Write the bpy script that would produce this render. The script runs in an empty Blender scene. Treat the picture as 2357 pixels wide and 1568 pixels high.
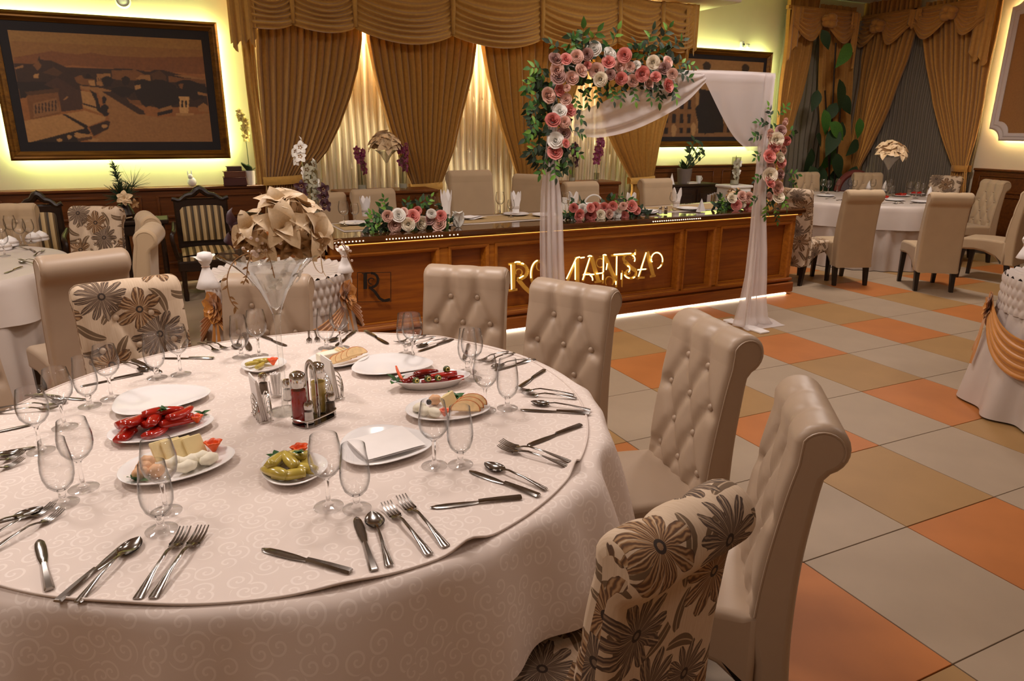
import bpy, bmesh, math, random
import numpy as np
from mathutils import Vector, Matrix
R = math.radians
PI = math.pi
SC = bpy.context.scene
COL = SC.collection
random.seed(7)
rng = np.random.default_rng(7)

# ------------------------------------------------------------------ camera
CF, CP, CYAW, CROLL, CH = 1621.8, R(16.95), R(25.62), R(0.414), 1.62
FWD = np.array([math.sin(CYAW)*math.cos(CP), math.cos(CYAW)*math.cos(CP), -math.sin(CP)])
_r = np.array([math.cos(CYAW), -math.sin(CYAW), 0.0])
_u = np.cross(_r, FWD)
RGT = _r*math.cos(CROLL)+_u*math.sin(CROLL)
UPV = -_r*math.sin(CROLL)+_u*math.cos(CROLL)
cam_d = bpy.data.cameras.new('camera')
cam = bpy.data.objects.new('camera', cam_d)
COL.objects.link(cam)
cam_d.sensor_width = 36
cam_d.lens = 36*CF/2357
cam_d.clip_start = 0.05
M4 = Matrix((( RGT[0], UPV[0], -FWD[0], 0), (RGT[1], UPV[1], -FWD[1], 0), (RGT[2], UPV[2], -FWD[2], CH), (0, 0, 0, 1)))
cam.matrix_world = M4
SC.camera = cam

def ray(px, py):
    return (px-1178.5)/CF*RGT-(py-784)/CF*UPV+FWD
def PZ(px, py, z=0.0):
    d = ray(px, py); t = (z-CH)/d[2]
    return Vector((d[0]*t, d[1]*t, z))
def PY(px, py, Y):
    d = ray(px, py); t = Y/d[1]
    return Vector((d[0]*t, Y, CH+d[2]*t))
def PX(px, py, X):
    d = ray(px, py); t = X/d[0]
    return Vector((X, d[1]*t, CH+d[2]*t))
def PROJ(p):
    v = np.array(p)-np.array([0, 0, CH]); zc = v@FWD
    return 1178.5+CF*(v@RGT)/zc, 784-CF*(v@UPV)/zc, zc

# ------------------------------------------------------------------ world, lights, exposure
SC.view_settings.view_transform = 'Standard'
SC.view_settings.look = 'None'
SC.view_settings.exposure = 0.0
SC.view_settings.gamma = 1
SC.view_settings.use_curve_mapping = False
SC.cycles.transparent_max_bounces = 48
SC.cycles.max_bounces = 8
wd = bpy.data.worlds.new('world'); SC.world = wd; wd.use_nodes = True
wd.node_tree.nodes['Background'].inputs[0].default_value = (0.9, 0.62, 0.42, 1)
wd.node_tree.nodes['Background'].inputs[1].default_value = 0.03

def area(name, loc, sx, sy, e, col, rot=(0, 0, 0), spread=None):
    l = bpy.data.lights.new(name, 'AREA'); l.shape = 'RECTANGLE'; l.size = sx; l.size_y = sy
    l.energy = e; l.color = col
    if spread: l.spread = spread
    o = bpy.data.objects.new(name, l); COL.objects.link(o); o.location = loc; o.rotation_euler = rot
    return o
WARM = (1.0, 0.885, 0.82)
for (x, y, e) in ((-1.3, 3.5, 50), (0.9, 3.3, 46), (1.3, 1.9, 12), (-1.9, 1.7, 19), (-1.6, 6.6, 22), (3.9, 3.6, 36), (6.9, 5.2, 66), (4.6, 6.2, 13), (4.6, 0.6, 24), (0.6, -0.6, 7), (-2.6, 0.8, 9)):
    area('ceiling_lamp', (x, y, 3.44), 0.45, 0.45, e, WARM)

# ------------------------------------------------------------------ materials
def lin(c):
    return tuple((v/255/12.92 if v <= 10 else ((v/255+.055)/1.055)**2.4) for v in c)+(1.0,)
class NT:
    def __init__(s, name):
        s.m = bpy.data.materials.new(name); s.m.use_nodes = True
        s.t = s.m.node_tree; s.b = s.t.nodes['Principled BSDF']; s.out = s.t.nodes['Material Output']
    def n(s, ty, **kw):
        x = s.t.nodes.new(ty)
        for k, v in kw.items():
            if k.startswith('i_'):
                key = k[2:]; key = int(key) if key.isdigit() else key
                x.inputs[key].default_value = v
            else: setattr(x, k, v)
        return x
    def l(s, a, b): s.t.links.new(a, b)
    def math(s, op, a, b=None, c=None):
        x = s.t.nodes.new('ShaderNodeMath'); x.operation = op
        for i, v in enumerate((a, b, c)):
            if v is None: continue
            if isinstance(v, (int, float)): x.inputs[i].default_value = v
            else: s.l(v, x.inputs[i])
        return x.outputs[0]
    def mix(s, fac, a, b):
        x = s.t.nodes.new('ShaderNodeMix'); x.data_type = 'RGBA'
        for key, v in ((0, fac), (6, a), (7, b)):
            if isinstance(v, (int, float)): x.inputs[key].default_value = v
            elif isinstance(v, tuple): x.inputs[key].default_value = v
            else: s.l(v, x.inputs[key])
        return x.outputs[2]
    def ramp(s, fac, stops, interp='LINEAR'):
        x = s.t.nodes.new('ShaderNodeValToRGB'); x.color_ramp.interpolation = interp
        e = x.color_ramp.elements
        while len(e) < len(stops): e.new(0.5)
        for el, (p, c) in zip(e, stops): el.position = p; el.color = c
        s.l(fac, x.inputs[0]); return x.outputs[0]
    def coord(s, which='Object', scale=(1, 1, 1), rot=(0, 0, 0)):
        tc = s.n('ShaderNodeTexCoord'); mp = s.n('ShaderNodeMapping')
        mp.inputs['Scale'].default_value = scale; mp.inputs['Rotation'].default_value = rot
        s.l(tc.outputs[which], mp.inputs[0]); return mp.outputs[0]
    def bump(s, h, strength=.3, dist=.002):
        x = s.n('ShaderNodeBump'); x.inputs['Strength'].default_value = strength; x.inputs['Distance'].default_value = dist
        s.l(h, x.inputs['Height']); s.l(x.outputs[0], s.b.inputs['Normal'])
    def set(s, **kw):
        names = dict(col='Base Color', rough='Roughness', metal='Metallic', spec='Specular IOR Level', sheen='Sheen Weight',
                     trans='Transmission Weight', ior='IOR', sss='Subsurface Weight', coat='Coat Weight', alpha='Alpha', emc='Emission Color', ems='Emission Strength')
        for k, v in kw.items():
            i = s.b.inputs[names[k]]
            if hasattr(v, 'is_output'): s.l(v, i)
            elif k in ('col', 'emc'): i.default_value = lin(v)
            else: i.default_value = v
        return s
def simple(name, col, rough=.5, noise=0.0, nscale=8, bump=0, bscale=60, coords='Object', stretch=(1, 1, 1), **kw):
    t = NT(name); t.set(rough=rough, **kw)
    if noise:
        nz = t.n('ShaderNodeTexNoise', i_Scale=nscale, i_Detail=4.0); t.l(t.coord(coords, stretch), nz.inputs[0])
        a = tuple(max(0, v*(1-noise)) for v in lin(col)[:3])+(1,); b = tuple(min(1, v*(1+noise)) for v in lin(col)[:3])+(1,)
        t.l(t.ramp(nz.outputs[0], [(.3, a), (.7, b)]), t.b.inputs['Base Color'])
    else: t.set(col=col)
    if bump:
        n2 = t.n('ShaderNodeTexNoise', i_Scale=bscale, i_Detail=3.0); t.l(t.coord(coords), n2.inputs[0]); t.bump(n2.outputs[0], bump)
    return t.m
def emit(name, col, s):
    t = NT(name); e = t.n('ShaderNodeEmission'); e.inputs[0].default_value = lin(col); e.inputs[1].default_value = s
    t.l(e.outputs[0], t.out.inputs[0]); return t.m
def wood(name, dark, light, rough=.3, scale=1.0, axis='X', coat=0.0):
    t = NT(name); st = {'X': (1.2, 14, 14), 'Y': (14, 1.2, 14), 'Z': (14, 14, 1.2)}[axis]
    nz = t.n('ShaderNodeTexNoise', i_Scale=2.2*scale, i_Detail=6.0, i_Roughness=.6, i_Distortion=.6); t.l(t.coord('Object', st), nz.inputs[0])
    t.l(t.ramp(nz.outputs[0], [(.28, lin(dark)), (.72, lin(light))]), t.b.inputs['Base Color'])
    t.set(rough=rough, coat=coat); return t.m
def thinglass(name, tint=(255, 255, 255), edge=(84, 86, 84), gloss=1.0):
    t = NT(name); lw = t.n('ShaderNodeLayerWeight', i_Blend=.5); f = lw.outputs['Facing']
    tr = t.n('ShaderNodeBsdfTransparent'); c = t.mix(t.math('POWER', f, 3.2), lin(tint), lin(edge)); t.l(c, tr.inputs[0])
    gl = t.n('ShaderNodeBsdfGlossy'); gl.inputs['Roughness'].default_value = .02; gl.inputs[0].default_value = (1, 1, 1, 1)
    mx = t.n('ShaderNodeMixShader')
    t.l(t.math('ADD', .03*gloss, t.math('MULTIPLY', t.math('POWER', f, 4.0), .7*gloss)), mx.inputs[0]); t.l(tr.outputs[0], mx.inputs[1]); t.l(gl.outputs[0], mx.inputs[2])
    t.l(mx.outputs[0], t.out.inputs[0]); return t.m
def sheer(name, col, density=.6, rough=1.0, bumpy=0):
    t = NT(name); d = t.n('ShaderNodeBsdfDiffuse'); d.inputs[0].default_value = lin(col)
    tl = t.n('ShaderNodeBsdfTranslucent'); tl.inputs[0].default_value = lin(col)
    m1 = t.n('ShaderNodeMixShader'); m1.inputs[0].default_value = .4; t.l(d.outputs[0], m1.inputs[1]); t.l(tl.outputs[0], m1.inputs[2])
    tr = t.n('ShaderNodeBsdfTransparent'); m2 = t.n('ShaderNodeMixShader'); m2.inputs[0].default_value = density
    t.l(tr.outputs[0], m2.inputs[1]); t.l(m1.outputs[0], m2.inputs[2]); t.l(m2.outputs[0], t.out.inputs[0]); return t.m

M = {}
M['wall'] = simple('cream_paint', (222, 204, 176), .7, .03, 3)
M['ceiling'] = simple('ceiling_paint', (224, 214, 200), .8)
M['panel_wood'] = wood('wainscot_wood', (82, 40, 8), (116, 64, 20), .35)
M['counter_wood'] = wood('counter_wood', (146, 82, 14), (184, 114, 30), .42)
M['counter_dark'] = wood('counter_panel_wood', (122, 60, 8), (158, 88, 14), .48)
M['top_wood'] = wood('polished_top_wood', (62, 34, 14), (88, 50, 20), .12, coat=.6)
M['dark_wood'] = wood('dark_leg_wood', (20, 14, 11), (38, 27, 20), .35, axis='Z')
M['carved'] = wood('carved_dark_wood', (26, 15, 8), (48, 28, 14), .35)
M['gold_frame'] = wood('gilded_wood', (78, 48, 10), (128, 86, 24), .32)
for k, v in (('gold_frame', .55),): M[k].node_tree.nodes['Principled BSDF'].inputs['Metallic'].default_value = v
M['mat_board'] = simple('dark_mount_board', (34, 30, 32), .8)
M['led_lemon'] = emit('warm_lemon_led', (228, 255, 165), 60)
M['led_warm'] = emit('warm_white_led', (255, 230, 160), 60)
M['led_floor'] = emit('white_led', (255, 240, 214), 9)
M['led_reflection'] = emit('led_reflection', (255, 236, 196), 10)  # glow standing in for led reflections in polished wood
M['neon'] = emit('neon_tube', (255, 226, 140), 4.5)
M['brass'] = simple('brass', (222, 172, 76), .45, metal=.12)
M['drape'] = simple('gold_drape_fabric', (202, 156, 74), .75, .08, 30, sheen=.3)
M['drape2'] = simple('ochre_drape_fabric', (186, 132, 58), .75, .08, 30, sheen=.3)
M['sheer'] = sheer('ivory_sheer', (238, 228, 205), .93)
M['greysheer'] = sheer('blue_grey_sheer', (158, 146, 130), .93)
M['chiffon'] = sheer('white_chiffon', (242, 234, 232), .72)
M['white_frame'] = simple('white_painted_metal', (236, 230, 226), .4)
M['leather'] = simple('beige_leatherette', (174, 151, 128), .42, .03, 5, .05, 220)
M['velour'] = simple('beige_fabric', (180, 154, 120), .8, .04, 6, .1, 300, sheen=.2)
M['satin'] = simple('gold_satin', (190, 124, 44), .38, .06, 12, sheen=.4)
M['cloth_white'] = simple('white_satin_cloth', (200, 187, 177), .42, .03, 6)
M['napkin'] = simple('white_napkin', (240, 234, 230), .8, .02, 20)
M['porcelain'] = simple('white_porcelain', (240, 236, 234), .14)
M['chrome'] = simple('chrome', (205, 202, 198), .12, metal=1.0)
M['steel'] = simple('polished_steel', (150, 145, 140), .17, metal=1.0)
M['glass'] = thinglass('clear_glass')
t = NT('solid_glass'); t.set(col=(255, 255, 255), rough=0.0, trans=1.0, ior=1.45); M['solid_glass'] = t.m
M['vase_glass'] = thinglass('vase_glass', (252, 253, 252), (96, 100, 96), 1.5)
M['terracotta_tile'] = simple('terracotta_tile', (176, 108, 54), .5, .07, 4, .03, 160, spec=.22)
M['beige_tile'] = simple('beige_tile', (158, 122, 76), .5, .05, 4, .03, 160, spec=.22)
M['grey_tile'] = simple('grey_beige_tile', (162, 142, 119), .5, .04, 4, .03, 160, spec=.22)
M['grout'] = simple('dark_grout', (58, 44, 34), .9)
for k, c in dict(rose_pink=(236, 156, 146), rose_dusty=(228, 188, 170), rose_mauve=(184, 144, 134), rose_cream=(248, 236, 214), rose_white=(250, 244, 236), rose_blush=(242, 202, 186), rose_deep=(204, 118, 108)).items():
    M[k] = simple(k, c, .75, .08, 40)
M['leaf'] = simple('green_leaf', (60, 106, 34), .6, .2, 20)
M['leaf_light'] = simple('light_green_leaf', (112, 158, 56), .55, .2, 20)
M['leaf_dark'] = simple('dark_leaf', (34, 58, 26), .65, .2, 20)
M['leaf_grey'] = simple('slate_green_leaf', (52, 66, 50), .75, .15, 20)
M['stem'] = simple('green_stem', (62, 82, 40), .6)
M['poin'] = simple('champagne_silk', (226, 196, 152), .5, .07, 14, sheen=.3)
M['maroon'] = simple('maroon_silk', (60, 20, 30), .5, .2, 14)
M['magenta'] = simple('magenta_silk', (124, 34, 70), .5, .2, 14)
M['goldleaf'] = simple('gold_leaf_spray', (168, 128, 82), .4, .1, 20, metal=.3)
M['pearl'] = simple('pearl', (230, 206, 190), .2)
M['orchid_white'] = simple('white_orchid', (240, 236, 226), .6, .03, 30)
M['orchid_yellow'] = simple('yellow_orchid', (216, 202, 120), .6, .06, 30)
M['ceramic_grey'] = simple('grey_ceramic', (112, 100, 92), .5)
M['ceramic_white'] = simple('white_ceramic', (226, 222, 216), .3)
M['black'] = simple('black_plastic', (20, 19, 19), .4)
# ------------------------------------------------------------------ mesh helpers
def rotz(a): return Matrix.Rotation(a, 4, 'Z')
def rotx(a): return Matrix.Rotation(a, 4, 'X')
def roty(a): return Matrix.Rotation(a, 4, 'Y')
def tr(x, y=0, z=0):
    return Matrix.Translation(Vector((x, y, z)) if not hasattr(x, '__len__') else Vector(x))
def scl(x, y=None, z=None):
    return Matrix.Diagonal((x, x if y is None else y, x if z is None else z, 1))
def align(d, up=(0, 0, 1)):
    "matrix whose local z axis looks along d"
    z = Vector(d).normalized(); u = Vector(up)
    if abs(z.dot(u)) > .98: u = Vector((0, 1, 0)) if abs(z.y) < .9 else Vector((1, 0, 0))
    x = u.cross(z).normalized(); y = z.cross(x)
    return Matrix(((x.x, y.x, z.x, 0), (x.y, y.y, z.y, 0), (x.z, y.z, z.z, 0), (0, 0, 0, 1)))
class MB:
    def __init__(s): s.v = []; s.f = []; s.m = []; s.uv = {}
    def add(s, v, f, m=0, T=None, uv=None):
        o = len(s.v)
        if T is not None: v = [tuple(T @ Vector(p)) for p in v]
        else: v = [tuple(p) for p in v]
        s.v += v; s.f += [tuple(i+o for i in q) for q in f]; s.m += [m]*len(f)
        if uv is not None:
            for i, c in enumerate(uv): s.uv[o+i] = c
        return s
    def merge(s, o, T=None, m=None):
        n = len(s.v)
        s.v += [tuple(T @ Vector(p)) for p in o.v] if T is not None else list(o.v)
        s.f += [tuple(i+n for i in q) for q in o.f]; s.m += list(o.m) if m is None else [m]*len(o.f)
        for i, c in o.uv.items(): s.uv[n+i] = c
        return s
    def box(s, c, d, bev=0, m=0, T=None):
        h = [x/2 for x in d]
        if bev <= 0:
            v = [(c[0]+i*h[0], c[1]+j*h[1], c[2]+k*h[2]) for i in (-1, 1) for j in (-1, 1) for k in (-1, 1)]
            return s.add(v, [(0, 1, 3, 2), (4, 6, 7, 5), (0, 4, 5, 1), (2, 3, 7, 6), (0, 2, 6, 4), (1, 5, 7, 3)], m, T)
        b = min(bev, min(h)*.95); v = []; ix = {}
        for i in (-1, 1):
            for j in (-1, 1):
                for k in (-1, 1):
                    for a in range(3):
                        p = [i*h[0], j*h[1], k*h[2]]
                        for q in range(3):
                            if q != a: p[q] -= b*(i, j, k)[q]
                        ix[(i, j, k, a)] = len(v); v.append((c[0]+p[0], c[1]+p[1], c[2]+p[2]))
        F = []
        def sg(a, sa, b_, sb, c_, sc):
            t = [0, 0, 0]; t[a] = sa; t[b_] = sb; t[c_] = sc; return tuple(t)
        for a in range(3):
            b_, c_ = (a+1) % 3, (a+2) % 3
            for sa in (-1, 1):
                F.append([ix[sg(a, sa, b_, x, c_, y)+(a,)] for x, y in ((-1, -1), (1, -1), (1, 1), (-1, 1))])
            for sb in (-1, 1):
                for sc in (-1, 1):
                    p, q = sg(a, -1, b_, sb, c_, sc), sg(a, 1, b_, sb, c_, sc)
                    F.append([ix[p+(b_,)], ix[q+(b_,)], ix[q+(c_,)], ix[p+(c_,)]])
        for i in (-1, 1):
            for j in (-1, 1):
                for k in (-1, 1): F.append([ix[(i, j, k, a)] for a in range(3)])
        C = Vector(c); G = []
        for q in F:
            p0, p1, p2 = (Vector(v[q[n]]) for n in range(3)); nn = (p1-p0).cross(p2-p0)
            ctr = sum((Vector(v[n]) for n in q), Vector())/len(q)
            G.append(tuple(q) if nn.dot(ctr-C) > 0 else tuple(reversed(q)))
        return s.add(v, G, m, T)
    def lathe(s, prof, n=20, m=0, T=None, sx=1, sy=1, ph=None):
        v = []; F = []; rings = []
        for r, z in prof:
            if r < 1e-6: rings.append([len(v)]); v.append((0, 0, z))
            else:
                st = len(v); rings.append(list(range(st, st+n)))
                v += [(sx*r*math.cos(2*PI*i/n), sy*r*math.sin(2*PI*i/n), z) for i in range(n)]
        for a, b in zip(rings[:-1], rings[1:]):
            for i in range(n):
                j = (i+1) % n
                if len(a) == 1 and len(b) == 1: continue
                if len(a) == 1: F.append((a[0], b[j], b[i]))
                elif len(b) == 1: F.append((a[i], a[j], b[0]))
                else: F.append((a[i], a[j], b[j], b[i]))
        return s.add(v, F, m, T)
    def tube(s, pts, r, n=8, m=0, closed=False, T=None, flat=1.0):
        P = [Vector(p) for p in pts]; k = len(P); rr = r if hasattr(r, '__len__') else [r]*k
        tang = []
        for i in range(k):
            a = P[(i-1) % k] if (closed or i > 0) else P[0]; b = P[(i+1) % k] if (closed or i < k-1) else P[-1]
            t = (b-a); tang.append(t.normalized() if t.length > 1e-9 else Vector((0, 0, 1)))
        u = Vector((0, 0, 1)) if abs(tang[0].z) < .9 else Vector((1, 0, 0))
        u = (u-tang[0]*u.dot(tang[0])).normalized(); v = []; F = []
        for i in range(k):
            u = (u-tang[i]*u.dot(tang[i])); u = u.normalized() if u.length > 1e-6 else Vector((1, 0, 0)); w = tang[i].cross(u)
            for q in range(n):
                a = 2*PI*q/n; v.append(tuple(P[i]+rr[i]*(math.cos(a)*u*flat+math.sin(a)*w)))
        for i in range(k if closed else k-1):
            for q in range(n):
                a, b = i*n+q, i*n+(q+1) % n; c, d = ((i+1) % k)*n+(q+1) % n, ((i+1) % k)*n+q
                F.append((a, b, c, d))
        if not closed: F.append(tuple(reversed(range(n)))); F.append(tuple(range((k-1)*n, k*n)))
        return s.add(v, F, m, T)
    def grid(s, P, cu=False, cv=False, m=0, T=None, uv=None):
        "P[i][j] points"
        nu, nv = len(P), len(P[0]); v = [tuple(p) for row in P for p in row]; F = []
        for i in range(nu if cu else nu-1):
            for j in range(nv if cv else nv-1):
                a, b = i*nv+j, ((i+1) % nu)*nv+j; c, d = ((i+1) % nu)*nv+(j+1) % nv, i*nv+(j+1) % nv
                F.append((a, b, c, d))
        return s.add(v, F, m, T, uv)
    def prism(s, poly, z0, z1, m=0, T=None):
        n = len(poly); ar = sum(poly[i][0]*poly[(i+1) % n][1]-poly[(i+1) % n][0]*poly[i][1] for i in range(n))
        if ar < 0: poly = list(reversed(poly))
        v = [(x, y, z0) for x, y in poly]+[(x, y, z1) for x, y in poly]
        F = [tuple(reversed(range(n))), tuple(range(n, 2*n))]+[(i, (i+1) % n, n+(i+1) % n, n+i) for i in range(n)]
        return s.add(v, F, m, T)
    def sphere(s, c, r, n=10, k=6, m=0, T=None):
        r3 = r if hasattr(r, '__len__') else (r, r, r)
        prof = [(math.sin(PI*i/k), -math.cos(PI*i/k)) for i in range(k+1)]
        prof[0] = (0, -1); prof[-1] = (0, 1)
        t = tr(*c) @ scl(*r3)
        return s.lathe(prof, n, m, (T @ t) if T is not None else t)
    def mesh(s, name, mats, smooth=40, recalc=False):
        me = bpy.data.meshes.new(name); me.from_pydata(s.v, [], s.f)
        if not isinstance(mats, (list, tuple)): mats = [mats]
        for x in mats: me.materials.append(M[x] if isinstance(x, str) else x)
        if len(mats) > 1: me.polygons.foreach_set('material_index', s.m)
        if s.uv:
            ul = me.uv_layers.new(name='UVMap'); li = np.empty(len(me.loops), dtype=np.int32); me.loops.foreach_get('vertex_index', li)
            a = np.zeros((len(s.v), 2)); 
            for i, c in s.uv.items(): a[i] = c
            ul.data.foreach_set('uv', a[li].ravel())
        if recalc:
            bm = bmesh.new(); bm.from_mesh(me); bmesh.ops.recalc_face_normals(bm, faces=bm.faces); bm.to_mesh(me); bm.free()
        if smooth:
            me.polygons.foreach_set('use_smooth', [True]*len(me.polygons))
            if smooth < 180: me.set_sharp_from_angle(angle=R(smooth))
        me.update(); return me
    def build(s, name, mats, parent=None, smooth=40, recalc=False):
        return link(name, s.mesh(name, mats, smooth, recalc), parent)
def link(name, me, parent=None, T=None):
    o = bpy.data.objects.new(name, me); COL.objects.link(o)
    if parent is not None: o.parent = parent
    if T is not None: o.matrix_basis = T
    return o
def tag(o, label=None, cat=None, group=None, kind=None):
    if label: o['label'] = label
    if cat: o['category'] = cat
    if group: o['group'] = group
    if kind: o['kind'] = kind
    return o
def thing(name, label, cat, loc=(0, 0, 0), rz=0, group=None):
    o = bpy.data.objects.new(name, None); COL.objects.link(o); o.empty_display_size = .1
    o.location = loc; o.rotation_euler = (0, 0, rz); return tag(o, label, cat, group)
def struct(o, label=None): o['kind'] = 'structure'; return tag(o, label)
KIDS = {}
def kids(o): return list(o.children)
def dup(root, loc, rz=None, label=None, group=None, scale=None):
    def cp(o, parent):
        c = o.copy(); COL.objects.link(c)
        if parent is not None: c.parent = parent
        for ch in o.children: cp(ch, c)
        return c
    r = cp(root, None); r.location = loc
    if rz is not None: r.rotation_euler = (0, 0, rz)
    if label: r['label'] = label
    if group: r['group'] = group
    if scale: r.scale = scale
    return r
def lerp(a, b, t): return a+(b-a)*t
def interp(xs, ys, x): return float(np.interp(x, xs, ys))
def catmull(pts, n=6, closed=False):
    P = [Vector(p) for p in pts]; out = []; k = len(P)
    for i in range(k if closed else k-1):
        p1, p2 = P[i], P[(i+1) % k]
        p0 = P[(i-1) % k] if (closed or i > 0) else p1*2-p2
        p3 = P[(i+2) % k] if (closed or i+2 < k) else p2*2-p1
        for j in range(n):
            t = j/n; out.append(.5*((2*p1)+(p2-p0)*t+(2*p0-5*p1+4*p2-p3)*t*t+(3*p1-p0-3*p2+p3)*t**3))
    if not closed: out.append(P[-1])
    return out
def leaf_mb(L=1.0, W=.4, curl=.15, n=5, fold=.12, tip=.0):
    "leaf from the origin along +y, upper side +z"
    g = []
    for i in range(n+1):
        t = i/n; w = W/2*math.sin(PI*(t**.8))*(1-.15*t) if 0 < i < n else (.02*W if i == 0 else .0)
        z = -curl*t*t*L
        g.append([(-w, t*L, z+fold*w), (0, t*L, z), (w, t*L, z+fold*w)])
    b = MB(); b.grid(g); return b
# ------------------------------------------------------------------ room shell
YW, XW, ZC = 8.4, 10.25, 3.46
b = MB(); b.box((2.6, 2.2, -.0615), (15.4, 12.5, .1)); floor = struct(b.build('floor', 'grout', smooth=0))
TS, TX, TY = .6016, 2.0594, 1.6513
tile_me = {}
for k in ('grey_tile', 'beige_tile', 'terracotta_tile'):
    tb = MB(); tb.box((0, 0, -.006), (TS-.0045, TS-.0045, .012), .0012); tile_me[k] = tb.mesh('tile_'+k, k, 0)
rest = {k: MB() for k in tile_me}
cells = []
for i in range(-12, 14):
    for j in range(-9, 12):
        x, y = TX+(i+.5)*TS, TY+(j+.5)*TS
        if x > XW-.3 or y > YW-.3 or x < -4.6: continue
        k = 'grey_tile' if i % 2 == 0 else ('terracotta_tile' if j % 2 else 'beige_tile')
        px, py, zc = PROJ((x, y, 0))
        vis = zc > .2 and -120 < px < 2480 and 300 < py < 1800
        cells.append((zc if vis else 99, x, y, k, vis))
cells.sort(); n = 0
for zc, x, y, k, vis in cells:
    if vis and n < 290: link('tile', tile_me[k], floor, tr(x, y, 0)); n += 1
    else: rest[k].box((x, y, -.006), (TS-.0045, TS-.0045, .012))
rb = MB()
for q, k in enumerate(rest): rb.merge(rest[k], m=q)
o = rb.build('outer_tiles', list(rest), floor, smooth=0); o['kind'] = 'stuff'

struct(MB().box((2.6, YW+.1, 1.7), (15.4, .2, 3.6)).build('wall_back', 'wall', smooth=0))
struct(MB().box((XW+.1, 2.2, 1.7), (.2, 12.5, 3.6)).build('wall_right', 'wall', smooth=0))
struct(MB().box((-5.0, 2.2, 1.7), (.2, 12.5, 3.6)).build('wall_left', 'wall', smooth=0))
struct(MB().box((2.6, -3.9, 1.7), (15.4, .2, 3.6)).build('wall_front', 'wall', smooth=0))
struct(MB().box((2.6, 2.2, ZC+.1), (15.4, 12.5, .2)).build('ceiling', 'ceiling', smooth=0))
struct(MB().box((3.4, 8.0, ZC-.16), (6.9, .8, .32), .01).build('trim_1', 'ceiling', smooth=0))   # dropped soffit over the drapes

# wainscot: panels with raised frames and a ledge
def wainscot(name, p0, p1, z, depth, npan, inward):
    "from p0 to p1 (x,y) along the wall; inward = unit vector into the room"
    a, c = Vector((*p0, 0)), Vector((*p1, 0)); L = (c-a).length; d = (c-a)/L; w = Vector((*inward, 0))
    T = Matrix(((d.x, w.x, 0, a.x), (d.y, w.y, 0, a.y), (0, 0, 1, 0), (0, 0, 0, 1)))
    root = MB().box((L/2, depth/2, z/2-.015), (L, depth, z-.03), T=T).build(name, 'panel_wood', smooth=0, recalc=True); struct(root)
    MB().box((L/2, depth/2+.012, z-.015), (L, depth+.04, .03), .006, T=T).build('ledge', 'panel_wood', root, recalc=True)
    MB().box((L/2, depth+.006, .07), (L, .025, .14), .006, T=T).build('skirting', 'panel_wood', root, recalc=True)
    pm = None
    for i in range(npan):
        x0, x1 = L*(i+.07)/npan, L*(i+.93)/npan
        for z0, z1 in ((.2, z-.36), (z-.30, z-.09)):
            fb = MB()
            for cx, cz, sx, sz in (((x0+x1)/2, z0, x1-x0, .028), ((x0+x1)/2, z1, x1-x0, .028), (x0, (z0+z1)/2, .028, z1-z0), (x1, (z0+z1)/2, .028, z1-z0)):
                fb.box((cx, depth+.006, cz), (sx, .02, sz), .006, T=T)
            fb.build('panel_moulding', 'panel_wood', root, recalc=True)
    return root
ZL = PY(300, 433, 8.25).z
XL1 = PY(615, 423, 8.25).x
wainscot('trim_2', (-4.9, YW), (XL1, YW), ZL, .17, 5, (0, -1))
XR0 = PY(1496, 380, 8.35).x
ZR = PY(1600, 379, 8.35).z
wainscot('trim_3', (XR0, YW), (8.6, YW), ZR, .05, 2, (0, -1))
wainscot('trim_4', (XW, 6.35), (XW, -2.5), PX(2240, 386, XW).z, .05, 7, (-1, 0))

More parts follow.
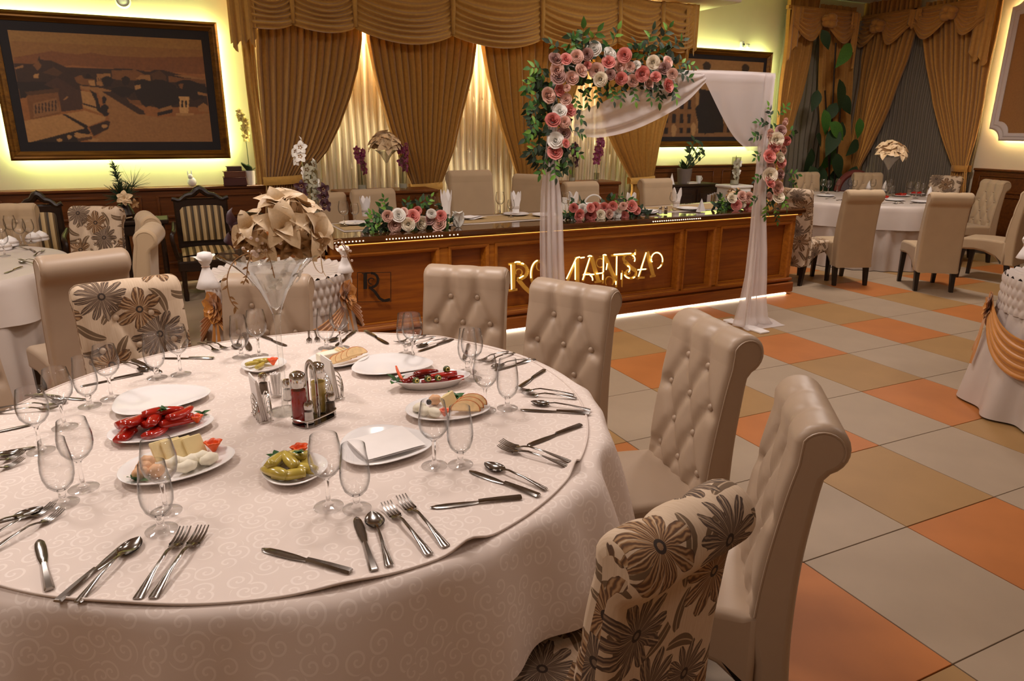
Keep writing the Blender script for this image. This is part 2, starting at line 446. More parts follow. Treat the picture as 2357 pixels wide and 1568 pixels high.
# ------------------------------------------------------------------ framed town pictures
def homog(src, dst):
    A = []
    for (x, y), (u, v) in zip(src, dst):
        A.append([x, y, 1, 0, 0, 0, -u*x, -u*y, -u]); A.append([0, 0, 0, x, y, 1, -v*x, -v*y, -v])
    _, _, V = np.linalg.svd(np.array(A)); return V[-1].reshape(3, 3)
class Print:
    def __init__(s, nx, ny, quad, base):
        s.nx, s.ny = nx, ny; s.H = homog(quad, [(0, 0), (1, 0), (1, 1), (0, 1)])
        u, v = np.meshgrid((np.arange(nx)+.5)/nx, (np.arange(ny)+.5)/ny); s.u, s.v = u, v
        s.c = np.zeros((ny, nx, 3)); s.c[:] = np.array(lin(base)[:3])
    def mp(s, pts):
        q = np.c_[np.array(pts, float), np.ones(len(pts))] @ s.H.T; return q[:, :2]/q[:, 2:]
    def poly(s, pts, col, a=1.0):
        p = s.mp(pts); ins = np.zeros(s.u.shape, bool); n = len(p)
        for i in range(n):
            x1, y1 = p[i]; x2, y2 = p[(i+1) % n]
            if y1 == y2: continue
            c = ((y1 > s.v) != (y2 > s.v)) & (s.u < (x2-x1)*(s.v-y1)/(y2-y1)+x1); ins ^= c
        s.c[ins] = s.c[ins]*(1-a)+np.array(lin(col)[:3])*a
    def blob(s, c, rx, ry, col, a=1.0, k=14):
        s.poly([(c[0]+rx*math.cos(2*PI*i/k)*(1+.18*math.sin(5*i)), c[1]+ry*math.sin(2*PI*i/k)*(1+.18*math.cos(3*i))) for i in range(k)], col, a)
    def mesh(s, name, W, Hh, mat, soft=1):
        n = rng.normal(0, 1, (s.ny, s.nx)); 
        for _ in range(2): n = (n+np.roll(n, 1, 0)+np.roll(n, 1, 1)+np.roll(n, -1, 0)+np.roll(n, -1, 1))/3
        c = s.c
        for _ in range(soft): c = (c*2+np.roll(c, 1, 0)+np.roll(c, 1, 1))/4
        c = np.clip(c*(1+.05*n[..., None]), 0, 1)
        P = [[(W*(i/s.nx-.5), 0, Hh*(.5-j/s.ny)) for i in range(s.nx+1)] for j in range(s.ny+1)]
        b = MB(); b.grid(P); me = b.mesh(name, mat, 0)
        at = me.color_attributes.new('print', 'FLOAT_COLOR', 'CORNER')
        a = np.ones((s.ny*s.nx, 4, 4)); a[..., :3] = c.reshape(-1, 1, 3); at.data.foreach_set('color', a.ravel()); return me
t = NT('printed_photograph'); at = t.n('ShaderNodeAttribute'); at.attribute_name = 'print'; t.set(col=at.outputs['Color'], rough=.55); M['print'] = t.m

def picture(name, label, x0, x1, z0, z1, pr, border, frame_w, Y=YW):
    W, H = x1-x0, z1-z0; gap = .08
    root = thing(name, label, 'picture', ((x0+x1)/2, Y-gap, (z0+z1)/2))
    fw = frame_w
    prof = [(0, 0.0), (0, -.045), (.25, -.06), (.45, -.048), (.6, -.05), (.8, -.036), (1.0, -.022), (1.0, 0.0)]
    cor = [(-W/2, -H/2), (W/2, -H/2), (W/2, H/2), (-W/2, H/2)]
    P = []
    for cx, cz in cor:
        sx, sz = -math.copysign(1, cx), -math.copysign(1, cz)
        P.append([(cx+sx*q*fw, d, cz+sz*q*fw) for q, d in prof])
    b = MB(); b.grid(P, cu=True); b.build('frame', 'gold_frame', root, 30, recalc=True)
    MB().box((0, -.008, 0), (W-fw*1.6, .012, H-fw*1.6)).build('mount_board', 'mat_board', root, 0)
    w, h = W-2*fw-2*border[0], H-2*fw-2*border[1]
    link('photo_print', pr.mesh('photo_print', w, h, 'print'), root, tr(0, -.0155, 0))
    # led strip round the back of the frame, and the spacers that hold the frame off the wall
    s = .035; b = MB()
    for cx, cz, sx, sz in ((0, -H/2+s, W-2*s, .012), (0, H/2-s, W-2*s, .012), (-W/2+s, 0, .012, H-2*s), (W/2-s, 0, .012, H-2*s)):
        b.box((cx, .014, cz), (sx, .02, sz))
    b.build('led_strip', 'led_lemon', root, 0)
    for sx in (-1, 1):
        for sz in (-1, 1): MB().box((sx*(W/2-.15), gap/2-.001, sz*(H/2-.15)), (.05, gap-.004, .05)).build('wall_spacer', 'dark_wood', root, 0)
    return root
A_ = [(20, 185), (2030, 270), (2165, 1370), (260, 1390)]
p = Print(250, 160, A_, (146, 104, 46))
D1, D2, D3, T1, T2, T3 = (40, 26, 18), (58, 37, 24), (82, 52, 28), (150, 104, 58), (170, 124, 72), (120, 76, 38)
p.poly([(60, 300), (2050, 380), (2060, 480), (80, 480)], (138, 94, 42))
p.poly([(90, 480), (300, 440), (480, 405), (640, 432), (760, 440), (880, 418), (1060, 450), (1500, 465), (2050, 450), (2090, 640), (90, 620)], (122, 74, 36))
p.poly([(90, 580), (700, 560), (1280, 600), (2090, 640), (2170, 1380), (260, 1400)], (146, 92, 46))           # ground
p.poly([(90, 545), (330, 545), (350, 455), (370, 500), (480, 510), (640, 580), (1100, 590), (1240, 585), (1330, 595), (1500, 620), (1550, 595), (1640, 600), (2080, 720), (2110, 1010), (1900, 990), (1600, 1010), (1440, 980), (1300, 960), (1000, 820), (760, 770), (300, 760), (130, 740)], D2)
p.poly([(290, 560), (345, 510), (380, 570), (340, 620)], T3); p.poly([(390, 640), (500, 580), (600, 640), (540, 680)], D3)
p.poly([(100, 590), (190, 560), (195, 585), (110, 605)], T1); p.poly([(300, 660), (350, 650), (350, 700), (300, 700)], T2)
p.poly([(950, 650), (1090, 640), (1100, 720), (1000, 780), (950, 770)], T1); p.poly([(1100, 610), (1350, 600), (1500, 680), (1490, 700), (1240, 720), (1110, 700)], T3)
p.poly([(1350, 700), (1400, 660), (1500, 650), (1510, 715), (1400, 705)], T1); p.poly([(1510, 640), (1600, 600), (1670, 660), (1675, 770), (1600, 740), (1520, 700)], D3)
p.poly([(1690, 660), (1860, 690), (2070, 690), (2080, 740), (1840, 730), (1700, 730)], T3); p.poly([(1740, 650), (1900, 655), (2070, 690), (2060, 700), (1860, 680)], T1)
for x in (965, 985, 1005, 1040, 1060): p.poly([(x, 690), (x+9, 690), (x+9, 730), (x, 730)], D2)
p.poly([(720, 690), (790, 660), (820, 700), (930, 710), (930, 780), (750, 760)], T3); p.poly([(820, 690), (860, 640), (920, 700)], D1)
p.poly([(860, 720), (930, 715), (935, 780), (880, 770)], T2)
for c, rx, ry in (((1060, 730), 60, 60), ((1250, 720), 45, 50), ((1430, 760), 90, 60), ((1600, 830), 170, 130), ((1500, 880), 150, 110), ((1880, 760), 110, 60), ((1990, 830), 120, 90), ((1780, 880), 120, 90), ((1220, 840), 120, 60), ((1650, 950), 140, 70)): p.blob(c, rx, ry, D1)
p.poly([(1340, 770), (1400, 760), (1410, 800), (1350, 815)], T2); p.poly([(2000, 830), (2090, 850), (2095, 875), (2000, 860)], T1); p.poly([(1800, 750), (1850, 740), (1840, 800), (1810, 790)], T3)
p.poly([(760, 775), (1010, 800), (1110, 830), (1030, 860), (1460, 1090), (1600, 1110), (2130, 1060), (2165, 1370), (900, 1385), (1090, 1200), (1060, 1000), (960, 850), (800, 810)], T1)
p.poly([(1010, 840), (1120, 840), (1260, 930), (1440, 1040), (1460, 1085), (1390, 1080), (1200, 960)], D2)
p.poly([(1260, 900), (1400, 930), (1430, 990), (1300, 960)], T3); p.blob((1330, 915), 50, 14, D2)
p.poly([(120, 740), (400, 740), (560, 760), (520, 860), (170, 920)], D1)
p.poly([(410, 770), (530, 690), (760, 760), (800, 840), (810, 1030), (590, 1060), (550, 830)], (70, 44, 30)); p.poly([(530, 680), (600, 660), (780, 760), (770, 830)], D2)
p.poly([(230, 860), (550, 810), (585, 1080), (280, 1150), (240, 960)], T3); p.poly([(215, 850), (560, 805), (565, 850), (240, 890)], D3)
p.poly([(300, 970), (540, 910), (575, 1060), (310, 1130)], (138, 94, 54))
for i in range(7): p.poly([(320+i*34, 985-i*8), (334+i*34, 982-i*8), (338+i*34, 1080-i*6), (324+i*34, 1085-i*6)], D2)
p.poly([(610, 930), (650, 890), (660, 900), (630, 930)], T1); p.poly([(790, 830), (900, 850), (960, 990), (985, 1070), (820, 1010)], T2); p.poly([(810, 960), (980, 1010), (985, 1030), (815, 980)], D2)
p.poly([(880, 820), (950, 860), (990, 1000), (1060, 1080), (1040, 1100), (960, 1040), (940, 940)], D1)
p.poly([(215, 1160), (600, 1085), (870, 1210), (850, 1240), (260, 1395)], T2); p.poly([(610, 1085), (830, 1045), (1050, 1110), (1045, 1140), (870, 1215)], T2)
p.poly([(600, 1085), (640, 1085), (880, 1215), (840, 1235)], D1); p.poly([(260, 1395), (860, 1230), (900, 1280), (780, 1395)], D1); p.poly([(880, 1220), (1060, 1150), (1100, 1160), (1080, 1240), (930, 1320)], D2)
for c, rx, ry in (((1030, 930), 25, 40), ((1040, 1020), 40, 45), ((1050, 1080), 35, 25)): p.blob(c, rx, ry, D1)
for c, rx, ry in (((820, 1320), 95, 26), ((1040, 1210), 32, 20), ((580, 1365), 30, 18), ((680, 1330), 26, 22), ((760, 1295), 32, 14), ((930, 1360), 60, 16)): p.blob(c, rx, ry, T2)
p.poly([(760, 1345), (910, 1320), (915, 1350), (770, 1380)], D3)
p.poly([(1800, 885), (1910, 885), (1912, 910), (1905, 1070), (1815, 1070), (1812, 910)], (196, 150, 92)); p.poly([(1830, 925), (1850, 925), (1850, 1000), (1832, 1000)], D1); p.poly([(1870, 925), (1890, 925), (1890, 1000), (1872, 1000)], D1)
p.poly([(1770, 1060), (1960, 1060), (1970, 1085), (1780, 1090)], T2); p.poly([(2005, 990), (2060, 950), (2115, 985), (2115, 1050), (2015, 1040)], T1); p.poly([(1600, 1020), (1730, 980), (1735, 1010), (1620, 1050)], T1); p.poly([(1580, 1060), (1740, 1020), (1740, 1060), (1590, 1095)], D1)
fx0, fx1 = PY(-2, 200, 8.33).x, PY(513, 200, 8.33).x
picture('framed_photograph', 'wide gilt framed sepia photograph of an old town square, lit from behind', fx0-.01, fx1, PY(270, 367, 8.33).z, PY(270, 39, 8.33).z, p, (.075, .085), .085)
# second picture, seen through the arch
A2 = [(1524, 136), (1749, 140), (1742, 322), (1516, 320)]
p = Print(130, 100, A2, (158, 118, 74))
p.poly([(1510, 170), (1590, 190), (1600, 330), (1510, 330)], (126, 88, 52)); p.poly([(1600, 205), (1650, 215), (1665, 330), (1600, 330)], (36, 30, 30)); p.poly([(1660, 225), (1760, 200), (1760, 330), (1660, 330)], (118, 82, 50))
for r_ in range(3):
    for c_ in range(4):
        p.poly([(1524+c_*17, 232+r_*33), (1532+c_*17, 232+r_*33), (1532+c_*17, 254+r_*33), (1524+c_*17, 254+r_*33)], (40, 32, 30))
    for c_ in range(5): p.poly([(1668+c_*17, 240+r_*28), (1675+c_*17, 240+r_*28), (1675+c_*17, 260+r_*28), (1668+c_*17, 260+r_*28)], (48, 36, 32))
p.poly([(1510, 312), (1760, 310), (1760, 330), (1510, 330)], (128, 92, 60)); p.blob((1625, 270), 32, 40, (34, 30, 30)); p.blob((1705, 158), 9, 14, (60, 48, 40)); p.blob((1615, 156), 9, 14, (60, 48, 40)); p.blob((1545, 305), 6, 16, (168, 130, 84)); p.blob((1590, 302), 6, 16, (168, 130, 84))
picture('framed_photograph.001', 'gilt framed sepia street photograph behind the flower arch', PY(1505, 230, 8.33).x, PY(1762, 230, 8.33).x, PY(1640, 338, 8.33).z, PY(1690, 116, 8.33).z, p, (.05, .06), .08)

# notched, backlit wall panel on the right wall
def notched(y0, y1, z0, z1, r, k=6):
    P = []
    for cy, cz, a0 in ((y0, z0, 90), (y1, z0, 180), (y1, z1, 270), (y0, z1, 0)):
        s = 1 if cy == min(y0, y1) else -1; q = 1 if cz == z0 else -1
        for i in range(k+1):
            a = R(90*i/k); 
            first = (cy, cz) in ((y0, z0), (y1, z1))
            ca, sa = (math.sin(a), math.cos(a)) if first else (math.cos(a), math.sin(a))
            P.append((cy+s*r*ca, cz+q*r*sa))
    return P
Ya = PX(2281, 293, XW-.05).y; Zb = PX(2310, 324, XW-.05).z
Zt = PX(2335, 30, XW-.05).z+.22
pl = thing('wall_panel', 'cream moulded wall panel with notched corners, glowing at its edges', 'wall panel', (XW-.055, Ya-.75, 0))
def ringp(inset): return notched(.75-inset, -.75+inset, Zb+inset, Zt-inset, .15)
P = []
for ins, d in ((0, 0), (0, -.03), (.02, -.045), (.045, -.03), (.06, -.038), (.085, -.03), (.10, -.018), (.10, 0)):
    P.append([(d, y, z) for y, z in ringp(ins)])
MB().grid(P, cv=True).build('moulding', simple('moulding_paint', (196, 182, 176), .5), pl, 30, recalc=True)
q = ringp(.095); b = MB(); b.add([(-.012, y, z) for y, z in q]+[(-.012, 0, (Zb+Zt)/2)], [(i, (i+1) % len(q), len(q)) for i in range(len(q))])
b.build('fabric_field', simple('tan_panel_fabric', (150, 104, 56), .8, .06, 60), pl, 0)
q = ringp(.03); b = MB(); b.tube([(.02, y, z) for y, z in q], .008, 5, closed=True); b.build('led_strip', 'led_warm', pl)
for yy in (-.5, .5):
    for zz in (Zb+.3, Zt-.3): MB().box((.027, yy, zz), (.05, .06, .06)).build('wall_spacer', 'dark_wood', pl, 0)

# small wall camera and detector between the pictures
t_ = thing('wall_sensor', 'small white wall sensor pair above the picture behind the arch', 'sensor', PY(1714, 104, YW-.02))
MB().box((-.06, -.01, 0), (.05, .06, .09), .01).build('body', 'ceramic_white', t_); MB().box((.06, -.005, -.01), (.05, .05, .06), .01).build('body', 'ceramic_white', t_)
MB().sphere((-.06, -.045, .0), .018).build('lens', 'black', t_)
t_ = thing('smoke_detector', 'round white detector on the wall above the big picture', 'detector', PY(283, 2, YW-.003)); MB().lathe([(0, .0), (.07, .0), (.07, .02), (.05, .04), (0, .045)], 24, T=rotx(PI/2)).build('housing', 'ceramic_white', t_); MB().lathe([(.052, .034), (.058, .034), (.055, .044), (.05, .041)], 20, T=rotx(PI/2)).build('ring', 'ceramic_grey', t_)
# ------------------------------------------------------------------ drapes, sheers, valances
def basis(plane, c):
    "maps (s, depth towards the room, z) to the world; s is x on the back wall, y on the right wall"
    if plane == 'back': return lambda s, d, z: (s, c-d, z)
    return lambda s, d, z: (c-d, s, z)
def drape(name, label, plane, c, zs, Ls, Rs, nf, amp, mat, tie=None, group=None, cat='curtain', phase=0.0, nu=None):
    "zs top to bottom; Ls, Rs the left and right edge at each height"
    f = basis(plane, c); nu = nu or nf*8; P = []
    rows = []
    for i in range(len(zs)-1):
        k = max(2, int(abs(zs[i]-zs[i+1])/.05))
        rows += [zs[i]+(zs[i+1]-zs[i])*j/k for j in range(k)]
    rows.append(zs[-1])
    zz = list(reversed(zs)); LL = list(reversed(Ls)); RR = list(reversed(Rs)); W0 = abs(Rs[0]-Ls[0])
    for z in rows:
        l, r = interp(zz, LL, z), interp(zz, RR, z); w = abs(r-l); row = []
        for i in range(nu+1):
            u = i/nu; a = 2*PI*nf*u+phase
            A = amp*(.45+.55*min(1, w/W0))*(1+.35*math.sin(3.1*u*nf+1.3))
            row.append(f(l+(r-l)*u+.12*w/nf*math.sin(2*a), .06+A*math.sin(a)+.012*math.sin(z*5+u*9), z))
        P.append(row)
    root = thing(name, label, cat, f((Ls[0]+Rs[0])/2, .06, min(zs)), 0, group)
    inv = tr(root.location).inverted()
    b = MB(); b.grid(P, T=inv); b.build('drape', mat, root, 180)
    if tie:
        zt, sl, sr, up = tie; b = MB(); g = []
        for i in range(13):
            u = i/12; s = sl+(sr-sl)*u; d = .07+.06*math.sin(PI*u)
            g.append([f(s, d+.012*math.sin(PI*k/4), zt+up*u+(k-2)*.022) for k in range(5)])
        b.grid(g, T=inv); g2 = [[f(sl+(sr-sl)*i/12, -.01, zt+up*i/12+(k-2)*.022) for k in range(5)] for i in range(13)]; b.grid(g2, T=inv)
        b.build('tieback', mat, root, 180)
    return root
YD = 8.16
zx = lambda px, py: PY(px, py, YD-.06)
ZT = 2.98
def edge(pts):
    q = [zx(*p) for p in pts]; return [p.x for p in q], [p.z for p in q]
def backdrape(name, label, L, Rr, nf, tie, ztop=ZT):
    lx, lz = edge(L); rx, rz = edge(Rr); zt = (lz[-1]+rz[-1])/2
    zs = [ztop, 2.5, 2.2, 1.9, 1.6, 1.35, zt+.12, zt, zt-.12, .6, .03]
    def at(xs, zz, z): return interp(list(reversed(zz)), list(reversed(xs)), max(z, zz[-1]))
    Ls = [at(lx, lz, z) for z in zs]; Rs = [at(rx, rz, z) for z in zs]
    w = Rs[7]-Ls[7]
    for k, g in ((8, .02), (9, .10), (10, .12)): Ls[k] -= g*.5; Rs[k] += g*.5
    return drape(name, label, 'back', YD, zs, Ls, Rs, nf, .05, 'drape', (zt, Ls[7]-.03, Rs[7]+.03, 0.02), 'gold drapes along the back wall')
backdrape('tied_drape', 'gold pleated drape tied back beside the big picture', [(588, 60), (592, 150), (600, 250), (606, 340), (612, 415)], [(836, 72), (822, 170), (800, 250), (765, 335), (695, 418)], 15, 1)
backdrape('tied_drape.001', 'gold pleated drape gathered in the middle, behind the trumpet vase', [(840, 72), (860, 170), (885, 270), (918, 365), (950, 432)], [(1098, 95), (1086, 180), (1064, 270), (1042, 360), (1012, 432)], 16, 1)
backdrape('tied_drape.002', 'gold pleated drape gathered to the left of the flower arch', [(1106, 100), (1125, 200), (1152, 300), (1178, 370), (1198, 432)], [(1352, 110), (1330, 200), (1296, 300), (1262, 370), (1236, 432)], 15, 1)
backdrape('tied_drape.003', 'gold pleated drape tied back between arch and street photograph', [(1358, 110), (1368, 200), (1388, 290), (1420, 360), (1456, 420)], [(1592, 112), (1560, 200), (1532, 290), (1515, 350), (1502, 412)], 14, 1)
xs0, xs1 = zx(565, 200).x, zx(600, 200).x
drape('side_drape', 'narrow gold drape strip hanging at the left end of the valance', 'back', 8.2, [2.9, 2.0, ZL+.005], [xs0, xs0+.01, xs0+.03], [xs1-.02, xs1-.02, xs1-.01], 3, .012, 'drape')
# ivory sheer behind the drapes
xa, xb = zx(600, 300).x-.02, zx(1530, 300).x
drape('sheer_curtain', 'ivory sheer curtain glowing between the gold drapes', 'back', 8.36, [ZT+.05, .03], [xa, xa], [xb, xb], 62, .009, 'sheer', nu=372)
# slim lamps hidden behind the valance
area('valance_lamp', ((xa+xb)/2, 8.235, 3.03), xb-xa-.3, .05, 360, (1.0, .84, .52))
# valance of swags
YV = 7.93
vx = lambda px, py: PY(px, py, YV)
val = thing('swag_valance', 'long gold swagged valance across the back wall', 'valance', (3.4, YV, 2.5))
inv = tr(val.location).inverted()
gp = [(574, 62), (674, 57), (817, 65), (1041, 82), (1245, 92), (1421, 99), (1518, 104), (1592, 106)]
md = [70, 78, 104, 113, 121, 120, 124]
ZV = 3.12
for i in range(7):
    a, c = vx(*gp[i]), vx(*gp[i+1]); mid = vx((gp[i][0]+gp[i+1][0])/2, md[i]).z
    nu, nv = 26, 60; P = []
    for k in range(nv+1):
        v = k/nv; row = []
        for j in range(nu+1):
            u = j/nu; e = lerp(a.z, c.z, u); sg = math.sin(PI*u)**.75; bot = e-(lerp(a.z, c.z, .5)-mid)*sg
            z = ZV-(ZV-bot)*v; sag = .26*sg*math.sin(PI*v)
            env = sg**.6; fold = (.036+.02*v)*env*math.sin(2*PI*(8*v+.12*math.sin(5*u)))
            x = lerp(a.x, c.x, u); row.append((x, YV-.03*env-.05*v*env-fold, z-sag*.7*(1-v)))
        P.append(row)
    b = MB(); b.grid(P, T=inv); b.build('swag', 'drape', val, 180)
    if i:
        b = MB(); b.tube([(a.x, YV-.02, ZV), (a.x, YV-.05, (ZV+a.z)/2), (a.x, YV-.03, a.z+.01)], [.03, .026, .02], 8, T=inv); b.build('gather', 'drape', val, 180)
def jabot(parent, plane, c, s0, s1, ztop, zl, zr, nf, depth, mat, inv):
    f = basis(plane, c); P = []; nu = nf*8
    for k in range(15):
        v = k/14; row = []
        for j in range(nu+1):
            u = j/nu; bot = lerp(zl, zr, u)+.05*math.sin(2*PI*nf*u+.8); z = ztop-(ztop-bot)*v
            row.append(f(lerp(s0, s1, u)+.015*math.sin(4*PI*nf*u)*v, depth+.03*(.4+.6*v)*math.sin(2*PI*nf*u), z))
        P.append(row)
    b = MB(); b.grid(P, T=inv); b.build('jabot', mat, parent, 180)
jabot(val, 'back', YV, vx(526, 60).x, vx(588, 60).x, ZV, vx(540, 112).z, vx(588, 96).z, 3, .05, 'drape', inv)
jabot(val, 'back', YV, vx(1574, 60).x, vx(1603, 60).x, ZV, vx(1580, 118).z, vx(1600, 122).z, 2, .04, 'drape', inv)
b = MB(); b.box((3.4, YV+.05, ZV-.02), (vx(1600, 60).x-vx(530, 60).x, .06, .05), T=inv); b.build('rail', 'drape', val, 0)
for x_ in (vx(540, 60).x, 2.6, 4.6, vx(1592, 60).x): MB().box((x_, (YV+.08+YW)/2, ZV-.02), (.03, YW-YV-.08, .03), T=inv).build('rail_bracket', 'drape', val, 0)

# drapes, blue grey sheers and knotted valances of the two corner windows
by = lambda px, py: PY(px, py, 8.2); rx_ = lambda px, py: PX(px, py, XW-.2)
def cdrape(name, label, plane, fn, L, Rr, nf, zbot, tie=None, amp=.045, mat='drape2'):
    g = 0 if plane == 'back' else 1
    l = [fn(*p) for p in L]; r = [fn(*p) for p in Rr]; zt = (l[0].z+r[0].z)/2
    zs = [max(l[0].z, r[0].z)+.25]+[(a.z+c.z)/2 for a, c in zip(l, r)]
    Ls = [l[0][g]]+[p[g] for p in l]; Rs = [r[0][g]]+[p[g] for p in r]
    if zbot is not None: zs += [zs[-1]-.3, zbot]; Ls += [Ls[-1]-.03*(1 if g == 0 else -1), Ls[-1]-.06*(1 if g == 0 else -1)]; Rs += [Rs[-1]+.03*(1 if g == 0 else -1), Rs[-1]+.06*(1 if g == 0 else -1)]
    tb = None
    if tie: q = fn(*tie); tb = (q.z, Ls[-3 if zbot is not None else -1]+(.02 if g else -.02), Rs[-3 if zbot is not None else -1]-(.02 if g else -.02), .0)
    return drape(name, label, plane, 8.26 if g == 0 else XW-.14, zs, Ls, Rs, nf, amp, mat, tb, 'ochre drapes of the corner windows')
cdrape('tied_drape.004', 'ochre drape swept left beside the street photograph', 'back', by, [(1812, 20), (1803, 120), (1793, 220), (1785, 300), (1782, 350)], [(1880, 60), (1866, 140), (1846, 220), (1826, 290), (1806, 350)], 8, .03, (1790, 350))
cdrape('tied_drape.005', 'ochre drape hanging straight behind the tall plant in the corner', 'back', by, [(1884, 60), (1884, 160), (1886, 300), (1888, 420)], [(1966, 60), (1962, 160), (1958, 300), (1955, 420)], 9, .03)
cdrape('tied_drape.006', 'ochre drape swept diagonally down beside the corner plant', 'right', rx_, [(1990, 40), (1975, 140), (1962, 250), (1955, 340), (1952, 400)], [(2112, 50), (2086, 150), (2046, 250), (2004, 340), (1972, 400)], 12, .03, (1960, 400))
cdrape('tied_drape.007', 'ochre drape tied in beside the glowing wall panel', 'right', rx_, [(2128, 50), (2136, 150), (2150, 240), (2172, 320), (2194, 385)], [(2298, 50), (2278, 150), (2262, 240), (2244, 320), (2226, 388)], 13, .03, (2210, 388))
q0, q1 = by(1790, 300).x, by(1975, 300).x
drape('grey_sheer', 'blue grey sheer curtain on the window behind the tall plant', 'back', 8.37, [3.2, .03], [q0, q0], [q1, q1], 16, .018, 'greysheer')
y0_, y1_ = rx_(1985, 300).y, rx_(2240, 300).y
drape('grey_sheer.001', 'blue grey sheer curtain behind the round table on the right', 'right', XW-.02, [3.2, .03], [y0_, y0_], [y1_, y1_], 26, .018, 'greysheer')
def knot_valance(name, label, plane, fn, pts, jab, c, cat='valance'):
    "pts: (left top, knot, right top) pixel points"
    g = 0 if plane == 'back' else 1; f = basis(plane, c); A, K, B = (fn(*p) for p in pts)
    root = thing(name, label, cat, f((A[g]+B[g])/2, 0, K.z), 0, 'knotted ochre valances'); inv = tr(root.location).inverted(); zt = 3.25
    for (E, s) in ((A, -1), (B, 1)):
        P = []
        for k in range(41):
            v = k/40; row = []
            for j in range(19):
                u = j/18; s_ = lerp(E[g], K[g], u); zb = lerp(zt-.22, K.z-.03, u)-.24*math.sin(PI*u)**1.3; zb = min(zb, zt-.05); z = zt-(zt-zb)*v
                row.append(f(s_, .10+.10*v*math.sin(PI*u*.9+.2)+.026*math.sin(2*PI*6*v+1.5*u)*math.sin(PI*min(1, u+.12)), z))
            P.append(row)
        MB().grid(P, T=inv).build('swag', 'drape2', root, 180)
    kb = MB(); 
    for q in range(5): kb.sphere(f(K[g]+.05*math.cos(q*1.3), .2+.02*math.sin(q*2), K.z+.05*math.sin(q*1.3)), (.09, .06, .055), 10, 6)
    kb2 = MB(); kb2.merge(kb, inv); kb2.build('knot', 'drape2', root, 180)
    for (p0, p1, zl, zr, nf) in jab:
        jabot(root, plane, c, fn(*p0)[g], fn(*p1)[g], zt, zl, zr, nf, .14, 'drape2', inv)
    MB().box(f((A[g]+B[g])/2, .06, zt), (abs(B[g]-A[g])+.1, .05, .05) if g == 0 else (.05, abs(B[g]-A[g])+.1, .05), T=inv).build('rail', 'drape2', root, 0)
    return root
knot_valance('knot_valance', 'ochre valance knotted in the middle, beside the street photograph', 'back', by, ((1812, 10), (1884, 52), (1962, 10)), [((1808, 0), (1836, 0), by(1810, 150).z, by(1830, 90).z, 2), ((1948, 0), (1968, 0), by(1950, 90).z, by(1965, 165).z, 2)], 8.2)
knot_valance('knot_valance.001', 'ochre valance knotted above the diagonal drape near the corner', 'right', rx_, ((1990, 0), (2040, 62), (2120, -20)), [((1984, 0), (2006, 0), rx_(1985, 165).z, rx_(2000, 100).z, 2)], XW-.2)
knot_valance('knot_valance.002', 'ochre valance knotted above the drape nearest the glowing panel', 'right', rx_, ((2126, -20), (2205, 32), (2300, -30)), [((2114, 0), (2142, 0), rx_(2120, 66).z, rx_(2140, 40).z, 2), ((2268, 0), (2312, 0), rx_(2268, 128).z, rx_(2306, 145).z, 2)], XW-.2)
# corner post between the two windows
struct(MB().box((XW-.08, YW-.08, 1.72), (.16, .16, 3.44), .01).build('trim_5', 'wall', smooth=0))
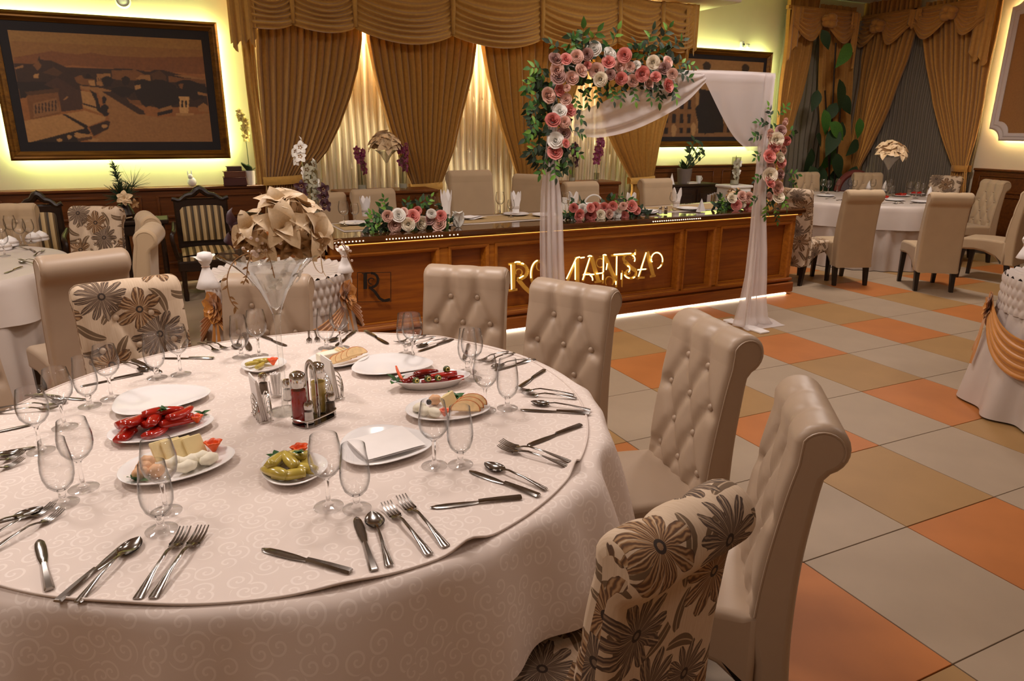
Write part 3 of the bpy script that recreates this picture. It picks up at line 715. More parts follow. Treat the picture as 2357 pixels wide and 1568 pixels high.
# ------------------------------------------------------------------ fabrics with woven pattern
def floral():
    t = NT('floral_upholstery'); uv = t.n('ShaderNodeUVMap'); uv.uv_map = 'UVMap'; P = uv.outputs[0]
    nz = t.n('ShaderNodeTexNoise', i_Scale=26.0, i_Detail=2.0); t.l(P, nz.inputs[0])
    def cells(scale, rnd, off):
        mp = t.n('ShaderNodeMapping'); mp.inputs[1].default_value = off; t.l(P, mp.inputs[0])
        v = t.n('ShaderNodeTexVoronoi', voronoi_dimensions='2D', i_Scale=scale, i_Randomness=rnd); t.l(mp.outputs[0], v.inputs['Vector'])
        d = t.n('ShaderNodeVectorMath', operation='SUBTRACT'); t.l(mp.outputs[0], d.inputs[0]); t.l(v.outputs['Position'], d.inputs[1])
        s = t.n('ShaderNodeSeparateXYZ'); t.l(d.outputs[0], s.inputs[0]); c = t.n('ShaderNodeSeparateColor'); t.l(v.outputs['Color'], c.inputs[0])
        return s.outputs[0], s.outputs[1], c
    x, y, c = cells(5.2, .62, (.13, .31, 0))
    r = t.math('SQRT', t.math('ADD', t.math('MULTIPLY', x, x), t.math('MULTIPLY', y, y)))
    a = t.math('ADD', t.math('ARCTAN2', y, x), t.math('MULTIPLY', c.outputs[0], 6.28))
    npet = t.math('ADD', 3.0, t.math('FLOOR', t.math('MULTIPLY', c.outputs[1], 3.99)))     # half the petal count
    ap = t.math('MULTIPLY', a, npet)
    pet = t.math('POWER', t.math('ABSOLUTE', t.math('COSINE', ap)), .55)
    ed = t.math('MULTIPLY', t.math('ADD', .30, t.math('MULTIPLY', pet, .70)), t.math('ADD', .084, t.math('MULTIPLY', c.outputs[2], .035)))
    ed = t.math('MULTIPLY', ed, t.math('ADD', .78, t.math('MULTIPLY', nz.outputs[0], .44)))
    inside = t.math('SUBTRACT', ed, r)
    fl = t.math('SMOOTH_MIN', 1.0, t.math('MULTIPLY', t.math('MAXIMUM', inside, 0.0), 900.0), .1)
    streak = t.math('ADD', .5, t.math('MULTIPLY', .5, t.math('SINE', t.math('ADD', t.math('MULTIPLY', ap, 9.0), t.math('MULTIPLY', nz.outputs[0], 14.0)))))
    core = t.math('LESS_THAN', t.math('ABSOLUTE', t.math('SUBTRACT', r, .011)), .0035)
    pc = t.ramp(streak, [(.1, lin((92, 64, 42))), (.55, lin((132, 94, 58))), (.95, lin((168, 134, 96)))])
    pc2 = t.ramp(streak, [(.1, lin((78, 62, 52))), (.55, lin((104, 84, 68))), (.95, lin((142, 118, 94)))])
    pcol = t.mix(t.math('GREATER_THAN', c.outputs[1], .5), pc, pc2)
    tip = t.math('MULTIPLY', t.math('LESS_THAN', inside, .006), .55)
    pcol = t.mix(tip, pcol, lin((70, 52, 38)))
    rib = t.math('LESS_THAN', t.math('ABSOLUTE', t.math('SINE', ap)), .10)
    pcol = t.mix(t.math('MULTIPLY', rib, .8), pcol, lin((196, 172, 142)))
    pcol = t.mix(core, pcol, lin((52, 38, 28)))
    x2, y2, c2 = cells(8.6, .9, (.71, .07, 0))
    an = t.math('MULTIPLY', c2.outputs[0], 6.28); ca, sa = t.math('COSINE', an), t.math('SINE', an)
    lx = t.math('ADD', t.math('MULTIPLY', x2, ca), t.math('MULTIPLY', y2, sa)); ly = t.math('SUBTRACT', t.math('MULTIPLY', y2, ca), t.math('MULTIPLY', x2, sa))
    ly = t.math('ADD', ly, t.math('MULTIPLY', t.math('MULTIPLY', lx, lx), 4.0))
    el = t.math('ADD', t.math('POWER', t.math('MULTIPLY', t.math('ABSOLUTE', lx), 17.0), 2.0), t.math('POWER', t.math('MULTIPLY', t.math('ABSOLUTE', ly), 62.0), 2.0))
    el = t.math('MULTIPLY', el, t.math('ADD', .7, t.math('MULTIPLY', nz.outputs[0], .6)))
    leaf = t.math('LESS_THAN', el, 1.0); lrib = t.math('LESS_THAN', t.math('ABSOLUTE', ly), .0018)
    lcol = t.mix(lrib, lin((108, 86, 62)), lin((176, 152, 124)))
    wv = t.n('ShaderNodeTexNoise', i_Scale=1.0, i_Detail=2.0); mp = t.n('ShaderNodeMapping'); mp.inputs['Scale'].default_value = (260, 14, 1); t.l(P, mp.inputs[0]); t.l(mp.outputs[0], wv.inputs[0])
    base = t.ramp(wv.outputs[0], [(.35, lin((196, 172, 145))), (.65, lin((206, 184, 158)))])
    t.l(t.mix(fl, t.mix(leaf, base, lcol), pcol), t.b.inputs['Base Color']); t.set(rough=.85); t.bump(wv.outputs[0], .1, .001); return t.m
M['floral'] = floral()
def damask():
    t = NT('ivory_damask'); uvn = t.n('ShaderNodeUVMap'); uvn.uv_map = 'UVMap'; P = uvn.outputs[0]; nz = t.n('ShaderNodeTexNoise', i_Scale=9.0, i_Detail=2.0); t.l(P, nz.inputs[0])
    v = t.n('ShaderNodeTexVoronoi', voronoi_dimensions='2D', i_Scale=21.0, i_Randomness=.8); t.l(P, v.inputs['Vector'])
    d = t.n('ShaderNodeVectorMath', operation='SUBTRACT'); t.l(P, d.inputs[0]); t.l(v.outputs['Position'], d.inputs[1]); s = t.n('ShaderNodeSeparateXYZ'); t.l(d.outputs[0], s.inputs[0])
    c = t.n('ShaderNodeSeparateColor'); t.l(v.outputs['Color'], c.inputs[0])
    r = t.math('SQRT', t.math('ADD', t.math('MULTIPLY', s.outputs[0], s.outputs[0]), t.math('MULTIPLY', s.outputs[1], s.outputs[1])))
    sg = t.math('SUBTRACT', t.math('MULTIPLY', t.math('GREATER_THAN', c.outputs[1], .5), 2.0), 1.0)
    a = t.math('ADD', t.math('MULTIPLY', t.math('ARCTAN2', s.outputs[1], s.outputs[0]), sg), t.math('MULTIPLY', c.outputs[0], 6.28))
    sp = t.math('SINE', t.math('ADD', a, t.math('MULTIPLY', r, 380.0)))
    m = t.math('MULTIPLY', t.math('GREATER_THAN', sp, .62), t.math('LESS_THAN', r, t.math('ADD', .018, t.math('MULTIPLY', c.outputs[2], .016))))
    t.l(t.mix(m, lin((224, 209, 199)), lin((236, 223, 214))), t.b.inputs['Base Color'])
    t.l(t.math('SUBTRACT', .55, t.math('MULTIPLY', m, .12)), t.b.inputs['Roughness']); t.set(spec=.25)
    wr = t.n('ShaderNodeTexNoise', i_Scale=3.2, i_Detail=3.0); t.l(P, wr.inputs[0]); t.bump(wr.outputs[0], .35, .012); return t.m
M['damask'] = damask()
def stripes():
    t = NT('striped_upholstery'); uv = t.n('ShaderNodeUVMap'); uv.uv_map = 'UVMap'; s = t.n('ShaderNodeSeparateXYZ'); t.l(uv.outputs[0], s.inputs[0])
    f = t.math('SINE', t.math('MULTIPLY', s.outputs[0], 2*PI/.062)); f2 = t.math('SINE', t.math('MULTIPLY', s.outputs[0], 4*PI/.062))
    c = t.mix(t.math('GREATER_THAN', f, .0), lin((66, 50, 22)), lin((196, 168, 118))); c = t.mix(t.math('MULTIPLY', t.math('GREATER_THAN', f2, .8), .5), c, lin((150, 112, 52)))
    t.l(c, t.b.inputs['Base Color']); t.set(rough=.6); return t.m
M['stripes'] = stripes()

# ------------------------------------------------------------------ dining chairs
def sweep_x(loop, w, rad=.022, nx=8, disp=None):
    "closed (y,z) loop swept across x with rounded flanks; disp(x,i) moves loop point i along its normal"
    n = len(loop); L = [Vector((0, p[0], p[1])) for p in loop]
    ar = sum(L[i].y*L[(i+1) % n].z-L[(i+1) % n].y*L[i].z for i in range(n)); sgn = 1 if ar > 0 else -1
    nor = []
    for i in range(n):
        t = (L[(i+1) % n]-L[i-1]).normalized(); nor.append(Vector((0, t.z, -t.y))*sgn)
    s = [0]
    for i in range(n): s.append(s[-1]+(L[(i+1) % n]-L[i]).length)
    xs = [(-w/2+rad*(1-math.sin(PI/2*k/4)), rad*(1-math.cos(PI/2*(4-k)/4))) for k in range(5)]
    mid = [(-w/2+rad+(w-2*rad)*k/nx, 0) for k in range(1, nx)]
    prof = [(-w/2+rad*(1-math.sin(PI/2*k/4)), rad*(1-math.cos(PI/2*(1-k/4)))) for k in range(5)]
    prof = [(-w/2+rad-rad*math.cos(PI/2*k/4), rad-rad*math.sin(PI/2*k/4)) for k in range(5)]
    allx = prof+mid+[(-x, d) for x, d in reversed(prof)]
    P, uv = [], []
    for x, ins in allx:
        row = []
        for i in range(n+1):
            j = i % n; d = -ins+(disp(x, j) if disp else 0); p = L[j]+nor[j]*d; row.append((x, p.y, p.z)); uv.append((x, s[i]))
        P.append(row)
    b = MB(); b.grid(P, uv=uv)
    for row, rev in ((P[0], False), (P[-1], True)):
        q = row[:-1]; c = (q[0][0], sum(p[1] for p in q)/n, sum(p[2] for p in q)/n)
        st = len(b.v); b.v += q; b.f.append(tuple(range(st, st+n)) if not rev else tuple(reversed(range(st, st+n)))); b.m.append(0)
        for k, p in enumerate(q): b.uv[st+k] = (p[1]+row[0][0]*3, p[2])
    return b
CW = .40
# back profile: front face up, over the scroll, down the rear
def chair_back_loop(nf=64):
    fr = catmull([(-.165, .42), (-.178, .60), (-.205, .80), (-.232, .93), (-.252, .985)], 16)
    loop = [(p.x, p.y) for p in [Vector((q.x, q.y, 0)) for q in catmull([(a, c, 0) for a, c in ((-.165, .42), (-.178, .60), (-.205, .80), (-.228, .92))], 20)]]
    cx, cz, r = -.292, .947, .068
    a0, a1 = R(15), R(245)
    arc = [(cx+r*math.cos(a0+(a1-a0)*k/16), cz+r*math.sin(a0+(a1-a0)*k/16)) for k in range(17)]
    rear = [(p.x, p.y) for p in catmull([(-.308, .868, 0), (-.300, .80, 0), (-.286, .62, 0), (-.286, .40, 0), (-.300, .20, 0)], 5)]
    return loop, arc, rear+[(-.205, .20), (-.20, .30)]
_f, _a, _r = chair_back_loop()
BLOOP = _f+_a+_r; NF = len(_f)+8
rowz = [.875, .755, .635, .515]
btn = []
for k, z in enumerate(rowz):
    for fx in ((-.175, .175) if k % 2 == 0 else (-.36, 0, .36)): btn.append((fx*CW*.93, z, k))
segs = [((x, z), (x*1.0, 1.1)) for x, z, k in btn if k == 0]
for x, z, k in btn:
    for x2, z2, k2 in btn:
        if k2 == k+1 and abs(x-x2) < .11: segs.append(((x, z), (x2, z2)))
    if k == 3: segs += [((x, z), (x-.075, .40)), ((x, z), (x+.075, .40))]
    if k % 2 == 1 and abs(x) > .1: segs.append(((x, z), (math.copysign(.2, x), z-.02)))
def sdist(p, a, c):
    ax, az = a; dx, dz = c[0]-ax, c[1]-az; t = max(0, min(1, ((p[0]-ax)*dx+(p[1]-az)*dz)/(dx*dx+dz*dz))); return math.hypot(p[0]-ax-t*dx, p[1]-az-t*dz)
def tuft(x, i):
    if i >= NF: return 0.0
    y, z = BLOOP[i]; zz = z if i < len(_f) else .92+(i-len(_f))*.02
    d = min(sdist((x, zz), a, c) for a, c in segs); db = min(math.hypot(x-q[0], zz-q[1]) for q in btn)
    f = min(1, max(0, (CW/2-abs(x))/.04))*min(1, max(0, (NF-i)/10.0))
    return f*(.016*(1-math.exp(-(d/.024)**2))-.012-.013*math.exp(-(db/.022)**2))+(.0)
SEAT = [(.245, .325), (.262, .35), (.262, .42), (.25, .446), (.225, .458)]+[(.2-.36*k/8, .460+.006*math.sin(PI*k/8)) for k in range(9)]+[(-.20, .45), (-.205, .21)]+[(-.17, .222), (-.10, .285), (0, .325), (.10, .338)]
def make_chair(name, label, fabric, tufted=True, group=None):
    root = thing(name, label, 'chair', (0, 0, 0), 0, group)
    sweep_x(BLOOP, CW, .034 if fabric == 'floral' else .022, 34, tuft if tufted else None).build('backrest', fabric, root, 60, recalc=True)
    sweep_x(SEAT, CW+.01, .024, 8).build('seat', fabric, root, 60, recalc=True)
    for sx in (-1, 1):
        for y, zt, yo in ((.215, .345, .01), (-.235, .215, -.03)):
            b = MB(); v = []
            for z, w, oy in ((0, .017, yo), (zt, .024, 0)):
                v += [(sx*.172+i*w, y+oy+j*w, z) for i, j in ((-1, -1), (1, -1), (1, 1), (-1, 1))]
            b.add(v, [(3, 2, 1, 0), (4, 5, 6, 7), (0, 1, 5, 4), (1, 2, 6, 5), (2, 3, 7, 6), (3, 0, 4, 7)]); b.build('leg', 'dark_wood', root, 0)
    if tufted:
        bm_ = MB(); bm_.lathe([(.0135, 0), (.013, .005), (.009, .009), (0, .0105)], 10); me = bm_.mesh('button', fabric, 180)
        for x, z, k in btn:
            i = min(range(len(_f)), key=lambda q: abs(_f[q][1]-z)); y = _f[i][0]
            link('button', me, root, tr(x, y-.0215, z) @ rotx(-PI/2-.14))
    # piping along the flanks of the back
    for sx in (-1, 1):
        b = MB(); pr = [(p[0]-.017, p[1]) for p in _f[4:-2]]+[(-.292+(p[0]+.292)*.76, .947+(p[1]-.947)*.76) for p in _a[1:14]]; b.tube([(sx*(CW/2-.0005), y, z) for y, z in pr], .0026, 5)
        if fabric != 'floral': b.build('piping', fabric, root)
    return root
DEPTH_TOP = .235      # from the chair origin back to the top of the backrest
CHAIRS = {}
def chair_at(kind, mid, face, label, group, s=1.0, name=None):
    "mid = (x,y) of the top front edge of the back; face = direction the sitter looks"
    f = Vector((face[0], face[1])).normalized(); rz = math.atan2(f.y, f.x)-PI/2
    o = Vector(mid)+f*DEPTH_TOP*s
    fab, tuf = {'leather': ('leather', True), 'floral': ('floral', True), 'velour': ('velour', True), 'plain': ('velour', False)}[kind]
    if kind not in CHAIRS:
        c = make_chair('dining_chair', label, fab, tuf, group); c.location = (o.x, o.y, 0); c.rotation_euler = (0, 0, rz); CHAIRS[kind] = c
    else: c = dup(CHAIRS[kind], (o.x, o.y, 0), rz, label, group)
    c.scale = (s, s, s); return c
G1, G2, G3, G4 = 'chairs around the large round table', 'chairs around the left round table', 'chairs around the right round table', 'chairs behind the wooden counter'
chair_at('leather', (1.177, 2.975), (-.61, -.79), 'beige tufted leatherette chair in front of the lit sign, left of two', G1, .98)
chair_at('leather', (1.439, 2.472), (-.87, -.49), 'beige tufted leatherette chair partly covering the lit sign letters, right of two', G1, .98)
chair_at('leather', (1.552, 1.775), (-.985, .17), 'beige tufted leatherette chair right of the table, buttons and seat in view', G1, .985)
chair_at('leather', (1.362, 1.205), (-.78, .62), 'beige leatherette chair seen from its flank, nearest the bare floor', G1, .955)
chair_at('floral', (.76, .945), (-.25, .97), 'floral upholstered chair closest to the camera, scrolled back towards us', G1, .945).scale.x = .875
chair_at('leather', (.327, 3.22), (-.42, -.9), 'beige tufted chair behind the tall glass flower vase', G1, .965)
chair_at('floral', (-.19, 3.15), (.26, -.96), 'floral buttoned chair behind the left side of the large table', G1)
chair_at('leather', (-.76, 2.80), (.75, -.66), 'beige chair cut off by the left edge of the picture', G1)
chair_at('leather', (-.445, 4.06), (-.36, .93), 'beige chair with its plain rolled back to us, by the left table', G2)
chair_at('velour', (-.22, 5.62), (-1, -.12), 'beige chair in side view, farther of two by the left table', G2)
chair_at('velour', (-.20, 4.93), (-1, .12), 'beige chair in side view, nearer of two by the left table', G2)
chair_at('floral', (-.545, 6.2), (-.45, -.89), 'floral chair by the wainscot behind the left table', G2)
chair_at('velour', (-1.17, 6.66), (-.2, -.98), 'beige chair at the far left in front of the wainscot', G2)
chair_at('velour', (6.50, 5.17), (.36, .93), 'beige rolled-back chair in front of the right table, left of two', G3)
chair_at('velour', (7.06, 4.60), (.58, .81), 'beige rolled-back chair in front of the right table, right of two', G3)
chair_at('velour', (9.30, 5.55), (-.93, .36), 'beige chair at the right table facing left, beside the wall', G3)
chair_at('velour', (8.28, 4.55), (-.25, .97), 'beige chair at the right edge, behind the gold swagged table', G3)
chair_at('floral', (5.98, 5.52), (1, .15), 'floral chair in side view at the right end of the counter', G3)
chair_at('velour', (8.30, 7.50), (-.1, -.99), 'beige chair behind the right table, left of its vase', G3)
chair_at('velour', (9.06, 7.12), (-.5, -.87), 'beige chair behind the right table, directly behind its vase', G3)
chair_at('floral', (9.52, 6.30), (-.97, -.25), 'floral chair behind the right table below the tied ochre drape', G3)
for px, py, Y, face, s, lab in ((1085, 400, 6.75, (0, -1), 1.17, 'tall beige chair standing alone behind the middle of the counter'), (862, 440, 6.6, (.05, -1), 1.03, 'beige chair behind the counter, in front of the flower sideboard'),
        (1222, 400, 6.7, (-.8, -.6), 1.12, 'beige chair turned sideways behind the counter, left of the arch'), (1342, 425, 6.6, (0, -1), 1.04, 'beige chair behind the counter seen through the arch, left one'),
        (1515, 425, 6.7, (0, -1), 1.04, 'beige chair behind the counter seen through the arch, right one'), (748, 440, 6.7, (.1, -1), 1.0, 'beige chair behind the counter at its left end')):
    q = PY(px, py, Y); chair_at('plain', (q.x, q.y), face, lab, G4, s)

# ------------------------------------------------------------------ round tables and their cloths
def cloth_round(Rr, z, drop, nfold, amp, seed, mat, nseg=240, nz=14, flare=.03, extra=None):
    r_ = random.Random(seed); ph = [(r_.uniform(0, 6.28), r_.choice([nfold-3, nfold, nfold+2, nfold//2]), r_.uniform(.5, 1)) for _ in range(3)]
    P = []
    rr = [0.001, .25, .5, .75, .93, .975, .992]
    for q in rr: P.append([(Rr*q*math.cos(2*PI*i/nseg), Rr*q*math.sin(2*PI*i/nseg), z) for i in range(nseg)])
    for k in range(1, nz+1):
        v = k/nz; row = []
        for i in range(nseg):
            a = 2*PI*i/nseg; f = sum(c*math.sin(n*a+p+.5*math.sin(3*a+p)) for p, n, c in ph)/2.2; f = math.copysign(abs(f)**.75, f)
            r0 = Rr*(1+.004*math.sin(min(1, v*8)*PI/2)); d = r0+v*flare+amp*(v**.6)*(f*.75+.15)+(extra(a, v) if extra else 0)
            zz = z-drop*(v if v > .08 else v*.9)-.0
            row.append((d*math.cos(a), d*math.sin(a), zz-.012*(1-v)*0))
        P.append(row)
    rho = [Rr*q for q in rr]+[Rr+drop*k/nz for k in range(1, nz+1)]
    b = MB(); b.grid(P, cv=True, uv=[(q*math.cos(2*PI*i/nseg), q*math.sin(2*PI*i/nseg)) for q in rho for i in range(nseg)]); return b
TC, TR_, TZ = (.292, 2.10), .915, .76
tb = thing('round_table', 'large round dining table under ivory damask in the foreground', 'table', (TC[0], TC[1], 0))
MB().lathe([(0, .725), (TR_-.01, .725), (TR_, .735), (TR_, .75), (0, .75)], 48).build('tabletop', 'dark_wood', tb)
MB().lathe([(.0, 0), (.34, 0), (.34, .03), (.08, .07), (.055, .2), (.055, .66), (.16, .725), (0, .725)], 24).build('pedestal', 'dark_wood', tb)
o = thing('underskirt', 'white satin floor-length skirt under the damask of the large table', 'tablecloth', (TC[0], TC[1], 0))
cloth_round(TR_-.045, .748, .745, 34, .024, 3, 'cloth_white', 360, 12, .012).build('skirt', 'cloth_white', o, 180)
def flute(a, v):
    d = math.degrees(a) % 360
    return sum(h_*v**.55*math.exp(-(((d-c_+180) % 360-180)/w_)**2) for c_, h_, w_ in ((352, .05, 4), (340, .055, 4.5), (326, .06, 4.5), (311, .065, 5), (298, .05, 4.5), (284, .06, 5.5), (262, .03, 8), (225, .03, 8), (15, .04, 5), (30, .04, 5)))-.012*v
o = thing('tablecloth', 'ivory damask tablecloth hanging in folds over the large round table', 'tablecloth', (TC[0], TC[1], 0))
cloth_round(TR_+.012, .757, .285, 17, .07, 11, 'damask', 400, 14, .045, extra=flute).build('cloth', 'damask', o, 180)
o = thing('table_topper', 'round ivory damask top cloth with a stitched, slightly ruffled rim', 'tablecloth', (TC[0], TC[1], 0))
P = []; nseg = 320
for q in (0.001, .3, .6, .85, .93, .965, .985, 1.0):
    row = []
    for i in range(nseg):
        a = 2*PI*i/nseg; w = max(0, (q-.965)/.035)
        rip = w*sum(h_*math.exp(-((((a-R(c_)+PI) % (2*PI))-PI)/wd)**2) for c_, h_, wd in ((-76, .020, .045), (-47.7, .022, .035), (-93, .008, .08), (-120, .006, .12), (40, .008, .1), (75, .007, .12), (10, .005, .08)))
        r0 = (.908+.006*math.sin(4*a+.6))*q; row.append((-.026+r0*math.cos(a), .006+r0*math.sin(a), TZ+rip))
    P.append(row)
b = MB(); b.grid(P, cv=True, uv=[(p[0], p[1]) for row in P for p in row]); b.build('cloth', 'damask', o, 180)
b = MB(); b.tube([(p[0], p[1], p[2]+.0008) for p in P[-1]], .0032, 5, closed=True); b.build('hem', 'damask', o, 180)
def set_round_table(c, Rr, lab, clothlab, skirtlab, drop, seed, mat='cloth_white'):
    t_ = thing('round_table', lab, 'table', (c[0], c[1], 0), 0, 'round dining tables farther back')
    MB().lathe([(0, .725), (Rr-.01, .725), (Rr, .735), (Rr, .75), (0, .75)], 40).build('tabletop', 'dark_wood', t_)
    MB().lathe([(.0, 0), (.34, 0), (.34, .03), (.08, .07), (.055, .2), (.055, .66), (.16, .725), (0, .725)], 20).build('pedestal', 'dark_wood', t_)
    o = thing('underskirt', skirtlab, 'tablecloth', (c[0], c[1], 0)); cloth_round(Rr+.006, .752, .745, 40, .026, seed, 'cloth_white', 320, 8, .015).build('skirt', 'cloth_white', o, 180)
    o = thing('tablecloth', clothlab, 'tablecloth', (c[0], c[1], 0)); cloth_round(Rr+.012, .76, drop, 14, .055, seed+1, mat, 220, 8, .03).build('cloth', mat, o, 180)
LT, RT = (-1.56, 5.42), (8.08, 6.35)
set_round_table(LT, .90, 'round table at the left edge under a white cloth', 'white patterned cloth on the round table at the left edge', 'gathered white skirt of the left round table', .26, 21)
set_round_table(RT, 1.0, 'round table on the right by the corner windows', 'white satin cloth on the round table on the right', 'gathered white skirt of the right round table', .27, 31)
# ------------------------------------------------------------------ wooden counter with lit sign
CO = Vector((.98, 5.004, 0)); CA = .030; CLEN = 4.60
ct = thing('counter', 'long panelled wooden counter with a polished top and a lit name sign', 'counter', CO, CA)
def CQ(px, py, off=0.0):
    "local (x,z) on the front plane of the counter, off = distance in front of it"
    d = ray(px, py); c, s = math.cos(CA), math.sin(CA); n = np.array([-s, c, 0]); o_ = np.array(CO)-off*n
    t = ((o_-np.array([0, 0, CH]))@n)/(d@n); p = np.array([0, 0, CH])+t*d; q = p-np.array(CO); return (q[0]*c+q[1]*s, p[2])
ZTOP = .862; CDEP = .78
MB().box((CLEN/2, .05+(CDEP-.1)/2, .42), (CLEN-.06, CDEP-.1, .80)).build('body', 'counter_dark', ct, 0)
zt, zb = CQ(1010, 572)[1], CQ(1540, 672)[1]
MB().box((CLEN/2, .02, (zt+ZTOP-.05)/2+.0), (CLEN, .06, ZTOP-.05-zt), .006).build('frieze', 'counter_wood', ct, 30)
MB().box((CLEN/2, .02, (zb+.02)/2+.03), (CLEN, .06, zb-.03), .006).build('lower_rail', 'counter_dark', ct, 30)
for zz, h, d in ((.075, .10, .03), (.155, .03, .018)): MB().box((CLEN/2, -.01-d/2, zz), (CLEN+2*d, d+.02, h), .008).build('plinth_moulding', 'counter_dark', ct, 30)
pan = [(CQ(752, 600)[0], CQ(1006, 600)[0]), (CQ(1034, 600)[0], CQ(1120, 600)[0]), (CQ(1140, 600)[0], CQ(1562, 600)[0]), (CQ(1573, 590)[0], CQ(1638, 590)[0]), (CQ(1654, 580)[0], CQ(1812, 580)[0])]
edges = [.03]+[v for p_ in pan for v in p_]+[CLEN]
for i in range(0, len(edges)-1, 2):
    if edges[i+1]-edges[i] > .02: MB().box(((edges[i]+edges[i+1])/2, .02, (zt+zb)/2), (edges[i+1]-edges[i], .06, zt-zb), .004).build('stile', 'counter_wood', ct, 30)
for x0, x1 in pan:
    b = MB(); q = [(x0, zb), (x1, zb), (x1, zt), (x0, zt)]; P = []
    for (x, z), (sx, sz) in zip(q, ((1, 1), (-1, 1), (-1, -1), (1, -1))):
        P.append([(x-sx*.012, -.010, z-sz*.012), (x-sx*.012, -.022, z-sz*.012), (x, -.024, z), (x+sx*.014, -.014, z+sz*.014), (x+sx*.022, .02, z+sz*.022), (x+sx*.03, .045, z+sz*.03)])
    b.grid(P, cu=True); b.build('panel_moulding', 'counter_wood', ct, 30, recalc=True)
MB().box((CLEN/2, .10, .42), (.07, .06, .5)).build('inner_post', 'counter_dark', ct, 0)
b = MB(); b.box((CLEN/2, CDEP/2-.03, ZTOP-.022), (CLEN+.10, CDEP+.10, .044), .010); b.build('worktop', 'top_wood', ct, 30)
MB().box((CLEN/2, -.035, ZTOP-.056), (CLEN+.04, .05, .022), .006).build('top_moulding', 'counter_wood', ct, 30)
MB().box((CLEN/2, -.030, .012), (CLEN-.1, .018, .012)).build('floor_led_strip', 'led_floor', ct, 0)
MB().box((CLEN/2, -.064, ZTOP-.052), (CLEN-.1, .006, .003)).build('top_led_strip', emit('amber_led', (255, 190, 90), 2.0), ct, 0)
b = MB()
for a, c in (((762, 554), (836, 549)), ((890, 549), (1018, 541)), ((1036, 540), (1054, 539)), ((1504, 513), (1612, 507))):
    p0, p1 = CQ(*a, .085), CQ(*c, .085); n = max(3, int((p1[0]-p0[0])/.022))
    for i in range(n): b.sphere((lerp(p0[0], p1[0], i/(n-1)), -.083, ZTOP-.026), .0042, 6, 4)
o = b.build('led_reflection_dots', 'led_reflection', ct); o['kind'] = 'stuff'  # reflections of the led strip on the top edge, built as glowing dots
MB().sphere((CLEN+.062, -.02, ZTOP-.022), .012, 8, 6).build('end_lamp', 'led_floor', ct)
# side table end of the counter
# name sign made of gold letters with lit tube segments
sg = thing('name_sign', 'gold and neon lettered name sign on the front of the counter', 'sign', CO, CA)
def Zm(x, y, off=.045): q = CQ(1150+x/5.749, 550+y/5.749, off); return (q[0], q[1])
def stroke(b, pts, w, y0=-.012, y1=.008):
    "flat bar of width w (metres) through points"
    P = [Vector(p) for p in pts]
    for i in range(len(P)-1):
        d = (P[i+1]-P[i]); 
        if d.length < 1e-5: continue
        n = Vector((-d.y, d.x)).normalized()*w/2; q = [P[i]+n, P[i+1]+n, P[i+1]-n, P[i]-n]
        v = [(p.x, y0, p.y) for p in q]+[(p.x, y1, p.y) for p in q]
        b.add(v, [(3, 2, 1, 0), (4, 5, 6, 7), (0, 1, 5, 4), (1, 2, 6, 5), (2, 3, 7, 6), (3, 0, 4, 7)])
def arc(cx, cy, rx, ry, a0, a1, n=16): return [(cx+rx*math.cos(R(a0+(a1-a0)*i/n)), cy+ry*math.sin(R(a0+(a1-a0)*i/n))) for i in range(n+1)]
TK, TN, TT = .034, .016, .007
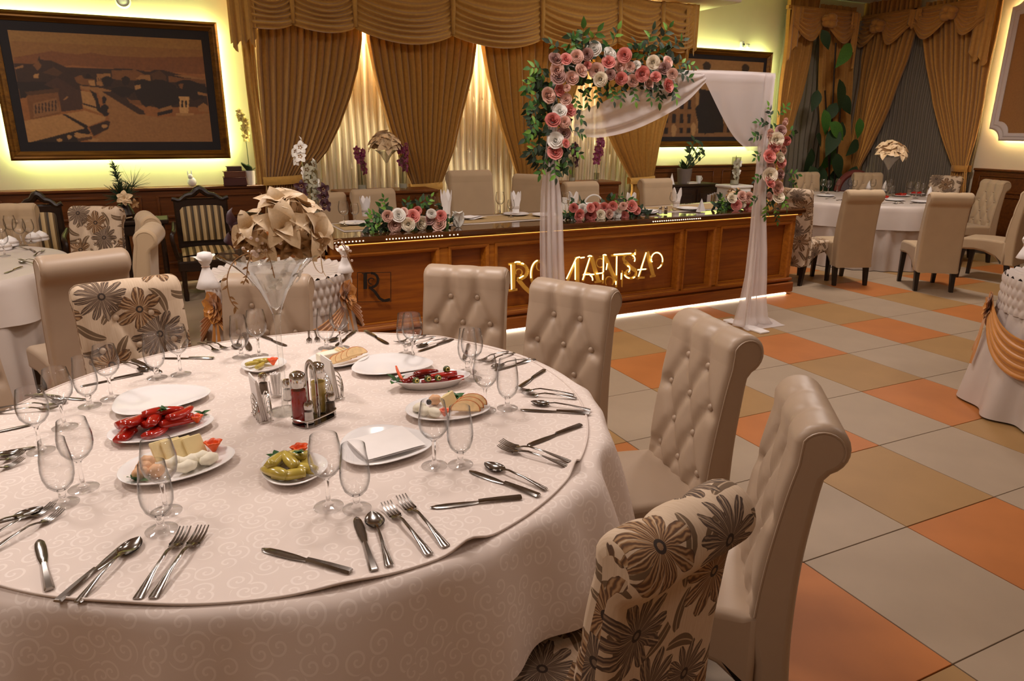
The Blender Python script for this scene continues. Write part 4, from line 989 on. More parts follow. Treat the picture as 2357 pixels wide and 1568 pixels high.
LET = {
 'letter_r': ([([(185, 325), (183, 680)], TK), ([(122, 687), (236, 671)], TN), ([(118, 337), (205, 328)], TN), (arc(250, 430, 120, 105, -100, 95), .026), ([(235, 530), (262, 522)], TN), ([(245, 535), (330, 640), (430, 730)], TK), (arc(258, 445, 44, 44, 150, 430), TT)],
              [arc(240, 318, 40, 14, 190, 320), [(150, 340), (158, 670)], [(260, 520), (315, 488)], arc(300, 345, 20, 20, 230, 330)]),
 'letter_o': ([(arc(515, 470, 95, 175, 0, 360, 28), .022), (arc(530, 360, 38, 60, 90, 300), TT)], [arc(515, 470, 104, 185, 165, 262)]),
 'letter_m': ([([(722, 395), (722, 690)], TN), ([(722, 400), (880, 620)], TK), ([(885, 620), (1015, 262)], TN), ([(1030, 262), (1035, 600)], TK), ([(1000, 250), (1130, 245)], TT), ([(990, 602), (1080, 592)], TN)], [[(884, 530), (1012, 258)], [(1018, 250), (1060, 240)], [(1072, 252), (1122, 244)], [(1000, 300), (1000, 540)]]),
 'letter_a': ([([(1105, 560), (1205, 240)], TN), ([(1218, 236), (1312, 565)], TK), ([(1100, 480), (1370, 455)], TT), ([(1265, 575), (1350, 562)], TN), (arc(1165, 520, 70, 70, 250, 380), TT)], [[(1098, 542), (1192, 250)], [(1110, 470), (1250, 470)], arc(1195, 240, 28, 16, 190, 330), arc(1165, 540, 66, 66, 300, 370), [(1280, 462), (1365, 450)]]),
 'letter_n': ([([(1376, 220), (1370, 590)], TN), ([(1395, 225), (1545, 570)], TK), ([(1552, 215), (1546, 640)], TN), (arc(1335, 320, 52, 58, 60, 300), TT), (arc(1455, 570, 52, 68, 140, 400), TT)], [[(1374, 232), (1372, 440)], [(1366, 470), (1364, 540)], [(1550, 228), (1546, 480)], [(1540, 560), (1538, 606)], [(1425, 325), (1410, 410)], arc(1390, 222, 22, 12, 190, 340)]),
 'letter_s': ([(arc(1715, 260, 70, 60, 330, 120), .02), ([(1660, 300), (1730, 370), (1800, 420)], TK), (arc(1735, 450, 75, 72, -20, 190), .02), (arc(1705, 440, 28, 28, 0, 300), TT), ([(1480, 222), (1800, 200)], TN), ([(1805, 140), (1803, 215)], TT), ([(1628, 420), (1622, 640)], TT)], [[(1512, 208), (1740, 192)], [(1790, 180), (1792, 212)], arc(1725, 270, 66, 62, 300, 390), [(1612, 452), (1608, 535)], arc(1700, 400, 22, 40, 250, 440), arc(1730, 460, 76, 66, 40, 60), arc(1730, 455, 82, 66, 100, 160)]),
 'letter_a.001': ([([(1845, 505), (1945, 175)], TN), ([(1958, 172), (2040, 498)], TK), ([(1825, 415), (1960, 400)], TT), ([(1838, 518), (1920, 513)], TN), ([(1995, 502), (2066, 490)], TN), (arc(2085, 285, 80, 108, 175, 420), .010)], [[(1836, 500), (1940, 180)], arc(2080, 282, 76, 100, 200, 375), arc(2070, 290, 80, 104, 30, 75), [(1828, 410), (1936, 400)], arc(2035, 280, 30, 26, 120, 220)]),
}
for nm, (bars, tubes) in LET.items():
    b = MB()
    for pts, w in bars: stroke(b, [Zm(*p) for p in pts], w, -.045, -.032)
    lo = b.build(nm, 'brass', sg, 0)
    for pts in tubes:
        b = MB(); b.tube([(*[Zm(*p, .055)[0]], -.055, Zm(*p, .055)[1]) for p in pts], .0055, 6); b.build('neon_segment', 'neon', lo)
    b = MB(); q = Zm(*bars[0][0][0]); b.box((q[0], -.008, q[1]-.02), (.008, .058, .008)); b.build('standoff', 'brass', lo, 0)
lg = thing('letter_emblem', 'dark letter R emblem in a thin square on the left counter panel', 'emblem', CO, CA)
def Z5(x, y): return CQ(780+x/5.8925, 540+y/5.8925, -.04)
b = MB()
for pts, w in (([(345, 520), (345, 730)], .026), (arc(430, 610, 88, 95, -95, 90), .018), ([(400, 705), (470, 760), (540, 860), (600, 890), (680, 870)], .020), ([(300, 522), (440, 512)], .006), (arc(428, 622, 40, 40, 90, 330), .007)): stroke(b, [Z5(*p) for p in pts], w, .012, .018)
b.build('letter_r', 'black', lg, 0)
b = MB(); stroke(b, [Z5(*p) for p in ((240, 508), (690, 505), (690, 900), (240, 905), (240, 508))], .003, .012, .018); b.build('outline', 'black', lg, 0)
MB().box((Z5(345, 640)[0], .029, Z5(345, 640)[1]), (.01, .03, .01)).build('pin', 'black', lg, 0)
# cloth runners on the counter
def cloc(x, y, z): return CO+Vector((x*math.cos(CA)-y*math.sin(CA), x*math.sin(CA)+y*math.cos(CA), z))
rn = thing('table_runner', 'white cloth runner along the back half of the counter top', 'runner', cloc(0, 0, ZTOP+.001), CA)
b = MB(); b.grid([[(x, y, .001+.0015*math.sin(x*7+y*9)) for y in (.20, .33, .45, .58, .70)] for x in [.15+4.1*i/40 for i in range(41)]]); b.build('cloth', 'cloth_white', rn, 180)
b = MB(); b.grid([[(x, y, .004+.0015*math.sin(x*7+y*9)) for y in (.27, .40, .52, .64)] for x in [.17+4.06*i/40 for i in range(41)]]); b.build('band', simple('tan_runner_fabric', (176, 148, 104), .7), rn, 180)
# ------------------------------------------------------------------ glassware
WINE = [(0, .0), (.034, .0), (.0345, .0022), (.030, .0042), (.014, .0075), (.0065, .013), (.0048, .03), (.0046, .055), (.0058, .072), (.012, .080), (.0245, .089), (.0345, .103), (.0388, .122), (.0385, .142), (.0345, .165), (.0308, .183), (.0300, .1835), (.0336, .165), (.0374, .142), (.0376, .122), (.0334, .104), (.0236, .0915), (.011, .0835), (0, .082)]
TULIP = [(0, .0), (.033, .0), (.0335, .0022), (.028, .0045), (.013, .008), (.0082, .013), (.0078, .028), (.0095, .036), (.017, .041), (.0275, .053), (.0335, .072), (.0350, .092), (.0328, .120), (.0290, .145), (.0268, .165), (.0260, .1655), (.0282, .145), (.0318, .120), (.034, .092), (.0324, .073), (.0264, .055), (.016, .0445), (.0085, .0405), (0, .040)]
GL = {}
def glass(kind, p, label, group='wine and water glasses on the large table', s=1.0):
    if kind not in GL:
        nm, prof, cut = ('wine_glass', WINE, (8, 9)) if kind == 'W' else ('water_glass', TULIP, (7, 8))
        r_ = thing(nm, label, 'glass', p, 0, group)
        b = MB(); b.lathe(prof[:5], 28, m=0); b.lathe(prof[4:cut[0]+1], 20, m=1); b.build('foot_and_stem', ['glass', 'solid_glass'], r_, 60)
        MB().lathe(prof[cut[0]:], 32).build('bowl', 'glass', r_, 60); GL[kind] = r_
    else: r_ = dup(GL[kind], p, random.uniform(0, 6), label, group)
    r_.scale = (s, s, s); return r_
for k, px, py, lab in (
    ('W', 95, 1040, 'wine glass at the far left edge, farthest left of all glasses on the table'), ('W', 150, 985, 'wine glass in the left row, second from the far left edge'),
    ('T', 207, 936, 'short-stemmed water glass in the left row, between two wine glasses'), ('W', 258, 919, 'wine glass in the left row, directly left of the empty white plate'),
    ('T', 362, 871, 'short water glass in front of the floral chair, left of a wine glass'), ('W', 417, 863, 'wine glass in front of the floral chair, right of a water glass'),
    ('W', 193, 1126, 'wine glass near the left edge, right behind a water glass'), ('T', 147, 1161, 'water glass near the left edge with its foot beside the two forks'),
    ('W', 383, 1180, 'wine glass standing in front of the cheese plate with the orange carrot'), ('T', 372, 1222, 'water glass nearest the front, overlapping a wine glass before the cheese plate'),
    ('W', 757, 1168, 'wine glass beside the plate of yellow peppers'), ('T', 822, 1173, 'water glass in front of the empty plate with the napkin'),
    ('W', 1000, 1074, 'wine glass in front of the bread and cheese plate, left of a water glass'), ('T', 1060, 1071, 'water glass in front of the bread and cheese plate, right of a wine glass'),
    ('W', 1117, 946, 'wine glass right of the bread plate, left of a water glass'), ('T', 1168, 941, 'water glass at the right of the table, closest to the crossed spoon and forks'),
    ('T', 1076, 857, 'water glass half hidden behind a wine glass, right of the oval pepper dish'), ('W', 1087, 873, 'wine glass hiding a water glass, right of the oval pepper dish'),
    ('T', 935, 816, 'water glass behind a wine glass in front of the chair left of the lit sign'), ('W', 951, 829, 'wine glass just behind the empty plate at the far side'),
    ('T', 752, 803, 'water glass at the far side behind the biscuit plate, left of a wine glass'), ('W', 785, 802, 'wine glass at the far side behind the biscuit plate, right of a water glass'),
    ('T', 556, 823, 'water glass at the far side left of the tall vase stem'), ('W', 597, 821, 'wine glass at the far side left of the tall vase stem')):
    q = PZ(px, py, TZ); glass(k, (q.x, q.y, TZ+.001), lab)

# ------------------------------------------------------------------ cutlery (origin in the middle, tip towards +y)
def strip(b, rows, th):
    "rows: (y, halfwidth, z)"
    P = []
    for y, w, z in rows: P.append([(-w, y, z), (-w*.6, y, z+th), (w*.6, y, z+th), (w, y, z), (w*.6, y, z-th*.3), (-w*.6, y, z-th*.3)])
    b.grid(P, cv=True); n = len(P); st = len(b.v)-n*6
    b.f += [tuple(st+i for i in (5, 4, 3, 2, 1, 0)), tuple(st+(n-1)*6+i for i in range(6))]; b.m += [0, 0]
CUT = {}
def cutlery(kind, a, c, label, z=TZ):
    "a = head/tip, c = handle end (world points on the table)"
    d = (a-c); L = d.length; rz = math.atan2(d.y, d.x)-PI/2; mid = (a+c)/2; loc = (mid.x, mid.y, z+.001)
    if kind not in CUT:
        r_ = thing({'K': 'table_knife', 'F': 'fork', 'S': 'spoon'}[kind], label, {'K': 'knife', 'F': 'fork', 'S': 'spoon'}[kind], loc, rz)
        h = MB(); hd = MB()
        if kind == 'K':
            strip(h, [(-.110, .0085, .003), (-.106, .0095, .0035), (-.06, .0078, .0045), (-.02, .0060, .0045), (-.005, .0058, .004)], .0045)
            strip(hd, [(-.005, .0058, .003), (.008, .0072, .0022), (.03, .0098, .002), (.07, .0108, .002), (.095, .0092, .002), (.106, .0055, .002), (.110, .001, .002)], .0012)
        elif kind == 'F':
            strip(h, [(-.10, .007, .0035), (-.096, .0088, .0035), (-.075, .0072, .0065), (-.03, .0036, .012), (.015, .0030, .0145), (.032, .0036, .011), (.04, .0060, .008)], .0025)
            strip(hd, [(.038, .0050, .009), (.044, .0105, .0062), (.054, .0118, .0045)], .0016)
            for t_ in range(4):
                x = (t_-1.5)*.0066; P = []
                for y, w, zz in ((.053, .0028, .0045), (.065, .0022, .004), (.085, .0017, .007), (.10, .0009, .0125)): P.append([(x-w, y, zz), (x+w, y, zz), (x+w, y, zz+.0016), (x-w, y, zz+.0016)])
                hd.grid(P, cv=True)
        else:
            strip(h, [(-.10, .007, .0035), (-.096, .0088, .0035), (-.075, .0070, .006), (-.03, .0036, .011), (.02, .0032, .013), (.042, .0045, .0085)], .0025)
            P = []
            for i in range(9):
                t_ = i/8; y = .038+.064*t_; w = .0208*math.sin(PI*(.06+.94*t_)**.85)**.6 if t_ < 1 else .001
                P.append([(w*math.cos(PI*k/8), y, .009-.0075*math.sin(PI*k/8)*math.sin(PI*max(.04, min(.97, t_)))-.001) for k in range(9)])
            hd.grid(P); P2 = [[(p[0]*.95, p[1], p[2]+.0012) for p in row] for row in P]; hd.grid(P2)
        h.build('handle', 'steel', r_, 50); hd.build({'K': 'blade', 'F': 'tines', 'S': 'bowl'}[kind], 'steel', r_, 50); CUT[kind] = r_
    else: r_ = dup(CUT[kind], loc, rz, label)
    base = .22 if kind == 'K' else .202; s = max(.9, min(1.18, L/base)); r_.scale = (s, s, s); r_['group'] = {'K': 'table knives', 'F': 'forks', 'S': 'spoons'}[kind]+' on the large table'; return r_
CUTS = [
 ('K', (90, 1245), (115, 1362), 'short-looking knife lying alone at the near left rim of the table'),
 ('K', (306, 1243), (132, 1390), 'knife under the edge of a spoon at the near rim, front left place'), ('S', (322, 1245), (178, 1393), 'spoon beside a knife at the near rim, front left place'),
 ('F', (430, 1226), (316, 1386), 'left fork of the pair at the near rim, front left place'), ('F', (472, 1222), (350, 1386), 'right fork of the pair at the near rim, front left place'),
 ('F', (122, 1170), (-55, 1262), 'upper fork of the pair running off the left edge'), ('F', (146, 1182), (-45, 1290), 'lower fork of the pair running off the left edge'),
 ('S', (78, 1182), (-95, 1245), 'spoon running off the left edge above the two forks'), ('K', (103, 1173), (-100, 1232), 'knife behind the spoon that runs off the left edge'),
 ('F', (48, 1050), (-100, 1110), 'fork at the far left edge below the water glass, upper one'), ('F', (44, 1068), (-105, 1128), 'fork at the far left edge below the water glass, lower one'),
 ('K', (76, 1032), (-110, 1062), 'knife at the far left edge under a spoon'), ('S', (40, 1045), (-120, 1078), 'spoon lying over a knife at the far left edge'),
 ('K', (74, 979), (-115, 1020), 'knife at the left edge beside the second wine glass'),
 ('F', (122, 945), (3, 953), 'fork by the left row of glasses, lower of a pair'), ('F', (120, 935), (20, 941), 'fork by the left row of glasses, upper of a pair'),
 ('S', (140, 928), (72, 915), 'spoon seen through the second wine glass of the left row'), ('K', (200, 922), (82, 912), 'knife seen behind the second wine glass of the left row'),
 ('K', (220, 884), (297, 868), 'knife with a greenish sheen in the left row of glasses'),
 ('S', (338, 856), (284, 836), 'spoon in front of the floral chair, left of a water glass'), ('K', (372, 859), (306, 831), 'knife in front of the floral chair beside a spoon'),
 ('K', (376, 826), (490, 827), 'knife lying level between the wine glass and the two far forks'),
 ('F', (505, 813), (458, 792), 'left fork of the pair near the far rim, left of the vase'), ('F', (523, 806), (474, 789), 'right fork of the pair near the far rim, left of the vase'),
 ('S', (543, 806), (556, 774), 'spoon at the far rim behind the water glass left of the vase'), ('K', (575, 809), (563, 770), 'knife at the far rim left of the vase, between two glasses'),
 ('K', (660, 798), (598, 774), 'knife at the far rim just left of the vase stem'),
 ('F', (712, 791), (711, 764), 'left fork of the pair pointing at us at the far rim, right of the vase'), ('F', (732, 789), (724, 763), 'right fork of the pair pointing at us at the far rim, right of the vase'),
 ('S', (764, 787), (802, 765), 'spoon at the far rim behind the pair of glasses'), ('K', (773, 798), (818, 764), 'knife at the far rim behind the pair of glasses'),
 ('K', (894, 794), (841, 764), 'knife at the far rim left of the pair of overlapping glasses'),
 ('F', (913, 792), (984, 774), 'rear fork of the pair right behind the overlapping glasses'), ('F', (935, 797), (1001, 778), 'front fork of the pair right behind the overlapping glasses'),
 ('S', (965, 800), (1030, 782), 'spoon at the far right rim beside a long knife'), ('K', (962, 811), (1045, 783), 'knife at the far right rim in front of a spoon'),
 ('K', (1068, 830), (1078, 795), 'dark knife behind the wine glass right of the pepper dish'),
 ('F', (1098, 836), (1168, 812), 'rear fork of the pair by the second chair'), ('F', (1114, 841), (1184, 815), 'front fork of the pair by the second chair'),
 ('S', (1135, 848), (1215, 829), 'spoon by the second chair seen through the glasses'), ('K', (1142, 854), (1228, 831), 'knife by the second chair, beside a spoon'),
 ('K', (1192, 895), (1253, 854), 'knife lying alone at the right rim near the second chair'),
 ('F', (1186, 900), (1322, 912), 'rear fork of the pair at the right rim, crossed by a spoon'), ('F', (1200, 911), (1328, 920), 'front fork of the pair at the right rim, crossed by a spoon'),
 ('S', (1222, 930), (1360, 947), 'spoon at the right rim lying on a knife'), ('K', (1197, 945), (1358, 954), 'knife at the right rim under a spoon'),
 ('K', (1213, 1028), (1337, 981), 'knife lying alone at the right rim in front of the third chair'),
 ('F', (1152, 1024), (1313, 1067), 'rear fork of the pair in front of the third chair'), ('F', (1148, 1034), (1309, 1079), 'front fork of the pair in front of the third chair'),
 ('S', (1116, 1072), (1258, 1131), 'spoon in front of the third chair above a knife'), ('K', (1080, 1086), (1241, 1145), 'knife in front of the third chair below a spoon'),
 ('K', (990, 1171), (1200, 1148), 'knife lying alone near the right front rim'),
 ('F', (888, 1168), (990, 1282), 'left fork of the pair at the front rim, right of a spoon'), ('F', (922, 1152), (1029, 1265), 'right fork of the pair at the front rim, right of a spoon'),
 ('S', (856, 1186), (897, 1308), 'spoon at the front rim between a knife and two forks'), ('K', (820, 1193), (862, 1318), 'knife at the front rim left of a spoon'),
 ('K', (603, 1266), (808, 1320), 'knife lying alone at the front rim in the middle')]
for k, a, c, lab in CUTS: cutlery(k, PZ(*a, TZ), PZ(*c, TZ), lab)

# ------------------------------------------------------------------ plates
def plate_mesh(a, bb, tri=.07, ph=0.0, depth=.02, n=56, well=.68):
    P = []
    for q, z in ((.001, .005), (.35, .005), (well-.05, .006), (well+.05, .010), (.9, depth-.003), (.985, depth), (1.0, depth-.001), (.99, depth-.0035), (.9, depth-.007), (well, .002), (.5, .0), (.001, .0)):
        row = []
        for i in range(n):
            t = 2*PI*i/n; r = q*(1+tri*math.cos(3*t+ph)*min(1, q*1.2)); row.append((a*r*math.cos(t), bb*r*math.sin(t), z))
        P.append(row)
    b = MB(); b.grid(P, cv=True); return b
def plate(c, a, bb, rz, label, tri=.07, ph=0.0, depth=.02, name='plate'):
    o = thing(name, label, 'plate', (c[0], c[1], TZ+.001), rz); plate_mesh(a, bb, tri, ph, depth).build('dish', 'porcelain', o, 60, recalc=True); return o
plate((-.11, 2.385), .142, .125, .1, 'empty white rounded plate on the left of the table', .09, .5)
plate((.66, 2.41), .145, .118, -.25, 'empty white rounded plate at the far side behind the oval pepper dish', .09, .8)
plate((.45, 1.755), .128, .125, .2, 'empty white rounded plate with a folded napkin lying on it', .08, 1.6)
npk = thing('paper_napkin', 'folded white paper napkin on the rounded plate', 'napkin', (.455, 1.745, TZ+.0215), .15)
b = MB(); b.grid([[(x, y, .001+.003*math.sin(x*30)*(.5+y*4)) for y in (-.075, -.03, .02, .075)] for x in (-.085, -.04, 0, .05, .085)]); b.grid([[(x, y, .0045+.003*math.sin(x*30)*(.5+y*4)) for y in (-.073, -.03, .02, .075)] for x in (-.084, -.04, 0, .05, .084)]); b.build('paper', 'napkin', npk, 180)
P1 = plate((-.105, 2.135), .140, .098, .02, 'white oval plate heaped with glossy red peppers', .03, .3)
P2 = plate((-.068, 1.865), .140, .105, .12, 'white oval plate with cheese slices and an orange carrot cut', .03, .3)
P3 = plate((.203, 1.715), .082, .098, .1, 'small white plate of yellow-green peppers', .04, .3)
P4 = plate((.70, 1.925), .132, .098, -.3, 'white plate with bread, cheese and spread behind two glasses', .03, .3)
P5 = plate((.735, 2.175), .138, .066, -.18, 'deep white oval dish of dark red peppers with green rings', .0, .0, .034)
P6 = plate((.50, 2.555), .115, .098, .1, 'white plate of cheese, bread and spread at the far side', .03, .3)
P7 = plate((.235, 2.60), .080, .085, .1, 'small white plate of pickles behind the napkin holder', .04, .3)
# ------------------------------------------------------------------ food
F = dict(red=simple('roasted_red_pepper', (176, 30, 16), .16, .25, 25, coat=.5), dred=simple('dark_red_pepper', (130, 22, 14), .16, .25, 25, coat=.5), yel=simple('pickled_yellow_pepper', (190, 168, 74), .2, .15, 30, coat=.4, sss=.0),
         olive=simple('green_pepper_ring', (66, 74, 22), .25, .2, 30), carrot=simple('carrot', (236, 92, 28), .35, .1, 40), cheese=simple('yellow_cheese', (238, 216, 158), .5, .04, 30), white=simple('white_cheese', (244, 236, 214), .6, .05, 60, .3, 90),
         spread=simple('pink_spread', (226, 176, 132), .55, .12, 60, .5, 80), bread=simple('bread', (232, 196, 142), .8, .1, 60), crust=simple('bread_crust', (182, 104, 46), .7, .15, 50), parsley=simple('parsley', (38, 88, 28), .5, .3, 30), blackol=simple('black_olive', (24, 18, 22), .2))
def pepper(p, L, r, rz, bend, mat, label, group, name='roasted_pepper', tilt=0.0, flat=.6):
    pts = []; rr = []
    for i in range(9):
        t = i/8; a = bend*(t-.5); pts.append(((t-.5)*L, math.cos(a*2)*L*.15*bend, r*flat+.25*r*math.sin(3*t+rz*3)+tilt*L*(t-.5))); rr.append(r*(.35+.65*math.sin(PI*(.12+.8*t))**.7)*(1-.25*t))
    b = MB(); b.tube(pts, rr, 9, flat=flat); o = b.build(name, F[mat], None, 180); o.location = p; o.rotation_euler = (0, 0, rz); return tag(o, label, 'pepper', group)
def leafy(p, s, label, name='parsley_garnish', mat='parsley', n=7, cat='garnish'):
    o = thing(name, label, cat, p, random.uniform(0, 6))
    me = leaf_mb(1, .75, .3, 4, .25).mesh('leaf', F[mat], 180)
    for i in range(n):
        a = i*2.4; link('leaf', me, o, rotz(a) @ rotx(.5+.25*(i % 3)) @ scl(s*random.uniform(.7, 1.0)))
    return o
def carrot(p, s, rz, label):
    o = thing('carrot_flower', label, 'garnish', p, rz); P = [[(s*(.15+.5*u)*math.cos(a)*(1+.18*math.cos(5*a)*u), s*(.15+.5*u)*math.sin(a)*(1+.18*math.cos(5*a)*u), s*.9*u-.1*s*u*u) for a in [2*PI*i/30 for i in range(30)]] for u in (0.001, .25, .5, .75, 1, .97, .7, .3)]
    for k in (5, 6, 7): P[k] = [(x*.86, y*.86, z+.004) for x, y, z in P[k]]
    MB().grid(P, cv=True).build('cut', F['carrot'], o, 180); return o
zt_ = TZ+.012
def on(P_, x, y, z=.0):
    c, s = math.cos(P_.rotation_euler.z), math.sin(P_.rotation_euler.z); return (P_.location.x+x*c-y*s, P_.location.y+x*s+y*c, zt_+z)
lab = 'glossy roasted red pepper strip heaped on the left oval plate'
for i, (x, y, z, L, r, a, be) in enumerate(((-.075, -.02, 0, .10, .021, 1.2, .7), (-.05, .03, .0, .11, .022, .4, .8), (-.015, -.03, .0, .10, .020, 1.0, -.7), (.02, .01, .006, .12, .021, .7, .9), (.055, -.015, .0, .11, .021, .4, .6), (.045, .035, .002, .10, .020, 2.6, .8), (-.045, 0, .024, .10, .020, .9, .9), (.01, .03, .028, .10, .020, .2, -.9), (.0, -.01, .030, .09, .018, 1.3, .8), (.05, .01, .026, .09, .018, .9, -.8), (-.08, .015, .0, .07, .018, 2.0, .5), (.02, .045, .02, .08, .018, 2.9, 1.0))):
    pepper(on(P1, x, y, z), L*1.08, r*1.2, a, be, 'red', lab, 'red peppers on the left oval plate')
leafy(on(P1, .115, .035, .01), .035, 'parsley leaf beside the carrot on the red pepper plate', n=3); carrot(on(P1, .098, .0, .0), .026, 0, 'orange carrot flower at the right end of the red pepper plate'); leafy(on(P1, .015, .0, .055), .02, 'chopped parsley on top of the red peppers', n=9)
lab = 'yellow-green pickled pepper in sauce on the small front plate'
for i, (x, y, z, L, a, be) in enumerate(((-.045, -.02, 0, .085, 2.2, .9), (-.02, -.045, 0, .085, 2.7, .7), (.02, -.035, 0, .08, 2.3, .8), (.045, 0, 0, .08, 1.5, .9), (0, .0, .014, .085, 1.8, .8), (-.03, .025, .0, .075, .8, 1.0), (.02, .03, .008, .07, 2.3, .9), (-.035, .0, .022, .07, 1.0, .9))):
    pepper(on(P3, x, y, z), L, .019, a, be, 'yel', lab, 'yellow peppers on the small front plate', 'pickled_pepper', flat=.8)
leafy(on(P3, -.02, .072, .0), .045, 'green leaf garnish at the back of the yellow pepper plate', n=5); carrot(on(P3, .035, .068, .0), .034, .4, 'orange carrot flower behind the yellow peppers'); leafy(on(P3, .015, -.005, .042), .02, 'chopped parsley over the yellow peppers', n=9)
lab = 'dark red pepper strip in the deep oval dish'
for i, (x, y, z, L, a, be) in enumerate(((-.07, 0, 0, .08, .5, .6), (-.03, .01, .004, .09, .2, .7), (.01, -.01, .004, .09, 2.9, .6), (.05, .01, .004, .09, .3, .7), (.08, -.005, 0, .07, 2.7, .5), (-.01, .015, .018, .09, .2, .7), (.045, .0, .018, .09, 2.8, .6))):
    pepper(on(P5, x, y, z), L, .018, a, be, 'red' if x > .03 else 'dred', lab, 'dark red peppers in the deep oval dish')
for x, y, z in ((-.055, -.028, .022), (-.015, -.03, .026), (.02, -.03, .026), (.055, .0, .044)):
    o = thing('green_pepper_ring', 'small round green pepper lying on the dark red peppers', 'pepper', on(P5, x, y, z), 0, 'green pepper rings in the deep dish'); MB().sphere((0, 0, 0), (.013, .012, .012), 12, 7).build('flesh', F['olive'], o, 180); MB().lathe([(.005, 0), (.008, .001), (.007, .0035), (.004, .003)], 10, T=tr(0, -.0105, .003) @ rotx(PI/2)).build('cut_end', F['yel'], o)
leafy(on(P5, -.118, .0, .012), .05, 'green leaf hanging over the left end of the deep pepper dish', n=4); pepper(on(P5, -.092, .012, .022), .07, .008, 1.9, 1.2, 'carrot', 'curled orange pepper strip standing in the deep oval dish', None, 'pepper_curl', .8)
def slab(P_, x, y, z, sx, sy, sz, rz, mat, label, group, name='cheese_slice', cat='cheese', tilt=0.0):
    o = thing(name, label, cat, on(P_, x, y, z), rz+P_.rotation_euler.z, group); MB().box((0, 0, sz/2), (sx, sy, sz), .0025, T=rotx(tilt)).build('piece', F[mat], o, 30); return o
g_ = 'cheese slices on the left oval plate'
for i in range(4): slab(P2, -.02+i*.026, .045-.004*i, .002, .05, .006, .055, .25, 'cheese', 'upright yellow cheese slice at the back of the left cheese plate', g_, tilt=-.7)
for x, y, a in ((-.005, -.01, .4), (.03, -.02, .2), (.058, -.012, 0.1), (.075, -.035, .7), (.018, -.05, .3)):
    o = thing('soft_cheese', 'crumbly white cheese piece at the front of the left cheese plate', 'cheese', on(P2, x, y, 0), a, 'white cheese on the left cheese plate'); b = MB(); b.sphere((0, 0, .013), (.028, .018, .015), 12, 7); b.v = [(p[0]*(1+.12*math.sin(p[1]*300)), p[1], p[2]+.003*math.sin(p[0]*260)) for p in b.v]; b.build('lump', F['white'], o, 180)
for (pl_, pts, lab) in ((P2, ((-.065, .03), (-.075, .0), (-.05, -.035), (-.085, -.03)), 'scoop of pinkish spread on the left cheese plate'), (P4, ((-.035, .055), (.01, .05), (.05, .02)), 'scoop of pinkish spread at the back of the bread plate'), (P6, ((-.035, .05), (.02, .058), (.06, .025)), 'scoop of pinkish spread on the far cheese plate')):
    for x, y in pts:
        o = thing('spread_scoop', lab, 'spread', on(pl_, x, y, 0), 0, lab.replace('scoop', 'scoops')); b = MB(); b.sphere((0, 0, .013), (.021, .019, .017), 12, 7); b.v = [(p[0], p[1], p[2]+.002*math.sin(p[0]*400)*math.cos(p[1]*380)) for p in b.v]; b.build('scoop', F['spread'], o, 180)
carrot(on(P2, .098, .035, .0), .034, .3, 'orange carrot cut standing at the right of the left cheese plate'); leafy(on(P2, -.095, -.045, .0), .045, 'green leaf at the left front of the left cheese plate', n=4)
def bread(P_, x, y, z, rz, label, group, tilt=.75):
    o = thing('bread_slice', label, 'bread', on(P_, x, y, z), rz+P_.rotation_euler.z, group); pts = [(.044*math.cos(a), .034*math.sin(a)) for a in [PI*i/10 for i in range(11)]]
    MB().prism(pts, 0, .007, T=rotx(tilt)).build('crumb', F['bread'], o, 30); MB().tube([(x_*1.02, y_*1.02, .0035) for x_, y_ in pts], .0032, 5, T=rotx(tilt)).build('crust', F['crust'], o)
for i in range(3): bread(P4, .055+.012*i, -.035+.016*i, .006+.004*i, -.2, 'crusty bread slice on the bread plate behind two glasses', 'bread slices on the right plate')
for i in range(4): bread(P6, -.01+.024*i, -.055+.008*i, .006+.003*i, .25, 'crusty bread slice along the front of the far cheese plate', 'bread slices on the far plate')
for i in range(3): slab(P4, .01+.006*i, .0+.012*i, .002, .05, .007, .045, .9, 'cheese', 'upright cheese slice on the bread plate', 'cheese slices on the bread plate', tilt=-.5)
slab(P6, -.03, .01, .002, .09, .045, .03, .2, 'white', 'block of white cheese on the far plate', None, 'cheese_block'); 
for i in range(3): slab(P6, .0+.016*i, .0, .034, .004, .05, .006, .2, 'cheese', 'thin cheese strip laid on the white cheese block', 'cheese strips on the far plate')
for x, y in ((-.085, .0), (-.07, -.03), (-.04, -.045)):
    o = thing('soft_cheese', 'crumbly white cheese at the left of the bread plate', 'cheese', on(P4, x, y, 0), x*30, 'white cheese on the bread plate'); MB().sphere((0, 0, .012), (.026, .018, .014), 12, 7).build('lump', F['white'], o, 180)
o = tag(MB().sphere((0, 0, .01), .009, 10, 6).build('black_olive', F['blackol'], None, 180), 'single black olive on the bread plate', 'olive'); o.location = on(P4, -.055, .015, .012)
carrot(on(P4, -.01, -.05, 0), .024, .2, 'orange carrot cut on the bread plate seen through the wine glass'); leafy(on(P4, .03, .075, .004), .045, 'green leaf garnish at the back of the bread plate', n=4); leafy(on(P6, .085, .05, .0), .035, 'green leaf garnish on the far cheese plate', n=3)
for i, (x, y, a) in enumerate(((-.03, .01, .5), (.0, .03, 2.4), (.025, .02, 2.2), (-.01, -.02, 1.0))): pepper(on(P7, x, y, .0), .06, .012, a, .6, 'yel', 'pickled vegetable strip on the small plate behind the napkin holder', 'pickles on the small plate', 'pickle', flat=.8)
carrot(on(P7, .03, -.025, .004), .028, .2, 'orange carrot cut on the small pickle plate')

